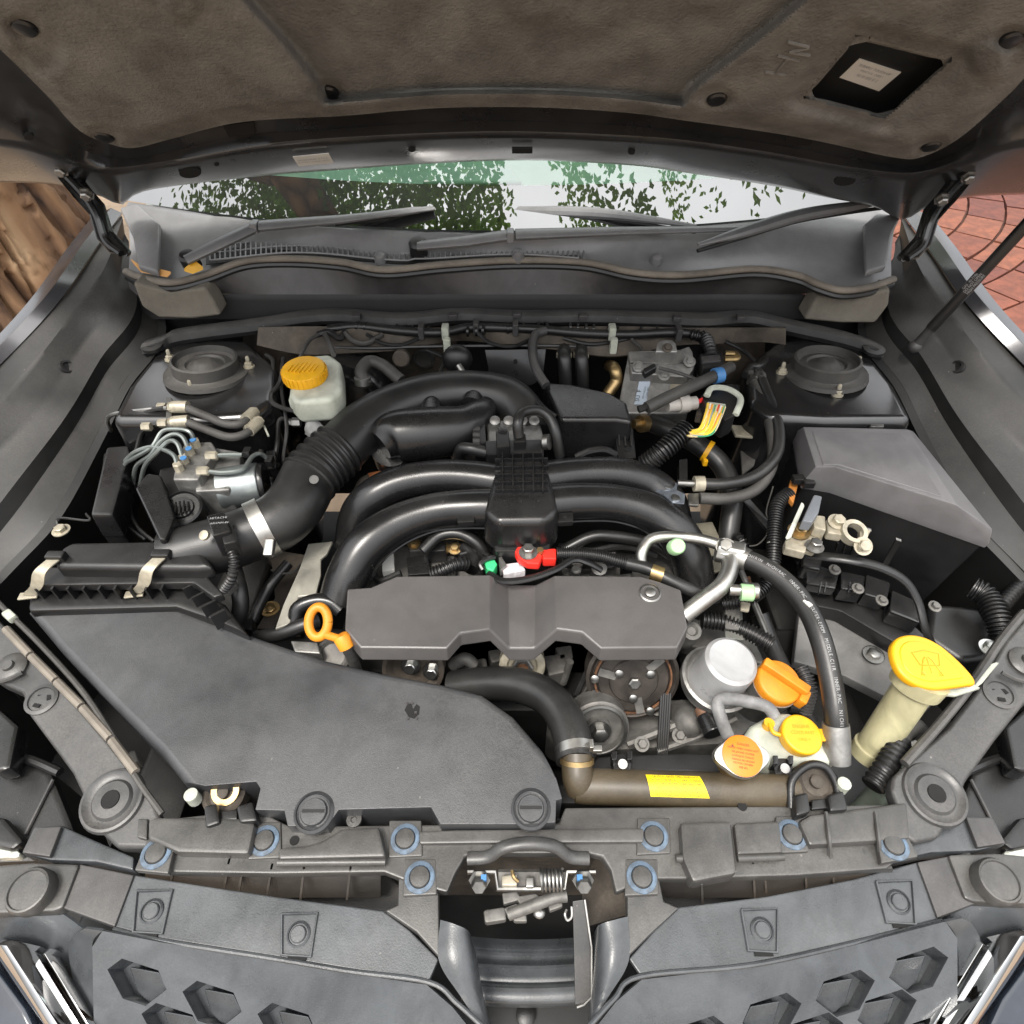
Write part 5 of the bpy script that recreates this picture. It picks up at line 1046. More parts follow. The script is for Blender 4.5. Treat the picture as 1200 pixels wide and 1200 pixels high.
fin(B().lathe([(.0118, -.006), (.0118, .006)], W(883, 446, .953), (.3, 1, .1), 14), 'clamp', MT['steel'], t)
fin(B().tube([W(873, 440, .955), W(880, 430, .955), W(892, 428, .955), W(905, 414, .94)], .007, n=10), 'firewall_end', MT['rubber'], t)
t = thing('hose_bracket', 'blue grey zinc bracket with slotted holes on the manifold end', 'bracket')
fin(B().slab([(768, 575), (780, 563), (794, 566), (793, 574), (803, 579), (802, 590), (788, 589), (778, 580)], .912, .003), 'plate', mat('zinc_plate', (.40, .45, .52), .3, metal=.85, var=.2, vscale=60), t, bevel=.0008)
for x, y in ((782, 570), (791, 584)): fin(B().lathe([(.007, 0), (.007, .003), (.004, .003)], W(x, y, .912), (.2, 0, 1), 14).lathe([(.004, 0), (.004, .0032), (0, .0032)], W(x, y, .912), (.2, 0, 1), 12), 'eyelet', MT['steel'], t)
fin(B().slab([(806, 578), (820, 577), (819, 592), (807, 591)], .908, .006), 'strap', MT['steel'], t, bevel=.002)
fin(B().slab([(796, 538), (806, 537), (806, 562), (796, 562)], .90, .02), 'upright', MT['plastic'], t, bevel=.002)
t = thing('gearbox_bracket', 'dull metal bracket and pin under the coloured wires', 'bracket')
fin(B().slab([(856, 497), (888, 500), (891, 508), (886, 512), (862, 510)], .90, .006), 'plate', MT['cream'], t, bevel=.002)
fin(B().slab([(868, 526), (890, 520), (884, 545), (870, 556)], .86, .006), 'lower_plate', MT['darkalu'], t, bevel=.002)
fin(B().lathe([(.008, 0), (.008, .012), (0, .012)], W(886, 520, .87), (0, 0, 1), 6), 'pin', MT['steel'], t)
# ================================================================ fuse box and battery tray
fx = thing('fuse_box', 'large black fuse box with slanted pale grey lid', 'fuse box')
ZF = .95
V = [W(941, 500, ZF), W(1064, 503, ZF), W(1122, 592, ZF - .004), W(978, 547, ZF), W(956, 547, ZF)]
V += [W(930, 507, ZF - .035), W(1070, 505, ZF - .02), W(1164, 621, ZF - .03), W(1160, 637, ZF - .05), W(975, 572, ZF - .035), W(940, 566, ZF - .035)]
lid = fin(B().shell(V, [(0, 4, 3, 2, 1), (1, 2, 7, 6), (2, 3, 9, 8), (2, 8, 7), (3, 4, 10, 9), (4, 0, 5, 10), (0, 1, 6, 5)], (0, 0, -.012)), 'lid', MT['lidgrey'], fx, bevel=.004, seg=2, sharp=30)
c5 = sum(V[:5], Vector()) / 5
fin(B().prism([c5 + (p - c5) * .84 + Vector((0, 0, .0016)) for p in V[:5]], [c5 + (p - c5) * .87 + Vector((0, 0, -.002)) for p in V[:5]]), 'raised_panel', MT['lidgrey'], lid, bevel=.001)
t_ = [v + Vector((0, 0, -.008)) for v in V[5:]]; c = sum(t_, Vector()) / 6
fin(B().prism([c + (p - c) * .975 for p in t_], [c + (p - c) * .93 + Vector((-.006, .010, -.17)) for p in t_]), 'case', MT['plastic'], fx, bevel=.005)
for p in ((935, 562, .918), (947, 566, .918)): fin(B().box(W(*p), (.018, .014, .012)), 'lid_catch', MT['plastic'], fx, bevel=.002)
for a in ((1015, 618), (1050, 630)): fin(B().plate([W(a[0], a[1], .885), W(a[0] + 6, a[1] + 2, .885), W(a[0] - 12, a[1] + 34, .83), W(a[0] - 18, a[1] + 32, .83)], (0, -.003, -.002)), 'case_rib', MT['plastic'], fx)
fin(B().slab([(1020, 495), (1028, 492), (1036, 493), (1036, 500), (1020, 500)], .945, .01), 'rear_tab', MT['steel'], fx, bevel=.001)
wh = B()
for x in (981, 990, 1000): wh.plate([W(x, 635, .865), W(x + 1.5, 635, .865), W(x - 4, 652, .84), W(x - 5.5, 652, .84)], (0, -.004, 0))
wh.plate([W(976, 650, .843), W(996, 657, .843), W(995, 659, .84), W(975, 652, .84)], (0, -.004, 0))
fin(wh, 'cable_guide', MT['plastic_clean'], fx)
# terminals off the battery
bt = thing('battery_terminal', 'corroded cream battery clamp with round post ring resting against fuse box', 'terminal')
fin(B().lathe([(.019, -.008), (.019, .006), (.0125, .006), (.0125, -.008)], W(1000, 624, .905), (.05, -.35, 1), 24, ring=True), 'post_ring', MT['cream'], bt)
fin(B().slab([(951, 602), (968, 604), (969, 622), (954, 618)], .905, .02), 'crimp', MT['cream'], bt, bevel=.004)
fin(B().slab([(968, 608), (990, 611), (988, 627), (970, 624)], .905, .016), 'strap', MT['cream'], bt, bevel=.003)
fin(B().slab([(1008, 618), (1022, 620), (1016, 630), (1012, 642), (1006, 640)], .905, .014), 'jaw', MT['cream'], bt, bevel=.003)
hexbolt('clamp_nut', W(981, 612, .908), (0, -.2, 1), .009, .010, MT['cream'], bt)
hexbolt('jaw_bolt', W(1011, 640, .898), (0, -.6, .8), .009, .010, MT['cream'], bt)
b2 = thing('battery_terminal', 'corroded cream battery clamp plate with two bolts beside the ribbed cable', 'terminal')
fin(B().slab([(930, 616), (966, 626), (960, 640), (954, 648), (920, 638), (922, 630)], .885, .010), 'plate', MT['cream'], b2, bevel=.003)
fin(B().slab([(920, 632), (946, 640), (944, 648), (920, 642)], .893, .016), 'jaw', MT['cream'], b2, bevel=.003)
hexbolt('clamp_bolt', W(936, 623, .888), (0, 0, 1), .011, .010, MT['brass'], b2); hexbolt('clamp_bolt', W(954, 641, .888), (0, 0, 1), .009, .012, MT['steel'], b2)
fin(B().plate([W(939, 588, .935), W(942, 590, .935), W(926, 628, .895), W(920, 630, .892)], (.002, -.002, -.004)), 'lever', MT['milky'], b2, bevel=.001)
b3 = thing('fusible_link', 'grey blue plastic fuse link block clipped beside the battery clamp', 'fuse')
fin(B().slab([(954, 579), (964, 581), (960, 600), (952, 612), (940, 610), (946, 596)], .925, .02), 'block', mat('smoke_plastic', (.14, .15, .165), .35), b3, bevel=.003)
b4 = thing('battery_cable', 'ribbed black battery cable beside the orange rubber boot', 'cable')
fin(B().tube([W(926, 578, .90), W(912, 590, .895), W(908, 615, .88), W(907, 640, .865), W(905, 662, .85), W(896, 686, .835), W(875, 702, .825), W(846, 707, .815)], .0105, n=14, ridges=56, amp=.0025), 'sleeve', MT['plastic'], b4)
fin(B().slab([(927, 560), (936, 566), (930, 590), (922, 580)], .905, .01), 'orange_boot', mat('burnt_orange', (.42, .16, .03), .6, var=.3), b4, bevel=.002)
fin(B().tube([W(945, 650, .86), W(990, 655, .875), W(1030, 664, .875), W(1060, 680, .865), W(1076, 705, .845), W(1084, 735, .82), W(1096, 765, .78)], .0085, n=10, flat=.6), 'flat_cable', MT['plastic'], b4)
tr = thing('battery_tray', 'dusty grey empty battery tray sloping below the fuse box', 'tray')
fin(B().slab([(938, 705), (985, 716), (1050, 745), (1110, 790), (1090, 830), (1045, 820), (990, 792), (930, 775)], .73, .02), 'pan', mat('dusty_tray', (.13, .13, .128), .6, dust=.5, var=.2, bump=.1), tr, bevel=.004)
fin(B().slab([(938, 690), (990, 690), (1075, 735), (1110, 770), (1100, 782), (1040, 748), (985, 716), (936, 706)], .76, .03), 'rear_lip', MT['plastic'], tr, bevel=.004)
hexbolt('tray_bolt', W(1023, 768, .735), (0, 0, 1), .010, .008, MT['steel'], tr)
fin(B().lathe([(.016, 0), (.016, .004), (.011, .004)], W(1023, 768, .7315), (0, 0, 1), 22), 'bolt_cup', MT['plastic'], tr)
fin(B().tube([W(965, 700, .745), W(1000, 712, .748), W(1020, 728, .745), W(1034, 752, .74)], .005, n=8), 'vent_tube', MT['dark'], tr)
jb = thing('bracket_cluster', 'cluster of black metal brackets and bolts below the fuse box', 'bracket')
for (q, z, h) in (([(945, 665), (985, 668), (980, 690), (945, 684)], .80, .02), ([(985, 668), (1015, 674), (1012, 694), (985, 690)], .80, .03), ([(1015, 672), (1045, 682), (1040, 704), (1012, 696)], .79, .03), ([(1045, 690), (1085, 708), (1078, 730), (1042, 716)], .79, .03), ([(940, 648), (965, 652), (962, 668), (940, 664)], .82, .03)):
    fin(B().slab(q, z, h), 'bracket', MT['paint'], jb, bevel=.004)
for x, y in ((978, 668), (1033, 704), (1095, 711), (1005, 690)): hexbolt('bolt', W(x, y, .812), (0, -.2, 1), .006, .006, MT['darkalu'], jb)
for x in (996, 1001, 1006, 962, 968): fin(B().plate([W(x, 682, .815), W(x + 1.3, 682, .815), W(x - 1, 694, .805), W(x - 2.3, 694, .805)], (0, 0, -.006)), 'fin', MT['plastic_clean'], jb)
rs = thing('relay_bracket_box', 'dull black box in the corner between fuse box and headlight bracket', 'box')
fin(B().slab([(1090, 705), (1150, 710), (1168, 740), (1160, 772), (1128, 775), (1085, 745)], .76, .10), 'case', MT['plastic'], rs, bevel=.012, seg=3)
fin(B().tube([W(1138, 688, .80), W(1155, 698, .80), W(1168, 722, .795), W(1176, 752, .78)], .016, n=16, ridges=16, amp=.004), 'corrugated_tube', MT['plastic'], rs)
hexbolt('corner_bolt', W(1160, 760, .80), (0, 0, 1), .010, .008, MT['bright'], rs)
fin(B().tube([W(1174, 710, .80), W(1190, 692, .80), W(1205, 680, .80)], .010, n=12, ridges=10, amp=.003), 'corrugated_tube', MT['plastic'], rs)
# ================================================================ air conditioning lines
ac = thing('air_conditioning_pipe', 'bare aluminium air conditioning pipe with pale green caps', 'pipe')
fin(B().tube([W(752, 664, .87), W(752, 648, .885), W(760, 634, .892), W(778, 629, .895), W(815, 631, .895), W(843, 639, .893), W(856, 648, .89)], .0085, n=16), 'thin_pipe', MT['alupipe'], ac)
fin(B().tube([W(856, 650, .888), W(855, 668, .885), W(846, 686, .88), W(826, 702, .87), W(800, 722, .855)], .0125, n=16), 'thick_pipe', MT['alupipe'], ac)
fin(B().lathe([(.020, -.02), (.020, .02)], W(855, 647, .888), (1, -.3, 0), 6), 'joint_block', MT['alupipe'], ac, bevel=.004)
hexbolt('joint_bolt', W(850, 641, .90), (-.2, -.3, 1), .009, .010, MT['alupipe'], ac)
fin(B().lathe([(.012, -.008), (.012, .010), (.010, .013), (0, .0135)], W(792, 641, .90), (0, -.55, .8), 20), 'green_cap', MT['palegreen'], ac)
fin(B().lathe([(.008, 0), (.008, .022), (.0115, .022), (.0115, .038), (.0095, .040), (0, .040)], W(855, 691, .878), (1, -.15, .1), 18), 'service_valve', MT['alupipe'], ac)
fin(B().lathe([(.0122, .0), (.0122, .016), (.010, .018), (0, .018)], W(868, 694, .881), (1, -.15, .1), 18), 'green_cap', MT['palegreen'], ac)
HP = [(862, 651, .886), (890, 662, .890), (920, 682, .89), (945, 712, .885), (962, 750, .875), (973, 795, .855), (979, 835, .835), (980, 866, .81)]
hb_ = thing('air_conditioning_hose', 'thick black hose printed with white lettering arching to front', 'hose')
hp = [W(*p) for p in HP]
fin(B().tube(hp, .0142, n=20, sub=10), 'tube', MT['rubber'], hb_)
def along(P, s, right):
    D = 0
    for a, c in zip(P, P[1:]):
        l = (c - a).length
        if D + l >= s: return a + (c - a) * ((s - D) / l), (c - a).normalized()
        D += l
    return P[-1], (P[-1] - P[-2]).normalized()
hs = cr(hp, 20); tb = B(); msg = 'NICHIRIN  NICHIRAC  INNER-PAC  * OUTER-EPDM  MIDDLE-CIIR  INNER-PAC  NICHIRIN'; s_ = .012
L_ = sum((c - a).length for a, c in zip(hs, hs[1:])); stp = (L_ - .02) / len(msg)
for ch in msg:
    if ch != ' ':
        p, d_ = along(hs, s_, 0); v = (CAM - p).normalized(); sd_ = d_.cross(v).normalized(); n_ = (v - d_ * v.dot(d_)).normalized()
        dirn = (n_ * .9 - sd_ * .42).normalized(); u_ = dirn.cross(d_).normalized()
        tb.text(ch, .0068, p + dirn * .0145, d_, u_, w=.85)
    s_ += stp
fin(tb, 'printed_lettering', MT['whiteink'], hb_, label='white lettering along the hose')
p, d_ = along(hs, L_ * .40, 0); fin(B().box(p + Vector((-.002, -.006, .0125)), (.006, .012, .002), Matrix.Rotation(.5, 3, 'Z')), 'pink_mark', MT['white'], hb_)
fin(B().lathe([(.0165, -.02), (.0175, 0), (.0165, .014)], hp[0] + (hp[1] - hp[0]) * .12, hp[1] - hp[0], 18), 'crimp_collar', MT['alupipe'], hb_)
fin(B().lathe([(.0165, -.02), (.0175, 0), (.0165, .03)], hp[-1], hp[-1] - hp[-2], 18), 'crimp_collar', MT['alu'], hb_)
# ================================================================ oil side
of = thing('oil_filter', 'silver grey upright oil filter can in its drip cup', 'oil filter')
od = Vector((.10, -.10, 1)); oc = W(838, 798, .775)
fin(B().lathe([(.046, -.014), (.051, .0), (.051, .010), (.047, .012), (.044, .003), (.040, .0)], oc, od, 44), 'drip_cup', MT['alu'], of)
can = fin(B().lathe([(.0395, -.02), (.0395, .006), (.0375, .012), (.0375, .056), (.036, .063), (.031, .067), (.028, .0665), (0, .066)], oc, od, 44), 'can', MT['filter'], of)
for i, ch in enumerate('Zeg TO-4152'):
    a = R(218 + i * 10.5); od_ = od.normalized(); m_ = rotto(od)
    n_ = (Vector((math.cos(a), math.sin(a), 0)) - od_ * od_.dot(Vector((math.cos(a), math.sin(a), 0)))).normalized()
    if i == 0: tb = B()
    tb.text(ch, .012, oc + od_ * .020 + n_ * .0378, od_.cross(n_), od_)
fin(tb, 'can_lettering', MT['greyink'], can)
on = thing('oil_filler', 'cast oil filler neck with orange bar grip cap', 'filler')
nd = Vector((.14, -.16, 1)); nc = W(904, 806, .785)
fin(B().lathe([(.030, -.06), (.030, -.012), (.033, -.010), (.033, .012)], nc, nd, 30), 'neck', MT['alu'], on)
cc = nc + nd.normalized() * .014; nm = rotto(nd)
cap = fin(B().lathe([(.0315, -.004), (.0315, .009), (.030, .012), (.028, .013), (0, .013)], cc, nd, 36), 'cap', MT['orange'], on)
xg = Matrix.Rotation(-.62, 3, 'Z')
nb = Matrix((Vector((1, 0, 0)) - nd.normalized() * nd.normalized().x, Vector((0, 1, 0)) - nd.normalized() * nd.normalized().y, nd.normalized())).transposed()
fin(B().box(cc + nb @ (xg @ Vector((0.002, 0.006, .019))), (.070, .014, .014), nb @ xg).box(cc + nb @ (xg @ Vector((.037, 0, .006))), (.012, .022, .022), nb @ xg), 'grip', MT['orange'], cap, bevel=.003)
t = thing('ribbed_loom_tube', 'grey corrugated loom tube dropping beside the oil filler', 'hose')
fin(B().tube([W(938, 782, .80), W(945, 796, .795), W(948, 812, .785), W(942, 836, .76)], .0095, n=12, ridges=15, amp=.003), 'tube', MT['plastic_grey'], t)
t = thing('oil_sensor_plug', 'black sensor plug on a copper base by the radiator cap', 'sensor')
a, c = W(824, 830, .755), W(838, 860, .755)
fin(B().tube([a, a.lerp(c, .35)], .013, n=14, smooth=False), 'base', mat('copper_brown', (.25, .14, .09), .5, metal=.5), t)
fin(B().tube([a.lerp(c, .3), c], .0165, n=14, smooth=False), 'plug', MT['plastic_clean'], t, bevel=.003)
t = thing('crankcase_pipe', 'grimy loom and bracket behind the oil filter', 'hose')
fin(B().tube([W(822, 726, .80), W(850, 730, .80), W(880, 742, .80), W(905, 756, .80)], .012, n=12, ridges=20, amp=.003), 'loom', MT['plastic'], t)
fin(B().slab([(850, 706), (868, 708), (866, 738), (850, 736)], .81, .004), 'bracket', MT['darkalu'], t, bevel=.001)
fin(B().lathe([(.014, -.04), (.014, .004), (.009, .006), (.006, .002), (0, .002)], W(810, 740, .82), (0, -.3, 1), 16), 'bolt_boss', MT['darkalu'], t)
fin(B().tube([W(880, 700, .83), W(892, 728, .80), W(900, 748, .78)], .004, n=8), 'rod', MT['steel'], t)
t = thing('small_clamp_fitting', 'bright clamp and black fitting between oil filler and coolant tank', 'fitting')
hexbolt('clamp_screw', W(926, 815, .775), (.6, -.4, .6), .010, .016, MT['bright'], t)
fin(B().slab([(906, 824), (924, 820), (928, 834), (910, 838)], .76, .02), 'fitting', MT['plastic'], t, bevel=.003)
fin(B().tube([W(924, 828, .765), W(940, 832, .762), W(952, 846, .75)], .009, n=10), 'tail', MT['rubber'], t)
# ================================================================ tanks
ct = thing('coolant_tank', 'milky coolant overflow tank with yellow eared cap', 'tank')
fin(B().slab([(905, 834), (925, 832), (948, 842), (988, 884), (975, 896), (900, 896), (866, 868), (880, 848)], .80, .10), 'tank', MT['milky'], ct, bevel=.012, seg=3)
cc = W(938, 862, .812); cdn = Vector((.08, -.10, 1))
nb = Matrix((Vector((1, 0, 0)) - cdn.normalized() * cdn.normalized().x, Vector((0, 1, 0)) - cdn.normalized() * cdn.normalized().y, cdn.normalized())).transposed()
cap = fin(B().lathe([(.024, -.012), (.026, 0), (.026, .005), (.024, .007), (0, .0072)], cc, cdn, 36).box(cc + nb @ Vector((.028, .0, .003)), (.020, .016, .005), nb), 'cap', MT['yellow'], ct, bevel=.001)
fin(B().text('ENGINE', .0065, cc + nb @ Vector((0, .009, .0074)), nb @ Vector((1, 0, 0)), nb @ Vector((0, 1, 0))).text('COOLANT', .0065, cc + nb @ Vector((0, .001, .0074)), nb @ Vector((1, 0, 0)), nb @ Vector((0, 1, 0))).text('ONLY', .0065, cc + nb @ Vector((0, -.008, .0074)), nb @ Vector((1, 0, 0)), nb @ Vector((0, 1, 0))), 'cap_lettering', mat('dark_yellow_ink', (.45, .24, .01), .6), cap)
fin(B().tube([W(902, 848, .812), W(906, 858, .812), (W(914, 861, .812)), W(922, 862, .812)], .0028, n=8).lathe([(.007, -.012), (.007, .003), (0, .003)], W(901, 848, .808), (0, 0, 1), 12), 'cap_tether', MT['yellow'], ct)
oh = hose('overflow_hose', 'grey rubber overflow hose bent between radiator cap and coolant tank', [(853, 862, .795), (846, 845, .81), (841, 825, .82), (850, 819, .82), (875, 822, .818), (898, 828, .815), (908, 840, .808)], .0085, mat('pale_rubber', (.17, .17, .17), .5, dust=.5, var=.35, vscale=40))
wf = thing('washer_filler', 'tall yellowed washer fluid filler neck with bright yellow cap', 'filler')
f0, f1 = W(1018, 886, .745), W(1078, 796, .875)
fin(B().tube([(f0, .026), (f0.lerp(f1, .12), .026), (f0.lerp(f1, .13), .023), (f0.lerp(f1, .86), .0235), (f0.lerp(f1, .9), .031), (f1 + (f1 - f0) * .04, .033)], .024, n=26, smooth=False), 'neck', MT['milkyold'], wf)
wd = Vector((.10, -.22, 1)); wc2 = W(1082, 777, .895)
nb = Matrix((Vector((1, 0, 0)) - wd.normalized() * wd.normalized().x, Vector((0, 1, 0)) - wd.normalized() * wd.normalized().y, wd.normalized())).transposed()
ol = [(-.043, .0), (-.040, .018), (-.028, .031), (-.010, .036), (.010, .033), (.028, .022), (.045, .002), (.056, -.018), (.055, -.028), (.045, -.030), (.018, -.034), (-.006, -.036), (-.028, -.029), (-.040, -.016)]
ol = cr([Vector((x, y, 0)) for x, y in ol], 4, closed=True)
cap = fin(B().prism([wc2 + nb @ (p + Vector((0, 0, .007))) for p in ol], [wc2 + nb @ (p + Vector((0, 0, -.006))) for p in ol]), 'cap', MT['yellow'], wf, bevel=.004, seg=3)
fin(B().prism([wc2 + nb @ (p * .74 + Vector((-.002, 0, .0085))) for p in ol], [wc2 + nb @ (p * .77 + Vector((-.002, 0, .005))) for p in ol]), 'cap_boss', MT['yellow'], cap, bevel=.0015)
# washer symbol: windscreen outline with a spray
ic = B(); hh = .0088
def ip_(x, y): return wc2 + nb @ Vector((x, y, hh))
for l in ([(-.018, .010), (-.012, -.006), (.014, -.006), (.018, .010), (0, .014), (-.018, .010)], [(0, -.016), (0, .004)], [(-.012, -.014), (-.006, .001), (-.002, .005)], [(.012, -.014), (.006, .001), (.002, .005)], [(-.012, -.014), (-.014, -.019), (-.010, -.019), (-.012, -.014)], [(.012, -.014), (.014, -.019), (.010, -.019), (.012, -.014)]):
    ic.tube([ip_(*p) for p in l], .0007, n=5, smooth=False)
fin(ic, 'washer_symbol', mat('amber_line', (.55, .27, .01), .5), cap)
fin(B().slab([(1098, 806), (1140, 800), (1150, 806), (1120, 815), (1100, 813)], .872, .006), 'strap', MT['milky'], wf, bevel=.002)
fin(B().plate([W(1140, 806, .868), W(1148, 800, .872), W(1168, 776, .882), W(1162, 778, .880)], (.004, 0, -.002)), 'strap_tab', MT['milky'], wf)
wt = thing('washer_tank', 'pale green washer fluid tank top under the headlight bracket', 'tank')
fin(B().slab([(1048, 888), (1075, 868), (1090, 880), (1062, 930), (1036, 945), (1024, 915)], .745, .14), 'tank', mat('pale_green_plastic', (.52, .62, .52), .45, sss=.3, dust=.2), wt, bevel=.012, seg=3)
fin(B().slab([(1062, 870), (1082, 862), (1088, 876), (1070, 888)], .775, .03), 'pump_connector', MT['white'], wt, bevel=.003)
fin(B().tube([W(1022, 922, .78), W(1040, 895, .79), W(1056, 868, .79)], .0135, n=14, ridges=10, amp=.002), 'taped_loom', MT['plastic'], wt)
fin(B().tube([W(1054, 872, .79), (W(1058, 858, .79)), W(1072, 852, .785), W(1080, 862, .775)], .0125, n=12), 'loom_elbow', MT['rubber_grey'], wt)
lc_ = thing('engine_side_clutter', 'tan engine bracket, rods and wires deep between manifold and fuse box', 'bracket')
fin(B().slab([(814, 613), (835, 611), (843, 628), (846, 668), (833, 671), (825, 642)], .83, .006), 'tan_bracket', mat('tan_plate', (.22, .20, .15), .5, metal=.3, dust=.3, var=.2), lc_, bevel=.002)
fin(B().lathe([(.004, 0), (.004, .001), (0, .001)], W(836, 654, .831), (0, 0, 1), 12), 'bracket_hole', blk, lc_)
fin(B().tube([W(868, 668, .84), W(884, 706, .81), W(900, 746, .78)], .0045, n=8), 'rod', MT['darkalu'], lc_)
fin(B().plate([W(868, 584, .86), W(878, 584, .86), W(908, 618, .83), W(902, 624, .83)], (0, 0, -.006)), 'strap', MT['plastic'], lc_)
fin(B().tube([W(878, 640, .84), W(888, 638, .845), W(898, 628, .85), W(904, 615, .86), W(898, 600, .87), W(906, 570, .89)], .0012, n=6), 'thin_wire', MT['rubber_grey'], lc_)
for x, y in ((901, 627), (902, 637)): fin(B().lathe([(.005, 0), (.005, .006), (0, .006)], W(x, y, .865), (.3, -.3, 1), 10), 'white_pip', MT['milky'], lc_)
fin(B().tube([W(862, 628, .84), W(868, 634, .84), W(872, 642, .835)], .008, n=8, ridges=4, amp=.003), 'boot', MT['plastic'], lc_)
fin(B().slab([(848, 712), (870, 712), (872, 750), (850, 748)], .80, .005), 'dull_bracket', mat('dull_green_grey', (.14, .145, .13), .5, metal=.3, dust=.3), lc_, bevel=.002)
fin(B().slab([(868, 704), (880, 706), (878, 716), (868, 714)], .84, .006), 'tab', MT['cream'], lc_, bevel=.002)
fin(B().tube([W(876, 676, .80), W(880, 690, .79)], .004, n=8, smooth=False), 'rusty_stub', MT['rust'], lc_)
fin(B().tube([W(890, 720, .77), W(905, 760, .74), W(925, 800, .70)], .014, n=12), 'lower_hose', MT['rubber'], lc_)
fin(B().slab([(740, 700), (800, 720), (880, 740), (900, 780), (820, 760), (740, 740)], .70, .03), 'casting', MT['darkalu'], lc_, bevel=.006)
# ================================================================ radiator
rd = thing('radiator', 'brown radiator top tank with yellow warning label', 'radiator')
ra, rb_ = W(674, 921, .788), W(934, 929, .788); rdir = (rb_ - ra).normalized(); RR = .0215
fin(B().tube([(ra - rdir * .004, .012), (ra, .020), (ra + rdir * .01, RR), (ra.lerp(rb_, .5), RR), (rb_ - rdir * .01, RR), (rb_, .018)], RR, n=30, smooth=False), 'top_tank', MT['olive'], rd)
nk = W(676, 900, .802)
fin(B().tube([ra + rdir * .006, ra + Vector((.003, .004, .012)), nk + Vector((0, -.004, .004)), nk + Vector((0, .012, .010))], .0195, n=24), 'inlet_neck', MT['olive'], rd)
fin(B().lathe([(.0215, -.003), (.0215, .003)], nk + Vector((0, .006, .008)), (0, .75, .6), 24), 'neck_bead', MT['brass'], rd)
up_ = Vector((0, 0, 1)); fr_ = rdir.cross(up_).normalized()
if fr_.y > 0: fr_ = -fr_
def onr(px, ang, lift): s = (W(px, 925, .80) - ra).dot(rdir); return ra + rdir * s + (up_ * math.sin(ang) + fr_ * math.cos(ang)) * (RR + lift)
lrows = []
for i in range(9):
    a = R(112 - i * 8.6); lrows.append([onr(757 + (63 + i * .6) * j / 8 + i * .5, a, .0007) for j in range(9)])
lab = fin(B().grid(lrows), 'warning_label', MT['yellowlabel'], rd, solid=.0004, label='yellow warning label with fine print')
tb = B(); lines = ['CAUTION  NEVER OPEN WHEN HOT', 'ATTENTION NE PAS OUVRIR A CHAUD', 'COOLING FAN MAY START ANY TIME', 'KEEP HANDS AND TOOLS AWAY', 'USE GENUINE LONG LIFE COOLANT', 'SEE OWNERS MANUAL FOR DETAILS']
for i, s_ in enumerate(lines):
    a = R(104 - i * 11); c = onr(791 + i * .6, a, .0012); n_ = (up_ * math.sin(a) + fr_ * math.cos(a)); tb.text(s_, .0044, c, rdir, n_.cross(rdir), w=.78)
fin(tb, 'label_print', MT['ink'], lab)
fin(B().box((0.09, .075, .60), (.56, .022, .34)), 'core', MT['dark'], rd)
cpz = W(868, 887, .832); cd_ = Vector((.03, -.22, 1))
nb = Matrix((Vector((1, 0, 0)) - cd_.normalized() * cd_.normalized().x, Vector((0, 1, 0)) - cd_.normalized() * cd_.normalized().y, cd_.normalized())).transposed()
rcap = thing('pressure_cap', 'silver eared radiator cap with orange warning disc', 'cap')
ol = []
for i in range(48):
    a = 6.2832 * i / 48; r_ = .0265 + .009 * max(0, math.cos(a)) ** 10 + .009 * max(0, -math.cos(a)) ** 10
    ol.append(Vector((r_ * math.cos(a), r_ * math.sin(a), 0)))
shell_ = fin(B().prism([cpz + nb @ (p * .97 + Vector((0, 0, .006))) for p in ol], [cpz + nb @ (p + Vector((0, 0, -.004))) for p in ol]), 'shell', MT['alupipe'], rcap, bevel=.002)
fin(B().lathe([(.022, -.03), (.022, -.002)], cpz, cd_, 24), 'filler_neck', MT['brass'], rcap)
disc = fin(B().lathe([(.0245, .005), (.0245, .0068), (.0235, .0074), (0, .0074)], cpz, cd_, 36), 'warning_disc', MT['orangelabel'], rcap)
tb = B(); rx_ = nb @ Vector((1, -.18, 0)); ry_ = nb @ Vector((.18, 1, 0))
for s_, y_, z_ in (('DANGER', .013, .0042), ('NEVER OPEN WHEN HOT', .0075, .0036), ('NE JAMAIS OUVRIR', .003, .0036), ('LORSQUE CHAUD', -.0015, .0036), ('NIEMALS BEI HEISSEM', -.006, .0032), ('MOTOR OFFNEN', -.010, .0034), ('108 kPa', -.0145, .0038)): tb.text(s_, z_, cpz + nb @ Vector((.18 * y_ + .0005, y_, .0076)), rx_, ry_, w=.9)
tri = [cpz + nb @ Vector((x, y, .0078)) for x, y in ((-.0125, .0105), (-.0085, .0105), (-.0105, .0145))]; tb.add(tri, [(0, 1, 2)])
fin(tb, 'disc_print', mat('brown_ink', (.16, .04, .01), .6), disc)
uh = thing('radiator_hose', 'thick black upper radiator hose bending down to the radiator', 'hose')
fin(B().tube([W(530, 806, .745), W(570, 801, .765), W(608, 803, .782), W(640, 816, .795), W(660, 838, .802), W(670, 864, .806), W(674, 892, .806)], .0245, n=28, sub=8), 'hose', MT['rubber'], uh)
hc = W(674, 881, .806)
ck = fin(B().tube([hc + Vector((0, .006, 0)), hc + Vector((.001, -.006, 0))], .0262, n=30, smooth=False), 'spring_clamp', MT['alupipe'], uh)
fin(B().box(hc + Vector((.018, -.003, .024)), (.005, .012, .014)).box(hc + Vector((.026, -.004, .016)), (.012, .008, .008)), 'clamp_ears', MT['alupipe'], ck, bevel=.001)
fs = thing('fan_shroud', 'black radiator fan shroud strip behind the top tank', 'shroud')
fin(B().slab([(690, 896), (700, 886), (800, 882), (925, 888), (930, 905), (690, 905)], .765, .22), 'shroud', MT['plastic'], fs, bevel=.004)
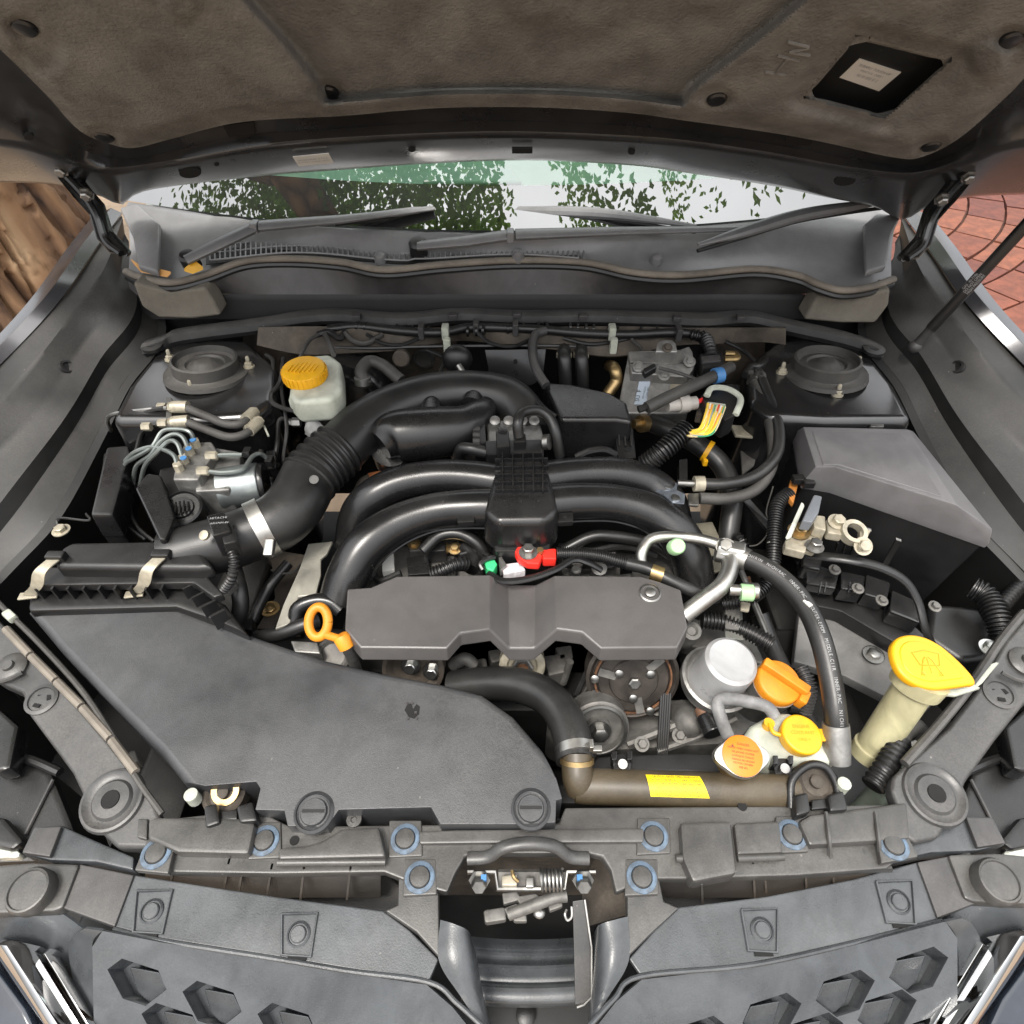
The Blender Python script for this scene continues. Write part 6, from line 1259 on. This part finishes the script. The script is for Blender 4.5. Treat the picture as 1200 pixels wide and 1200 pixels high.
for x, y in ((729, 893), (918, 898)):
    c = fin(B().slab([(x - 12, y - 10), (x + 12, y - 10), (x + 10, y + 10), (x - 10, y + 10)], .80, .02), 'clip', MT['plastic'], fs, bevel=.002)
    fin(B().lathe([(.006, 0), (.006, .006), (0, .006)], W(x, y + 3, .802), (0, -.3, 1), 12), 'clip_pin', MT['steel'], c)
    for dx in (-9, 9): fin(B().slab([(x + dx - 3, y - 13), (x + dx + 3, y - 13), (x + dx + 3, y - 3), (x + dx - 3, y - 3)], .81, .02), 'clip_prong', MT['plastic_clean'], c, bevel=.001)
# ================================================================ radiator support
sp = thing('radiator_support', 'long dusty grey plastic radiator support bar across the front', 'support bar')
base = [(168, 962), (300, 948), (340, 968), (655, 964), (662, 946), (935, 944), (1062, 942), (1076, 985), (1040, 1018), (930, 1026), (800, 1030), (760, 1030), (722, 1046), (716, 1020), (706, 1004), (690, 1000), (560, 1000), (545, 1004), (534, 1022), (524, 1046), (480, 1034), (450, 1022), (320, 1024), (190, 1022)]
fin(B().slab(base, .797, .016), 'bar', MT['support'], sp, bevel=.003)
for q in ([(170, 1020), (330, 1024), (455, 1022), (480, 1050), (460, 1085), (150, 1060)], [(765, 1045), (800, 1030), (930, 1026), (1045, 1016), (1070, 1040), (780, 1080)]):
    fin(B().slab(q, .675, .10), 'front_channel', MT['support'], sp, bevel=.006)
# front wall of the bar with upright webs
for i, (x, y, d) in enumerate(((318, 1012, 30), (356, 1012, 40), (410, 1014, 34), (205, 1008, 28), (268, 1006, 32), (285, 1008, 34), (880, 1006, 40), (893, 1004, 36), (940, 1002, 40), (972, 998, 46), (1010, 994, 30), (820, 1030, 26))):
    fin(B().plate([W(x, y, .797), W(x + 2.5, y, .797), W(x + 1 + (x - 600) * .012, y + d, .735), W(x - 1.5 + (x - 600) * .012, y + d, .735)], (0, -.006, 0)), 'web', MT['support'], sp)
for q, a_, c_ in (((170, 456), 1022, 1052), ((770, 1050), 1028, 1052)):
    fin(B().grid([[W(x, (a_ if 300 < x < 900 else a_ - 4) - 6, .792) for x in range(q[0], q[1], 12)], [W(x, c_, .70) for x in range(q[0], q[1], 12)]]), 'front_wall', MT['support'], sp, solid=.003)
fin(B().slab([(173, 960), (182, 957), (280, 958), (299, 964), (291, 1001), (208, 999), (172, 984)], .812, .018, grow=.02), 'raised_cover', MT['support'], sp, bevel=.005)
fin(B().slab([(161, 959), (173, 959), (172, 984), (160, 981)], .810, .016), 'cover_end', MT['support'], sp, bevel=.002)
fin(B().slab([(327, 993), (356, 991), (376, 985), (400, 971), (444, 968), (452, 1004), (325, 1007)], .814, .02, grow=.02), 'raised_cover', MT['support'], sp, bevel=.004)
fin(B().tube([W(326, 1011, .806), W(452, 1010, .806)], .0045, n=10, smooth=False), 'cover_bead', MT['support'], sp)
fin(B().slab([(491, 974), (535, 972), (755, 970), (755, 987), (565, 988), (491, 989)], .804, .008), 'middle_strip', MT['support'], sp, bevel=.003)
fin(B().slab([(797, 963), (857, 961), (864, 1024), (812, 1034), (800, 1006)], .813, .03), 'raised_block', MT['support'], sp, bevel=.005)
fin(B().slab([(860, 964), (914, 961), (918, 1000), (864, 1002)], .806, .012), 'raised_cover', MT['support'], sp, bevel=.004)
fin(B().tube([W(864, 1006, .806), W(918, 1004, .806)], .0045, n=10, smooth=False), 'cover_bead', MT['support'], sp)
fin(B().tube([W(792, 1006, .806), W(808, 1006, .806)], .0045, n=10, smooth=False), 'cover_bead', MT['support'], sp)
fin(B().slab([(936, 962), (950, 954), (1027, 944), (1064, 938), (1067, 983), (1024, 986), (949, 991)], .810, .016, grow=.02), 'raised_cover', MT['support'], sp, bevel=.005)
for x in (972, 1030): fin(B().tube([W(x - 4, 952, .811), W(x, 986, .811), W(x + 2, 1020, .78)], .0025, n=6), 'moulded_ridge', MT['support'], sp)
arch = [W(x, y, z) for x, y, z in ((548, 1006, .797), (572, 1004, .800), (590, 993, .812), (620, 988, .816), (650, 992, .812), (668, 1004, .800), (690, 1006, .797))]
fin(B().tube(arch, .0075, n=14, flat=.7), 'latch_arch', MT['arm'], sp)
for x, y in ((345, 985), (870, 945)): fin(B().lathe([(.0055, 0), (.0055, .0006), (0, .0006)], W(x, y, .7975), (0, 0, 1), 16), 'drain_hole', blk, sp)
fin(B().lathe([(.009, -.002), (.009, .002), (.004, .0025), (.003, .0005), (0, .0005)], W(415, 961, .798), (0, 0, 1), 18), 'small_screw', MT['support'], sp)
# push fasteners, ringed with blue marking
tabs = [(183, 1000, .806), (310, 985, .800), (475, 983, .800), (492, 1028, .798), (766, 980, .800), (752, 1028, .798), (928, 978, .802), (1047, 990, .806)]
def fast_mesh(par):
    f = fin(B().lathe([(.0115, -.004), (.0115, .0015), (.0105, .0035), (.004, .0042), (0, .0042)], (0, 0, 0), (0, 0, 1), 26), 'clip_head', MT['support'], par)
    return f
fproto = fmark = None
for i, (x, y, z) in enumerate(tabs):
    p = W(x, y, z)
    q = [(x - 19, y - 22), (x + 19, y - 22), (x + 20, y + 20), (x - 20, y + 22)] if i not in (0, 7) else ([(x - 10, y - 20), (x + 24, y - 20), (x + 14, y + 24), (x - 26, y + 20)] if i == 0 else [(x - 22, y - 18), (x + 12, y - 20), (x + 30, y + 14), (x - 14, y + 22)])
    tab = fin(B().slab(q, z, .010), 'mounting_tab', MT['support'], sp, bevel=.002)
    if fproto is None:
        fproto = place(fast_mesh(tab), p); fmark = place(fin(B().lathe([(.0115, .0), (.0122, .0018), (.0168, .0012), (.0172, 0)], (0, 0, 0), (0, 0, 1), 26, ring=True), 'blue_ring', MT['bluechalk'], tab), p)
    else: dup(fproto, p, tab); dup(fmark, p, tab)
# radiator rubber mounts
for i, (x, y, lab) in enumerate(((955, 917, 'black rubber radiator mount beside the coolant tank'), (262, 930, 'black rubber radiator mount under the snorkel notch'))):
    t = thing('radiator_mount', lab, 'mount', 'radiator rubber mounts')
    c = W(x, y, .800)
    fin(B().lathe([(.026, -.02), (.026, 0), (.020, .006), (.016, .002), (.008, .002), (.008, .008), (.005, .010), (0, .010)], c, (0, -.2, 1), 26), 'bush', MT['grime'], t)
    if i == 1: fin(B().lathe([(.017, 0), (.017, .006), (.010, .006), (.010, 0)], W(x + 4, y - 4, .806), (0, -.5, 1), 24, ring=True), 'bush_ring', MT['brass'], t)
    else: fin(B().tube([W(x - 28, y + 30, .80), W(x - 27, y - 2, .812), W(x - 8, y - 20, .818), W(x + 12, y - 18, .818), W(x + 24, y, .81), W(x + 28, y + 22, .80)], .005, n=10), 'bracket_rim', MT['plastic'], t)
    fin(B().slab([(x - 24, y + 14), (x - 8, y + 10), (x - 4, y + 34), (x - 22, y + 40)], .818, .02), 'strap', MT['plastic'], t, bevel=.004)
    fin(B().slab([(x + 14, y + 14), (x + 34, y + 8), (x + 40, y + 32), (x + 18, y + 34)], .818, .02), 'strap', MT['plastic'], t, bevel=.004)
    fin(B().slab([(x - 4, y + 20), (x + 16, y + 18), (x + 16, y + 30), (x - 4, y + 32)], .810, .006), 'bridge', MT['plastic'], t, bevel=.002)
    fin(B().lathe([(.008, -.01), (.008, .008), (0, .009)], W(x + (32 if i == 0 else -36), y + 4, .81), (0, 0, 1), 14), 'white_peg', MT['milky'], t)
# ================================================================ headlight brackets
LA = [(-70, 660), (0, 728), (50, 782), (100, 836), (150, 896), (178, 935), (190, 962), (172, 994), (136, 993), (112, 970), (98, 935), (84, 905), (55, 866), (30, 832), (26, 812), (0, 800), (-60, 760)]
RA = [(1270, 660), (1200, 727), (1180, 749), (1145, 810), (1112, 852), (1060, 897), (1046, 910), (1044, 925), (1052, 945), (1052, 975), (1072, 988), (1100, 982), (1117, 955), (1133, 915), (1168, 866), (1200, 826), (1260, 780)]
KA = dict(k=.14, y0=.03)
for i, (q, lab) in enumerate(((LA, 'dusty black headlight bracket arm beside the intake snorkel'), (RA, 'dusty black headlight bracket arm below the washer filler cap'))):
    t = thing('headlight_bracket', lab, 'bracket', 'headlight bracket arms'); mrx = (lambda x: x) if i == 0 else (lambda x: 1200 - x)
    fin(B().slab(q, .806, .022, **KA), 'arm', MT['arm'], t, bevel=.005, seg=3)
    c = W(132, 938, .806, **KA) if i == 0 else W(1095, 931, .806, **KA)
    rg = fin(B().lathe([(.038, -.001), (.036, .004), (.033, .0048), (.028, .0015), (.024, .0012), (.021, .005), (.011, .0055), (.010, .004)], c, (0, -.14, 1), 34), 'pressed_ring', MT['arm'], t)
    fin(B().lathe([(.0098, .003), (.0098, .0058), (0, .0058)], c, (0, -.14, 1), 20), 'slot_hole', blk, rg)
    c = W(49, 820, .806, **KA) if i == 0 else W(1171, 813, .806, **KA)
    kh = fin(B().lathe([(.021, -.001), (.021, .002), (.0165, .003), (.0155, .0008), (0, .0008)], c, (0, -.14, 1), 30), 'keyhole_ring', MT['arm'], t)
    for a in (.4, 2.0, 4.5): fin(B().box(c + Vector((.009 * math.cos(a), .009 * math.sin(a), .0012)), (.009, .005, .001), Matrix.Rotation(a + 1.57, 3, 'Z')), 'keyhole_slot', blk, kh)
    c = W(14, 783, .806, **KA) if i == 0 else W(1200, 776, .806, **KA)
    bs = fin(B().lathe([(.021, -.002), (.021, .004), (.016, .007), (.008, .008), (.007, .012), (0, .012)], c, (0, -.14, 1), 26), 'screw_boss', MT['support'], t)
    fin(B().tube([W(mrx(-4), 800, .812, **KA), W(mrx(12), 795, .812, **KA), W(mrx(26), 788, .812, **KA)], .003, n=6), 'boss_web', MT['support'], t)
    # seal strip in sections along the upper edge
    sg = [W(mrx(x), y, .812, **KA) for x, y in ((6, 736), (36, 768), (66, 798), (96, 828), (130, 866), (160, 906))]
    if i == 0:
        for a, c_ in zip(sg, sg[1:]): fin(B().tube([a + (c_ - a) * .03, c_ - (c_ - a) * .03], .0055, n=8, smooth=False), 'seal_section', MT['strip'], t)
    else:
        fin(B().tube([W(1200, 718, .82, **KA), W(1172, 752, .82, **KA), W(1140, 800, .815, **KA), W(1100, 850, .812, **KA), W(1060, 895, .81, **KA)], .006, n=8), 'seal_section', MT['support'], t)
    # lamp housing seen outside the arm
    hl = thing('headlight_housing', 'black headlight housing back outside the %s' % ('snorkel side bracket arm' if i == 0 else 'washer side bracket arm'), 'headlight', 'headlight housings')
    fin(B().slab([(mrx(x), y) for x, y in ((-60, 800), (-10, 872), (60, 902), (100, 1000), (70, 1010), (-60, 1015))], .765, .12), 'case', MT['plastic'], hl, bevel=.010)
    fin(B().tube([W(mrx(62), 914, .767), W(mrx(30), 978, .767)], .0022, n=6, smooth=False), 'case_seam', MT['plastic_grey'], hl)
    fin(B().tube([W(mrx(0), 880, .770), W(mrx(40), 892, .770), W(mrx(70), 905, .768)], .006, n=8), 'case_ridge', MT['plastic'], hl)
    fin(B().slab([(mrx(x), y) for x, y in ((-40, 840), (0, 830), (22, 850), (12, 900), (-6, 905), (-40, 880))], .80, .03), 'side_flange', MT['plastic_clean'], hl, bevel=.006)
    lens = fin(B().slab([(mrx(x), y) for x, y in ((-60, 975), (0, 972), (24, 1000), (20, 1005), (-60, 1006))], .775, .03), 'clear_lens', mat('lens_%d' % i, (.55, .56, .50), .12, var=.5, vscale=90, coat=1), hl, bevel=.003)
    fin(B().slab([(mrx(x), y) for x, y in ((-40, 950), (5, 958), (28, 985), (14, 996), (-40, 985))], .785, .02), 'lens_frame', MT['plastic'], hl, bevel=.006)
# ================================================================ grille
KG = dict(k=.05, y0=-.07)
gt = thing('grille_cover', 'bluish grey plastic grille top panel split by the latch opening', 'grille')
LW = [(93, 1012), (157, 1025), (240, 1038), (320, 1050), (449, 1067), (480, 1090), (514, 1124), (503, 1149), (410, 1136), (320, 1121), (187, 1100), (133, 1087), (72, 1064)]
RW = [(1137, 998), (1075, 1010), (1000, 1030), (900, 1050), (795, 1063), (765, 1092), (737, 1123), (750, 1142), (820, 1136), (880, 1129), (1000, 1103), (1100, 1077), (1166, 1050)]
for q in (LW, RW): fin(B().slab(q, .778, .008, **KG), 'top_panel', MT['bluegrey'], gt, bevel=.002)
def ridgeline(l): return B().tube([W(*p, .7785, **KG) for p in l], .0026, n=8)
fin(ridgeline([(133, 1089), (187, 1102), (320, 1123), (410, 1138), (503, 1151), (535, 1175), (566, 1203)]), 'front_bead', MT['bluegrey'], gt)
fin(ridgeline([(1104, 1079), (1000, 1105), (880, 1131), (750, 1144), (720, 1170), (690, 1203)]), 'front_bead', MT['bluegrey'], gt)
for q in ([(93, 1012), (157, 1025), (134, 1086), (73, 1064)], [(1137, 998), (1075, 1010), (1099, 1076), (1165, 1050)]): fin(B().slab(q, .7815, .005, **KG), 'corner_pad', MT['plastic_grey'], gt, bevel=.002)
for x, y, s_ in ((178, 1068, -1), (350, 1095, -.5), (893, 1090, .5), (1053, 1057, 1)):
    p = W(x, y, .7782, **KG)
    q = [(x - 18 - 4 * s_ - 4, y - 24), (x + 18 - 4 * s_ - 4 + 6, y - 25), (x + 16 + 4 * s_, y + 26), (x - 18 + 4 * s_, y + 24)]
    pk = fin(B().tube([W(*a, .7795, **KG) for a in q] + [W(*q[0], .7795, **KG)], .0016, n=6, smooth=False), 'pocket_rim', MT['bluegrey'], gt)
    fin(B().lathe([(.0125, -.001), (.0125, .0015), (.0105, .003), (.010, .001), (.0085, .001), (.0085, .003), (.0075, .004), (0, .004)], p, (0, -.1, 1), 26), 'push_clip', MT['bluegrey'], pk)
    fin(B().box(W(x + 4 * s_, y + 28, .779, **KG), (.020, .004, .002)), 'pocket_slot', blk, pk)
# wedge brackets at the opening, and the rounded cheeks
fin(B().slab([(468, 1008), (513, 1008), (515, 1122), (488, 1092), (451, 1067), (466, 1060)], .7935, .02, k=.06, y0=0), 'wedge', MT['support'], gt, bevel=.002)
fin(B().slab([(735, 1008), (768, 1008), (778, 1056), (796, 1064), (765, 1092), (735, 1122)], .7935, .02, k=.06, y0=0), 'wedge', MT['support'], gt, bevel=.002)
ch = [[W(516, 1078, .792), W(514, 1125, .786), W(540, 1168, .775), W(566, 1206, .765)], [W(530, 1082, .796), W(535, 1125, .79), W(550, 1165, .775), W(570, 1206, .76)], [W(548, 1090, .788), W(555, 1125, .78), W(561, 1160, .765), W(574, 1206, .75)], [W(553, 1100, .74), W(560, 1128, .73), W(565, 1160, .71), W(577, 1206, .69)]]
fin(B().grid(ch, 24, 20), 'cheek', MT['bluegrey'], gt, solid=.003)
ch = [[W(736, 1074, .792), W(737, 1125, .786), W(715, 1165, .775), W(688, 1206, .765)], [W(720, 1078, .796), W(716, 1125, .79), W(705, 1165, .775), W(690, 1206, .762)], [W(702, 1084, .788), W(700, 1125, .775), W(696, 1160, .76), W(690, 1206, .75)], [W(696, 1094, .74), W(694, 1128, .73), W(692, 1160, .71), W(688, 1206, .69)]]
fin(B().grid(ch, 24, 20), 'cheek', MT['bluegrey'], gt, solid=.003)
gf = thing('front_grille', 'grey front grille with rows of hexagonal pockets', 'grille')
KF = dict(k=.75, y0=-.105)
zf = .768
def fascia(q, nm): return fin(B().slab(q, zf, .004, **KF), nm, MT['bluegrey'], gf, bevel=.001)
from mathutils.geometry import tessellate_polygon
HX = [(-33, -13), (-17, -25), (23, -12), (32, 9), (9, 27), (-16, 19)]
def hexpts(A, Bv, k):
    return [Vector((x * (1 if A[0] > 0 else -1), y)) * k * 1.07 for x, y in HX]
for outer, c0, A, Bv in (([(120, 1091), (187, 1104), (320, 1126), (410, 1141), (500, 1154), (530, 1180), (556, 1212), (560, 1300), (116, 1300), (110, 1200), (108, 1110)], (161, 1150), (88, 26), (40, 52)),
                         ([(1108, 1080), (1000, 1108), (880, 1133), (752, 1148), (722, 1174), (692, 1212), (690, 1300), (1116, 1300), (1122, 1200), (1122, 1100)], (1076, 1136), (-86, 27), (-37, 50))):
    holes = []
    for j in range(-1, 5):
        for i in range(-5, 6):
            c = Vector((c0[0] + A[0] * i + Bv[0] * j, c0[1] + A[1] * i + Bv[1] * j))
            for k in (1.0, .75, .5):
                hv = [c + h for h in hexpts(A, Bv, k)]
                if all(inpoly(h.x, h.y, outer) and sdist(h.x, h.y, outer) > 5 for h in hv) and sdist(c.x, c.y, outer) > 14:
                    if (j == 0 and i >= 0 and i < 5 and k == 1.0) or j > 0: holes.append((c, hv)); break
    polys = [[Vector((*p, 0)) for p in outer]] + [[Vector((*p, 0)) for p in h] for _, h in holes]
    flat_ = [p for q in polys for p in q]; tris = tessellate_polygon(polys)
    fin(B().add([W(p.x, p.y, zf, **KF) for p in flat_], [tuple(t) for t in tris]), 'face', MT['bluegrey'], gf, solid=.003)
    for c, hv in holes:
        I = [W(p.x, p.y, zf, **KF) for p in hv]; cm = sum(I, Vector()) / 6; dn = Vector((0, .005, -.024))
        I1 = [cm + (p - cm) * .96 + Vector((0, .001, -.003)) for p in I]; Fl = [cm + (p - cm) * .86 + dn for p in I]
        f = []
        for i in range(6):
            for k in range(2): f.append((k * 6 + i, k * 6 + (i + 1) % 6, (k + 1) * 6 + (i + 1) % 6, (k + 1) * 6 + i))
        f.append(tuple(range(12, 18)))
        cell = fin(B().add(I + I1 + Fl, f), 'hexagon_pocket', MT['bluegrey'], gf, sharp=20)
        q = [cm + (I[n_] - cm) * w_ + Vector((0, 0, d_)) for n_, w_, d_ in ((1, .70, -.006), (2, .93, -.006), (3, .93, -.009), (4, .84, -.015), (5, .42, -.015))]
        fin(B().prism(q, [p + Vector((0, .003, -.014)) for p in q]), 'pocket_block', MT['bluegrey'], cell, bevel=.002)
fin(B().grid([[W(120, 1091, zf + .002, **KF), W(112, 1098, zf - .004, **KF), W(108, 1110, zf - .01, **KF), W(110, 1160, zf - .01, **KF), W(116, 1215, zf - .01, **KF)], [W(100, 1088, zf - .004, **KF), W(90, 1094, zf - .01, **KF), W(80, 1110, zf - .03, **KF), W(88, 1160, zf - .03, **KF), W(104, 1215, zf - .03, **KF)]], 20, 4), 'side_edge', MT['bluegrey'], gf, solid=.003)
fin(B().grid([[W(1108, 1080, zf + .002, **KF), W(1116, 1090, zf - .004, **KF), W(1122, 1105, zf - .01, **KF), W(1124, 1160, zf - .01, **KF), W(1118, 1215, zf - .01, **KF)], [W(1128, 1076, zf - .004, **KF), W(1140, 1084, zf - .01, **KF), W(1150, 1110, zf - .03, **KF), W(1140, 1160, zf - .03, **KF), W(1124, 1215, zf - .03, **KF)]], 20, 4), 'side_edge', MT['bluegrey'], gf, solid=.003)
# bumper corner pieces with rubber stops
for i in (0, 1):
    mrx = (lambda x: x) if i == 0 else (lambda x: 1204 - x); dy = 0 if i == 0 else -11
    sd_ = 'snorkel' if i == 0 else 'washer'
    bc = thing('bumper_corner', 'grey bumper corner panel on the %s side with block and step' % sd_, 'bumper', 'bumper corners')
    fin(B().slab([(mrx(x), y + dy) for x, y in ((-30, 1016), (38, 1010), (93, 1012), (73, 1064), (62, 1068), (-30, 1072))], .786, .02, **KG), 'corner_panel', MT['support'], bc, bevel=.004)
    fin(B().slab([(mrx(x), y + dy) for x, y in ((24, 1000), (40, 968), (72, 967), (110, 984), (157, 1004), (156, 1020), (112, 1010), (58, 1008))], .792, .03), 'block', MT['bluegrey'], bc, bevel=.003)
    fin(B().slab([(mrx(x), y + dy) for x, y in ((25, 999), (41, 969), (72, 968), (58, 1004))], .798, .01), 'block_top', MT['plastic_grey'], bc, bevel=.002)
    fin(B().grid([[W(mrx(x), y + dy, z) for x, y, z in ((-20, 1070, .77), (30, 1070, .77), (66, 1068, .77), (100, 1090, .765))], [W(mrx(x), y + dy, z) for x, y, z in ((-20, 1110, .735), (40, 1118, .735), (80, 1125, .735), (108, 1130, .735))], [W(mrx(x), y + dy, z) for x, y, z in ((20, 1215, .68), (70, 1215, .68), (100, 1215, .68), (125, 1215, .68))]], 14, 14), 'slope', MT['bluegrey'], bc, solid=.003)
    rs2 = thing('rubber_stop', 'round rubber hood stop on the %s side bumper corner' % sd_, 'stop', 'rubber hood stops')
    c = W(mrx(41), 1046 + dy, .7865, **KG)
    fin(B().lathe([(.024, -.002), (.024, .012), (.022, .016), (.020, .0165), (.019, .0145), (0, .0145)], c, (0, -.08, 1), 32), 'pad', MT['support'], rs2)
    # chrome trim bars and lamp edge
    cr_ = thing('chrome_trim', 'bright chrome grille trim bars at the %s side corner' % sd_, 'trim', 'chrome trim bars')
    KC2 = dict(k=.35, y0=-.12)
    for a0, a1, c0, c1, z, hr in (((-14, 1100), (46, 1108), (58, 1216), (104, 1216), .748, .016), ((53, 1111), (64, 1112), (107, 1216), (122, 1216), .746, .006)):
        L0, L1, R0, R1 = [W(mrx(p[0]), p[1] + dy, z, **KC2) for p in (a0, c0, a1, c1)]
        rows = []
        for f, hgt in ((0, -.02), (.03, 0), (.22, .62), (.42, .95), (.58, 1.0), (.80, .55), (.97, 0), (1, -.02)):
            hh_ = hgt * hr if hgt > -.01 else -.02
            rows.append([L0.lerp(R0, f) + Vector((0, 0, hh_ - .006)), L0.lerp(R0, f) + Vector((0, -.006, hh_)), L1.lerp(R1, f) + Vector((0, 0, hh_))])
        fin(B().grid(rows), 'bar', MT['chrome'], cr_, solid=.002, sharp=30)
    lw = thing('headlight_lens', 'glossy headlight lens corner outside the %s side chrome trim' % sd_, 'headlight', 'headlight lenses')
    fin(B().slab([(mrx(x), y + dy) for x, y in ((-40, 1120), (-8, 1128), (30, 1180), (48, 1218), (-40, 1218))], .748, .03, k=.3, y0=-.12), 'lens', mat('lens_blue_%d' % i, (.02, .025, .035), .06, var=.3), lw, bevel=.006)
# ================================================================ latch and opening
lt = thing('hood_latch', 'steel hood latch with coiled spring in the front opening', 'latch')
fin(B().plate([W(584, 1022, .775), W(664, 1022, .775), W(664, 1042, .765), W(584, 1042, .765)], (0, .004, -.004)), 'back_plate', MT['darkalu'], lt)
fin(B().tube([W(548, 1022, .782), W(580, 1022, .782), W(583, 1042, .775), (W(612, 1042, .775)), W(614, 1042, .775), W(662, 1042, .775), W(665, 1022, .782), W(698, 1022, .782)], .0025, n=6, smooth=False), 'frame_edge', MT['steel'], lt)
coil = [W(633, 1031, .785) + Vector((.026 * (i / 60), .011 * math.cos(i * .63), .011 * math.sin(i * .63))) for i in range(61)]
fin(B().tube(coil, .0017, n=6, sub=2), 'spring', MT['steel'], lt)
fin(B().slab([(588, 1026), (606, 1024), (606, 1038), (588, 1038)], .785, .012), 'striker_block', MT['cream'], lt, bevel=.002)
fin(B().slab([(616, 1027), (626, 1027), (626, 1040), (616, 1040)], .783, .012), 'pawl', MT['steel'], lt, bevel=.002)
fin(B().tube([W(600, 1020, .792), W(602, 1028, .792), W(607, 1033, .788)], .002, n=6), 'hook', MT['brass'], lt)
for x in (562, 683):
    fin(B().lathe([(.0125, 0), (.0125, .003), (.009, .003), (.009, .014), (.0075, .016), (0, .016)], W(x, 1030, .782), (0, -.75, .66), 6), 'mounting_bolt', MT['steel'], lt)
    fin(B().box(W(x + (5 if x < 600 else -4), 1030, .790), (.006, .006, .012)), 'blue_mark', MT['blue'], lt)
fin(B().slab([(566, 1066), (592, 1062), (594, 1078), (568, 1082)], .765, .014), 'lower_block', MT['darkalu'], lt, bevel=.003)
for q in ([(590, 1064), (606, 1058), (612, 1072), (596, 1076)], [(604, 1050), (628, 1046), (640, 1056), (612, 1066)], [(600, 1070), (616, 1066), (618, 1080), (602, 1080)], [(588, 1046), (606, 1044), (612, 1054), (590, 1060)], [(640, 1048), (656, 1046), (660, 1062), (644, 1068)]): fin(B().slab(q, .766, .010), 'lever', MT['darkalu'], lt, bevel=.002)
fin(B().tube([W(596, 1072, .764), W(628, 1060, .772), W(650, 1052, .776), W(664, 1050, .776)], .0065, n=10), 'release_lever', MT['darkalu'], lt)
fin(B().sphere(W(632, 1070, .768), .006, 12, (1.2, 1, .6)), 'rivet', MT['steel'], lt)
fin(B().tube([W(664, 1066, .765), W(662, 1072, .765), W(665, 1078, .762), W(670, 1074, .765), W(670, 1062, .77)], .0018, n=6), 'spring_hook', MT['steel'], lt)
sr = thing('latch_stay', 'flat dark metal stay hanging beside the hood latch', 'bracket')
fin(B().slab([(671, 1056), (684, 1054), (692, 1110), (692, 1168), (686, 1176), (674, 1178)], .768, .004, k=.5, y0=-.06), 'plate', MT['paint_dull'], sr, bevel=.001)
fin(B().tube([W(685, 1054, .768, .5, -.06), W(693, 1110, .768, .5, -.06), W(693, 1168, .768, .5, -.06), W(684, 1177, .768, .5, -.06), W(676, 1180, .768, .5, -.06)], .0016, n=6, smooth=False), 'folded_edge', MT['steel'], sr)
cs = thing('condenser', 'dark finned condenser core visible through latch opening', 'radiator core')
fin(B().box((.02, .045, .60), (.66, .008, .32)), 'backing', MT['dark'], cs)
fb_ = B()
for i in range(46): fb_.box((.06, .038, .755 - i * .006), (.44, .010, .0016))
fin(fb_, 'cooling_fins', MT['grime'], cs)
fin(B().slab([(700, 1000), (740, 1000), (742, 1070), (690, 1085), (680, 1040)], .70, .004), 'lower_core', MT['grime'], cs)
bb_ = thing('bumper_beam', 'curved ribbed bumper panel low in the latch opening', 'bumper')
rows = []
for k, (y, z) in enumerate(((1096, .69), (1108, .70), (1114, .69), (1120, .69), (1128, .70), (1136, .695), (1146, .69), (1152, .70), (1160, .695), (1172, .69), (1176, .66))):
    rows.append([W(x, y + 5 * (1 - ((x - 620) / 80.0) ** 2), z) for x in range(540, 712, 10)])
fin(B().grid(rows, 0, 40), 'panel', MT['bluegrey'], bb_, solid=.003)
fin(B().box((.02, -.16, .60), (.5, .14, .02)), 'lower_panel', MT['dark'], bb_)
fin(B().lathe([(.012, 0), (.012, .006), (.008, .008), (0, .008)], W(616, 1190, .615), (0, 0, 1), 18), 'lower_plug', MT['plastic'], bb_)
fin(B().box((0, -.02, .44), (1.5, .40, .02)), 'under_panel', MT['dark'], bb_)
# hood release cable
hcab = thing('hood_release_cable', 'thin black hood release cable along the snorkel side bracket arm', 'cable')
fin(B().tube([W(-40, 665, .85), W(0, 708, .845), W(16, 724, .842), W(50, 758, .836), W(95, 808, .83), W(130, 860, .824), W(160, 912, .816), W(190, 954, .806)], .0038, n=8), 'sheath', MT['rubber_grey'], hcab)
fin(B().box(W(12, 722, .845), (.022, .012, .012), Matrix.Rotation(-.6, 3, 'Z')), 'white_clip', MT['milky'], hcab, bevel=.003)
fin(B().slab([(150, 880), (158, 878), (162, 892), (152, 894)], .80, .02), 'end_fitting', MT['darkalu'], hcab, bevel=.003)
settle()
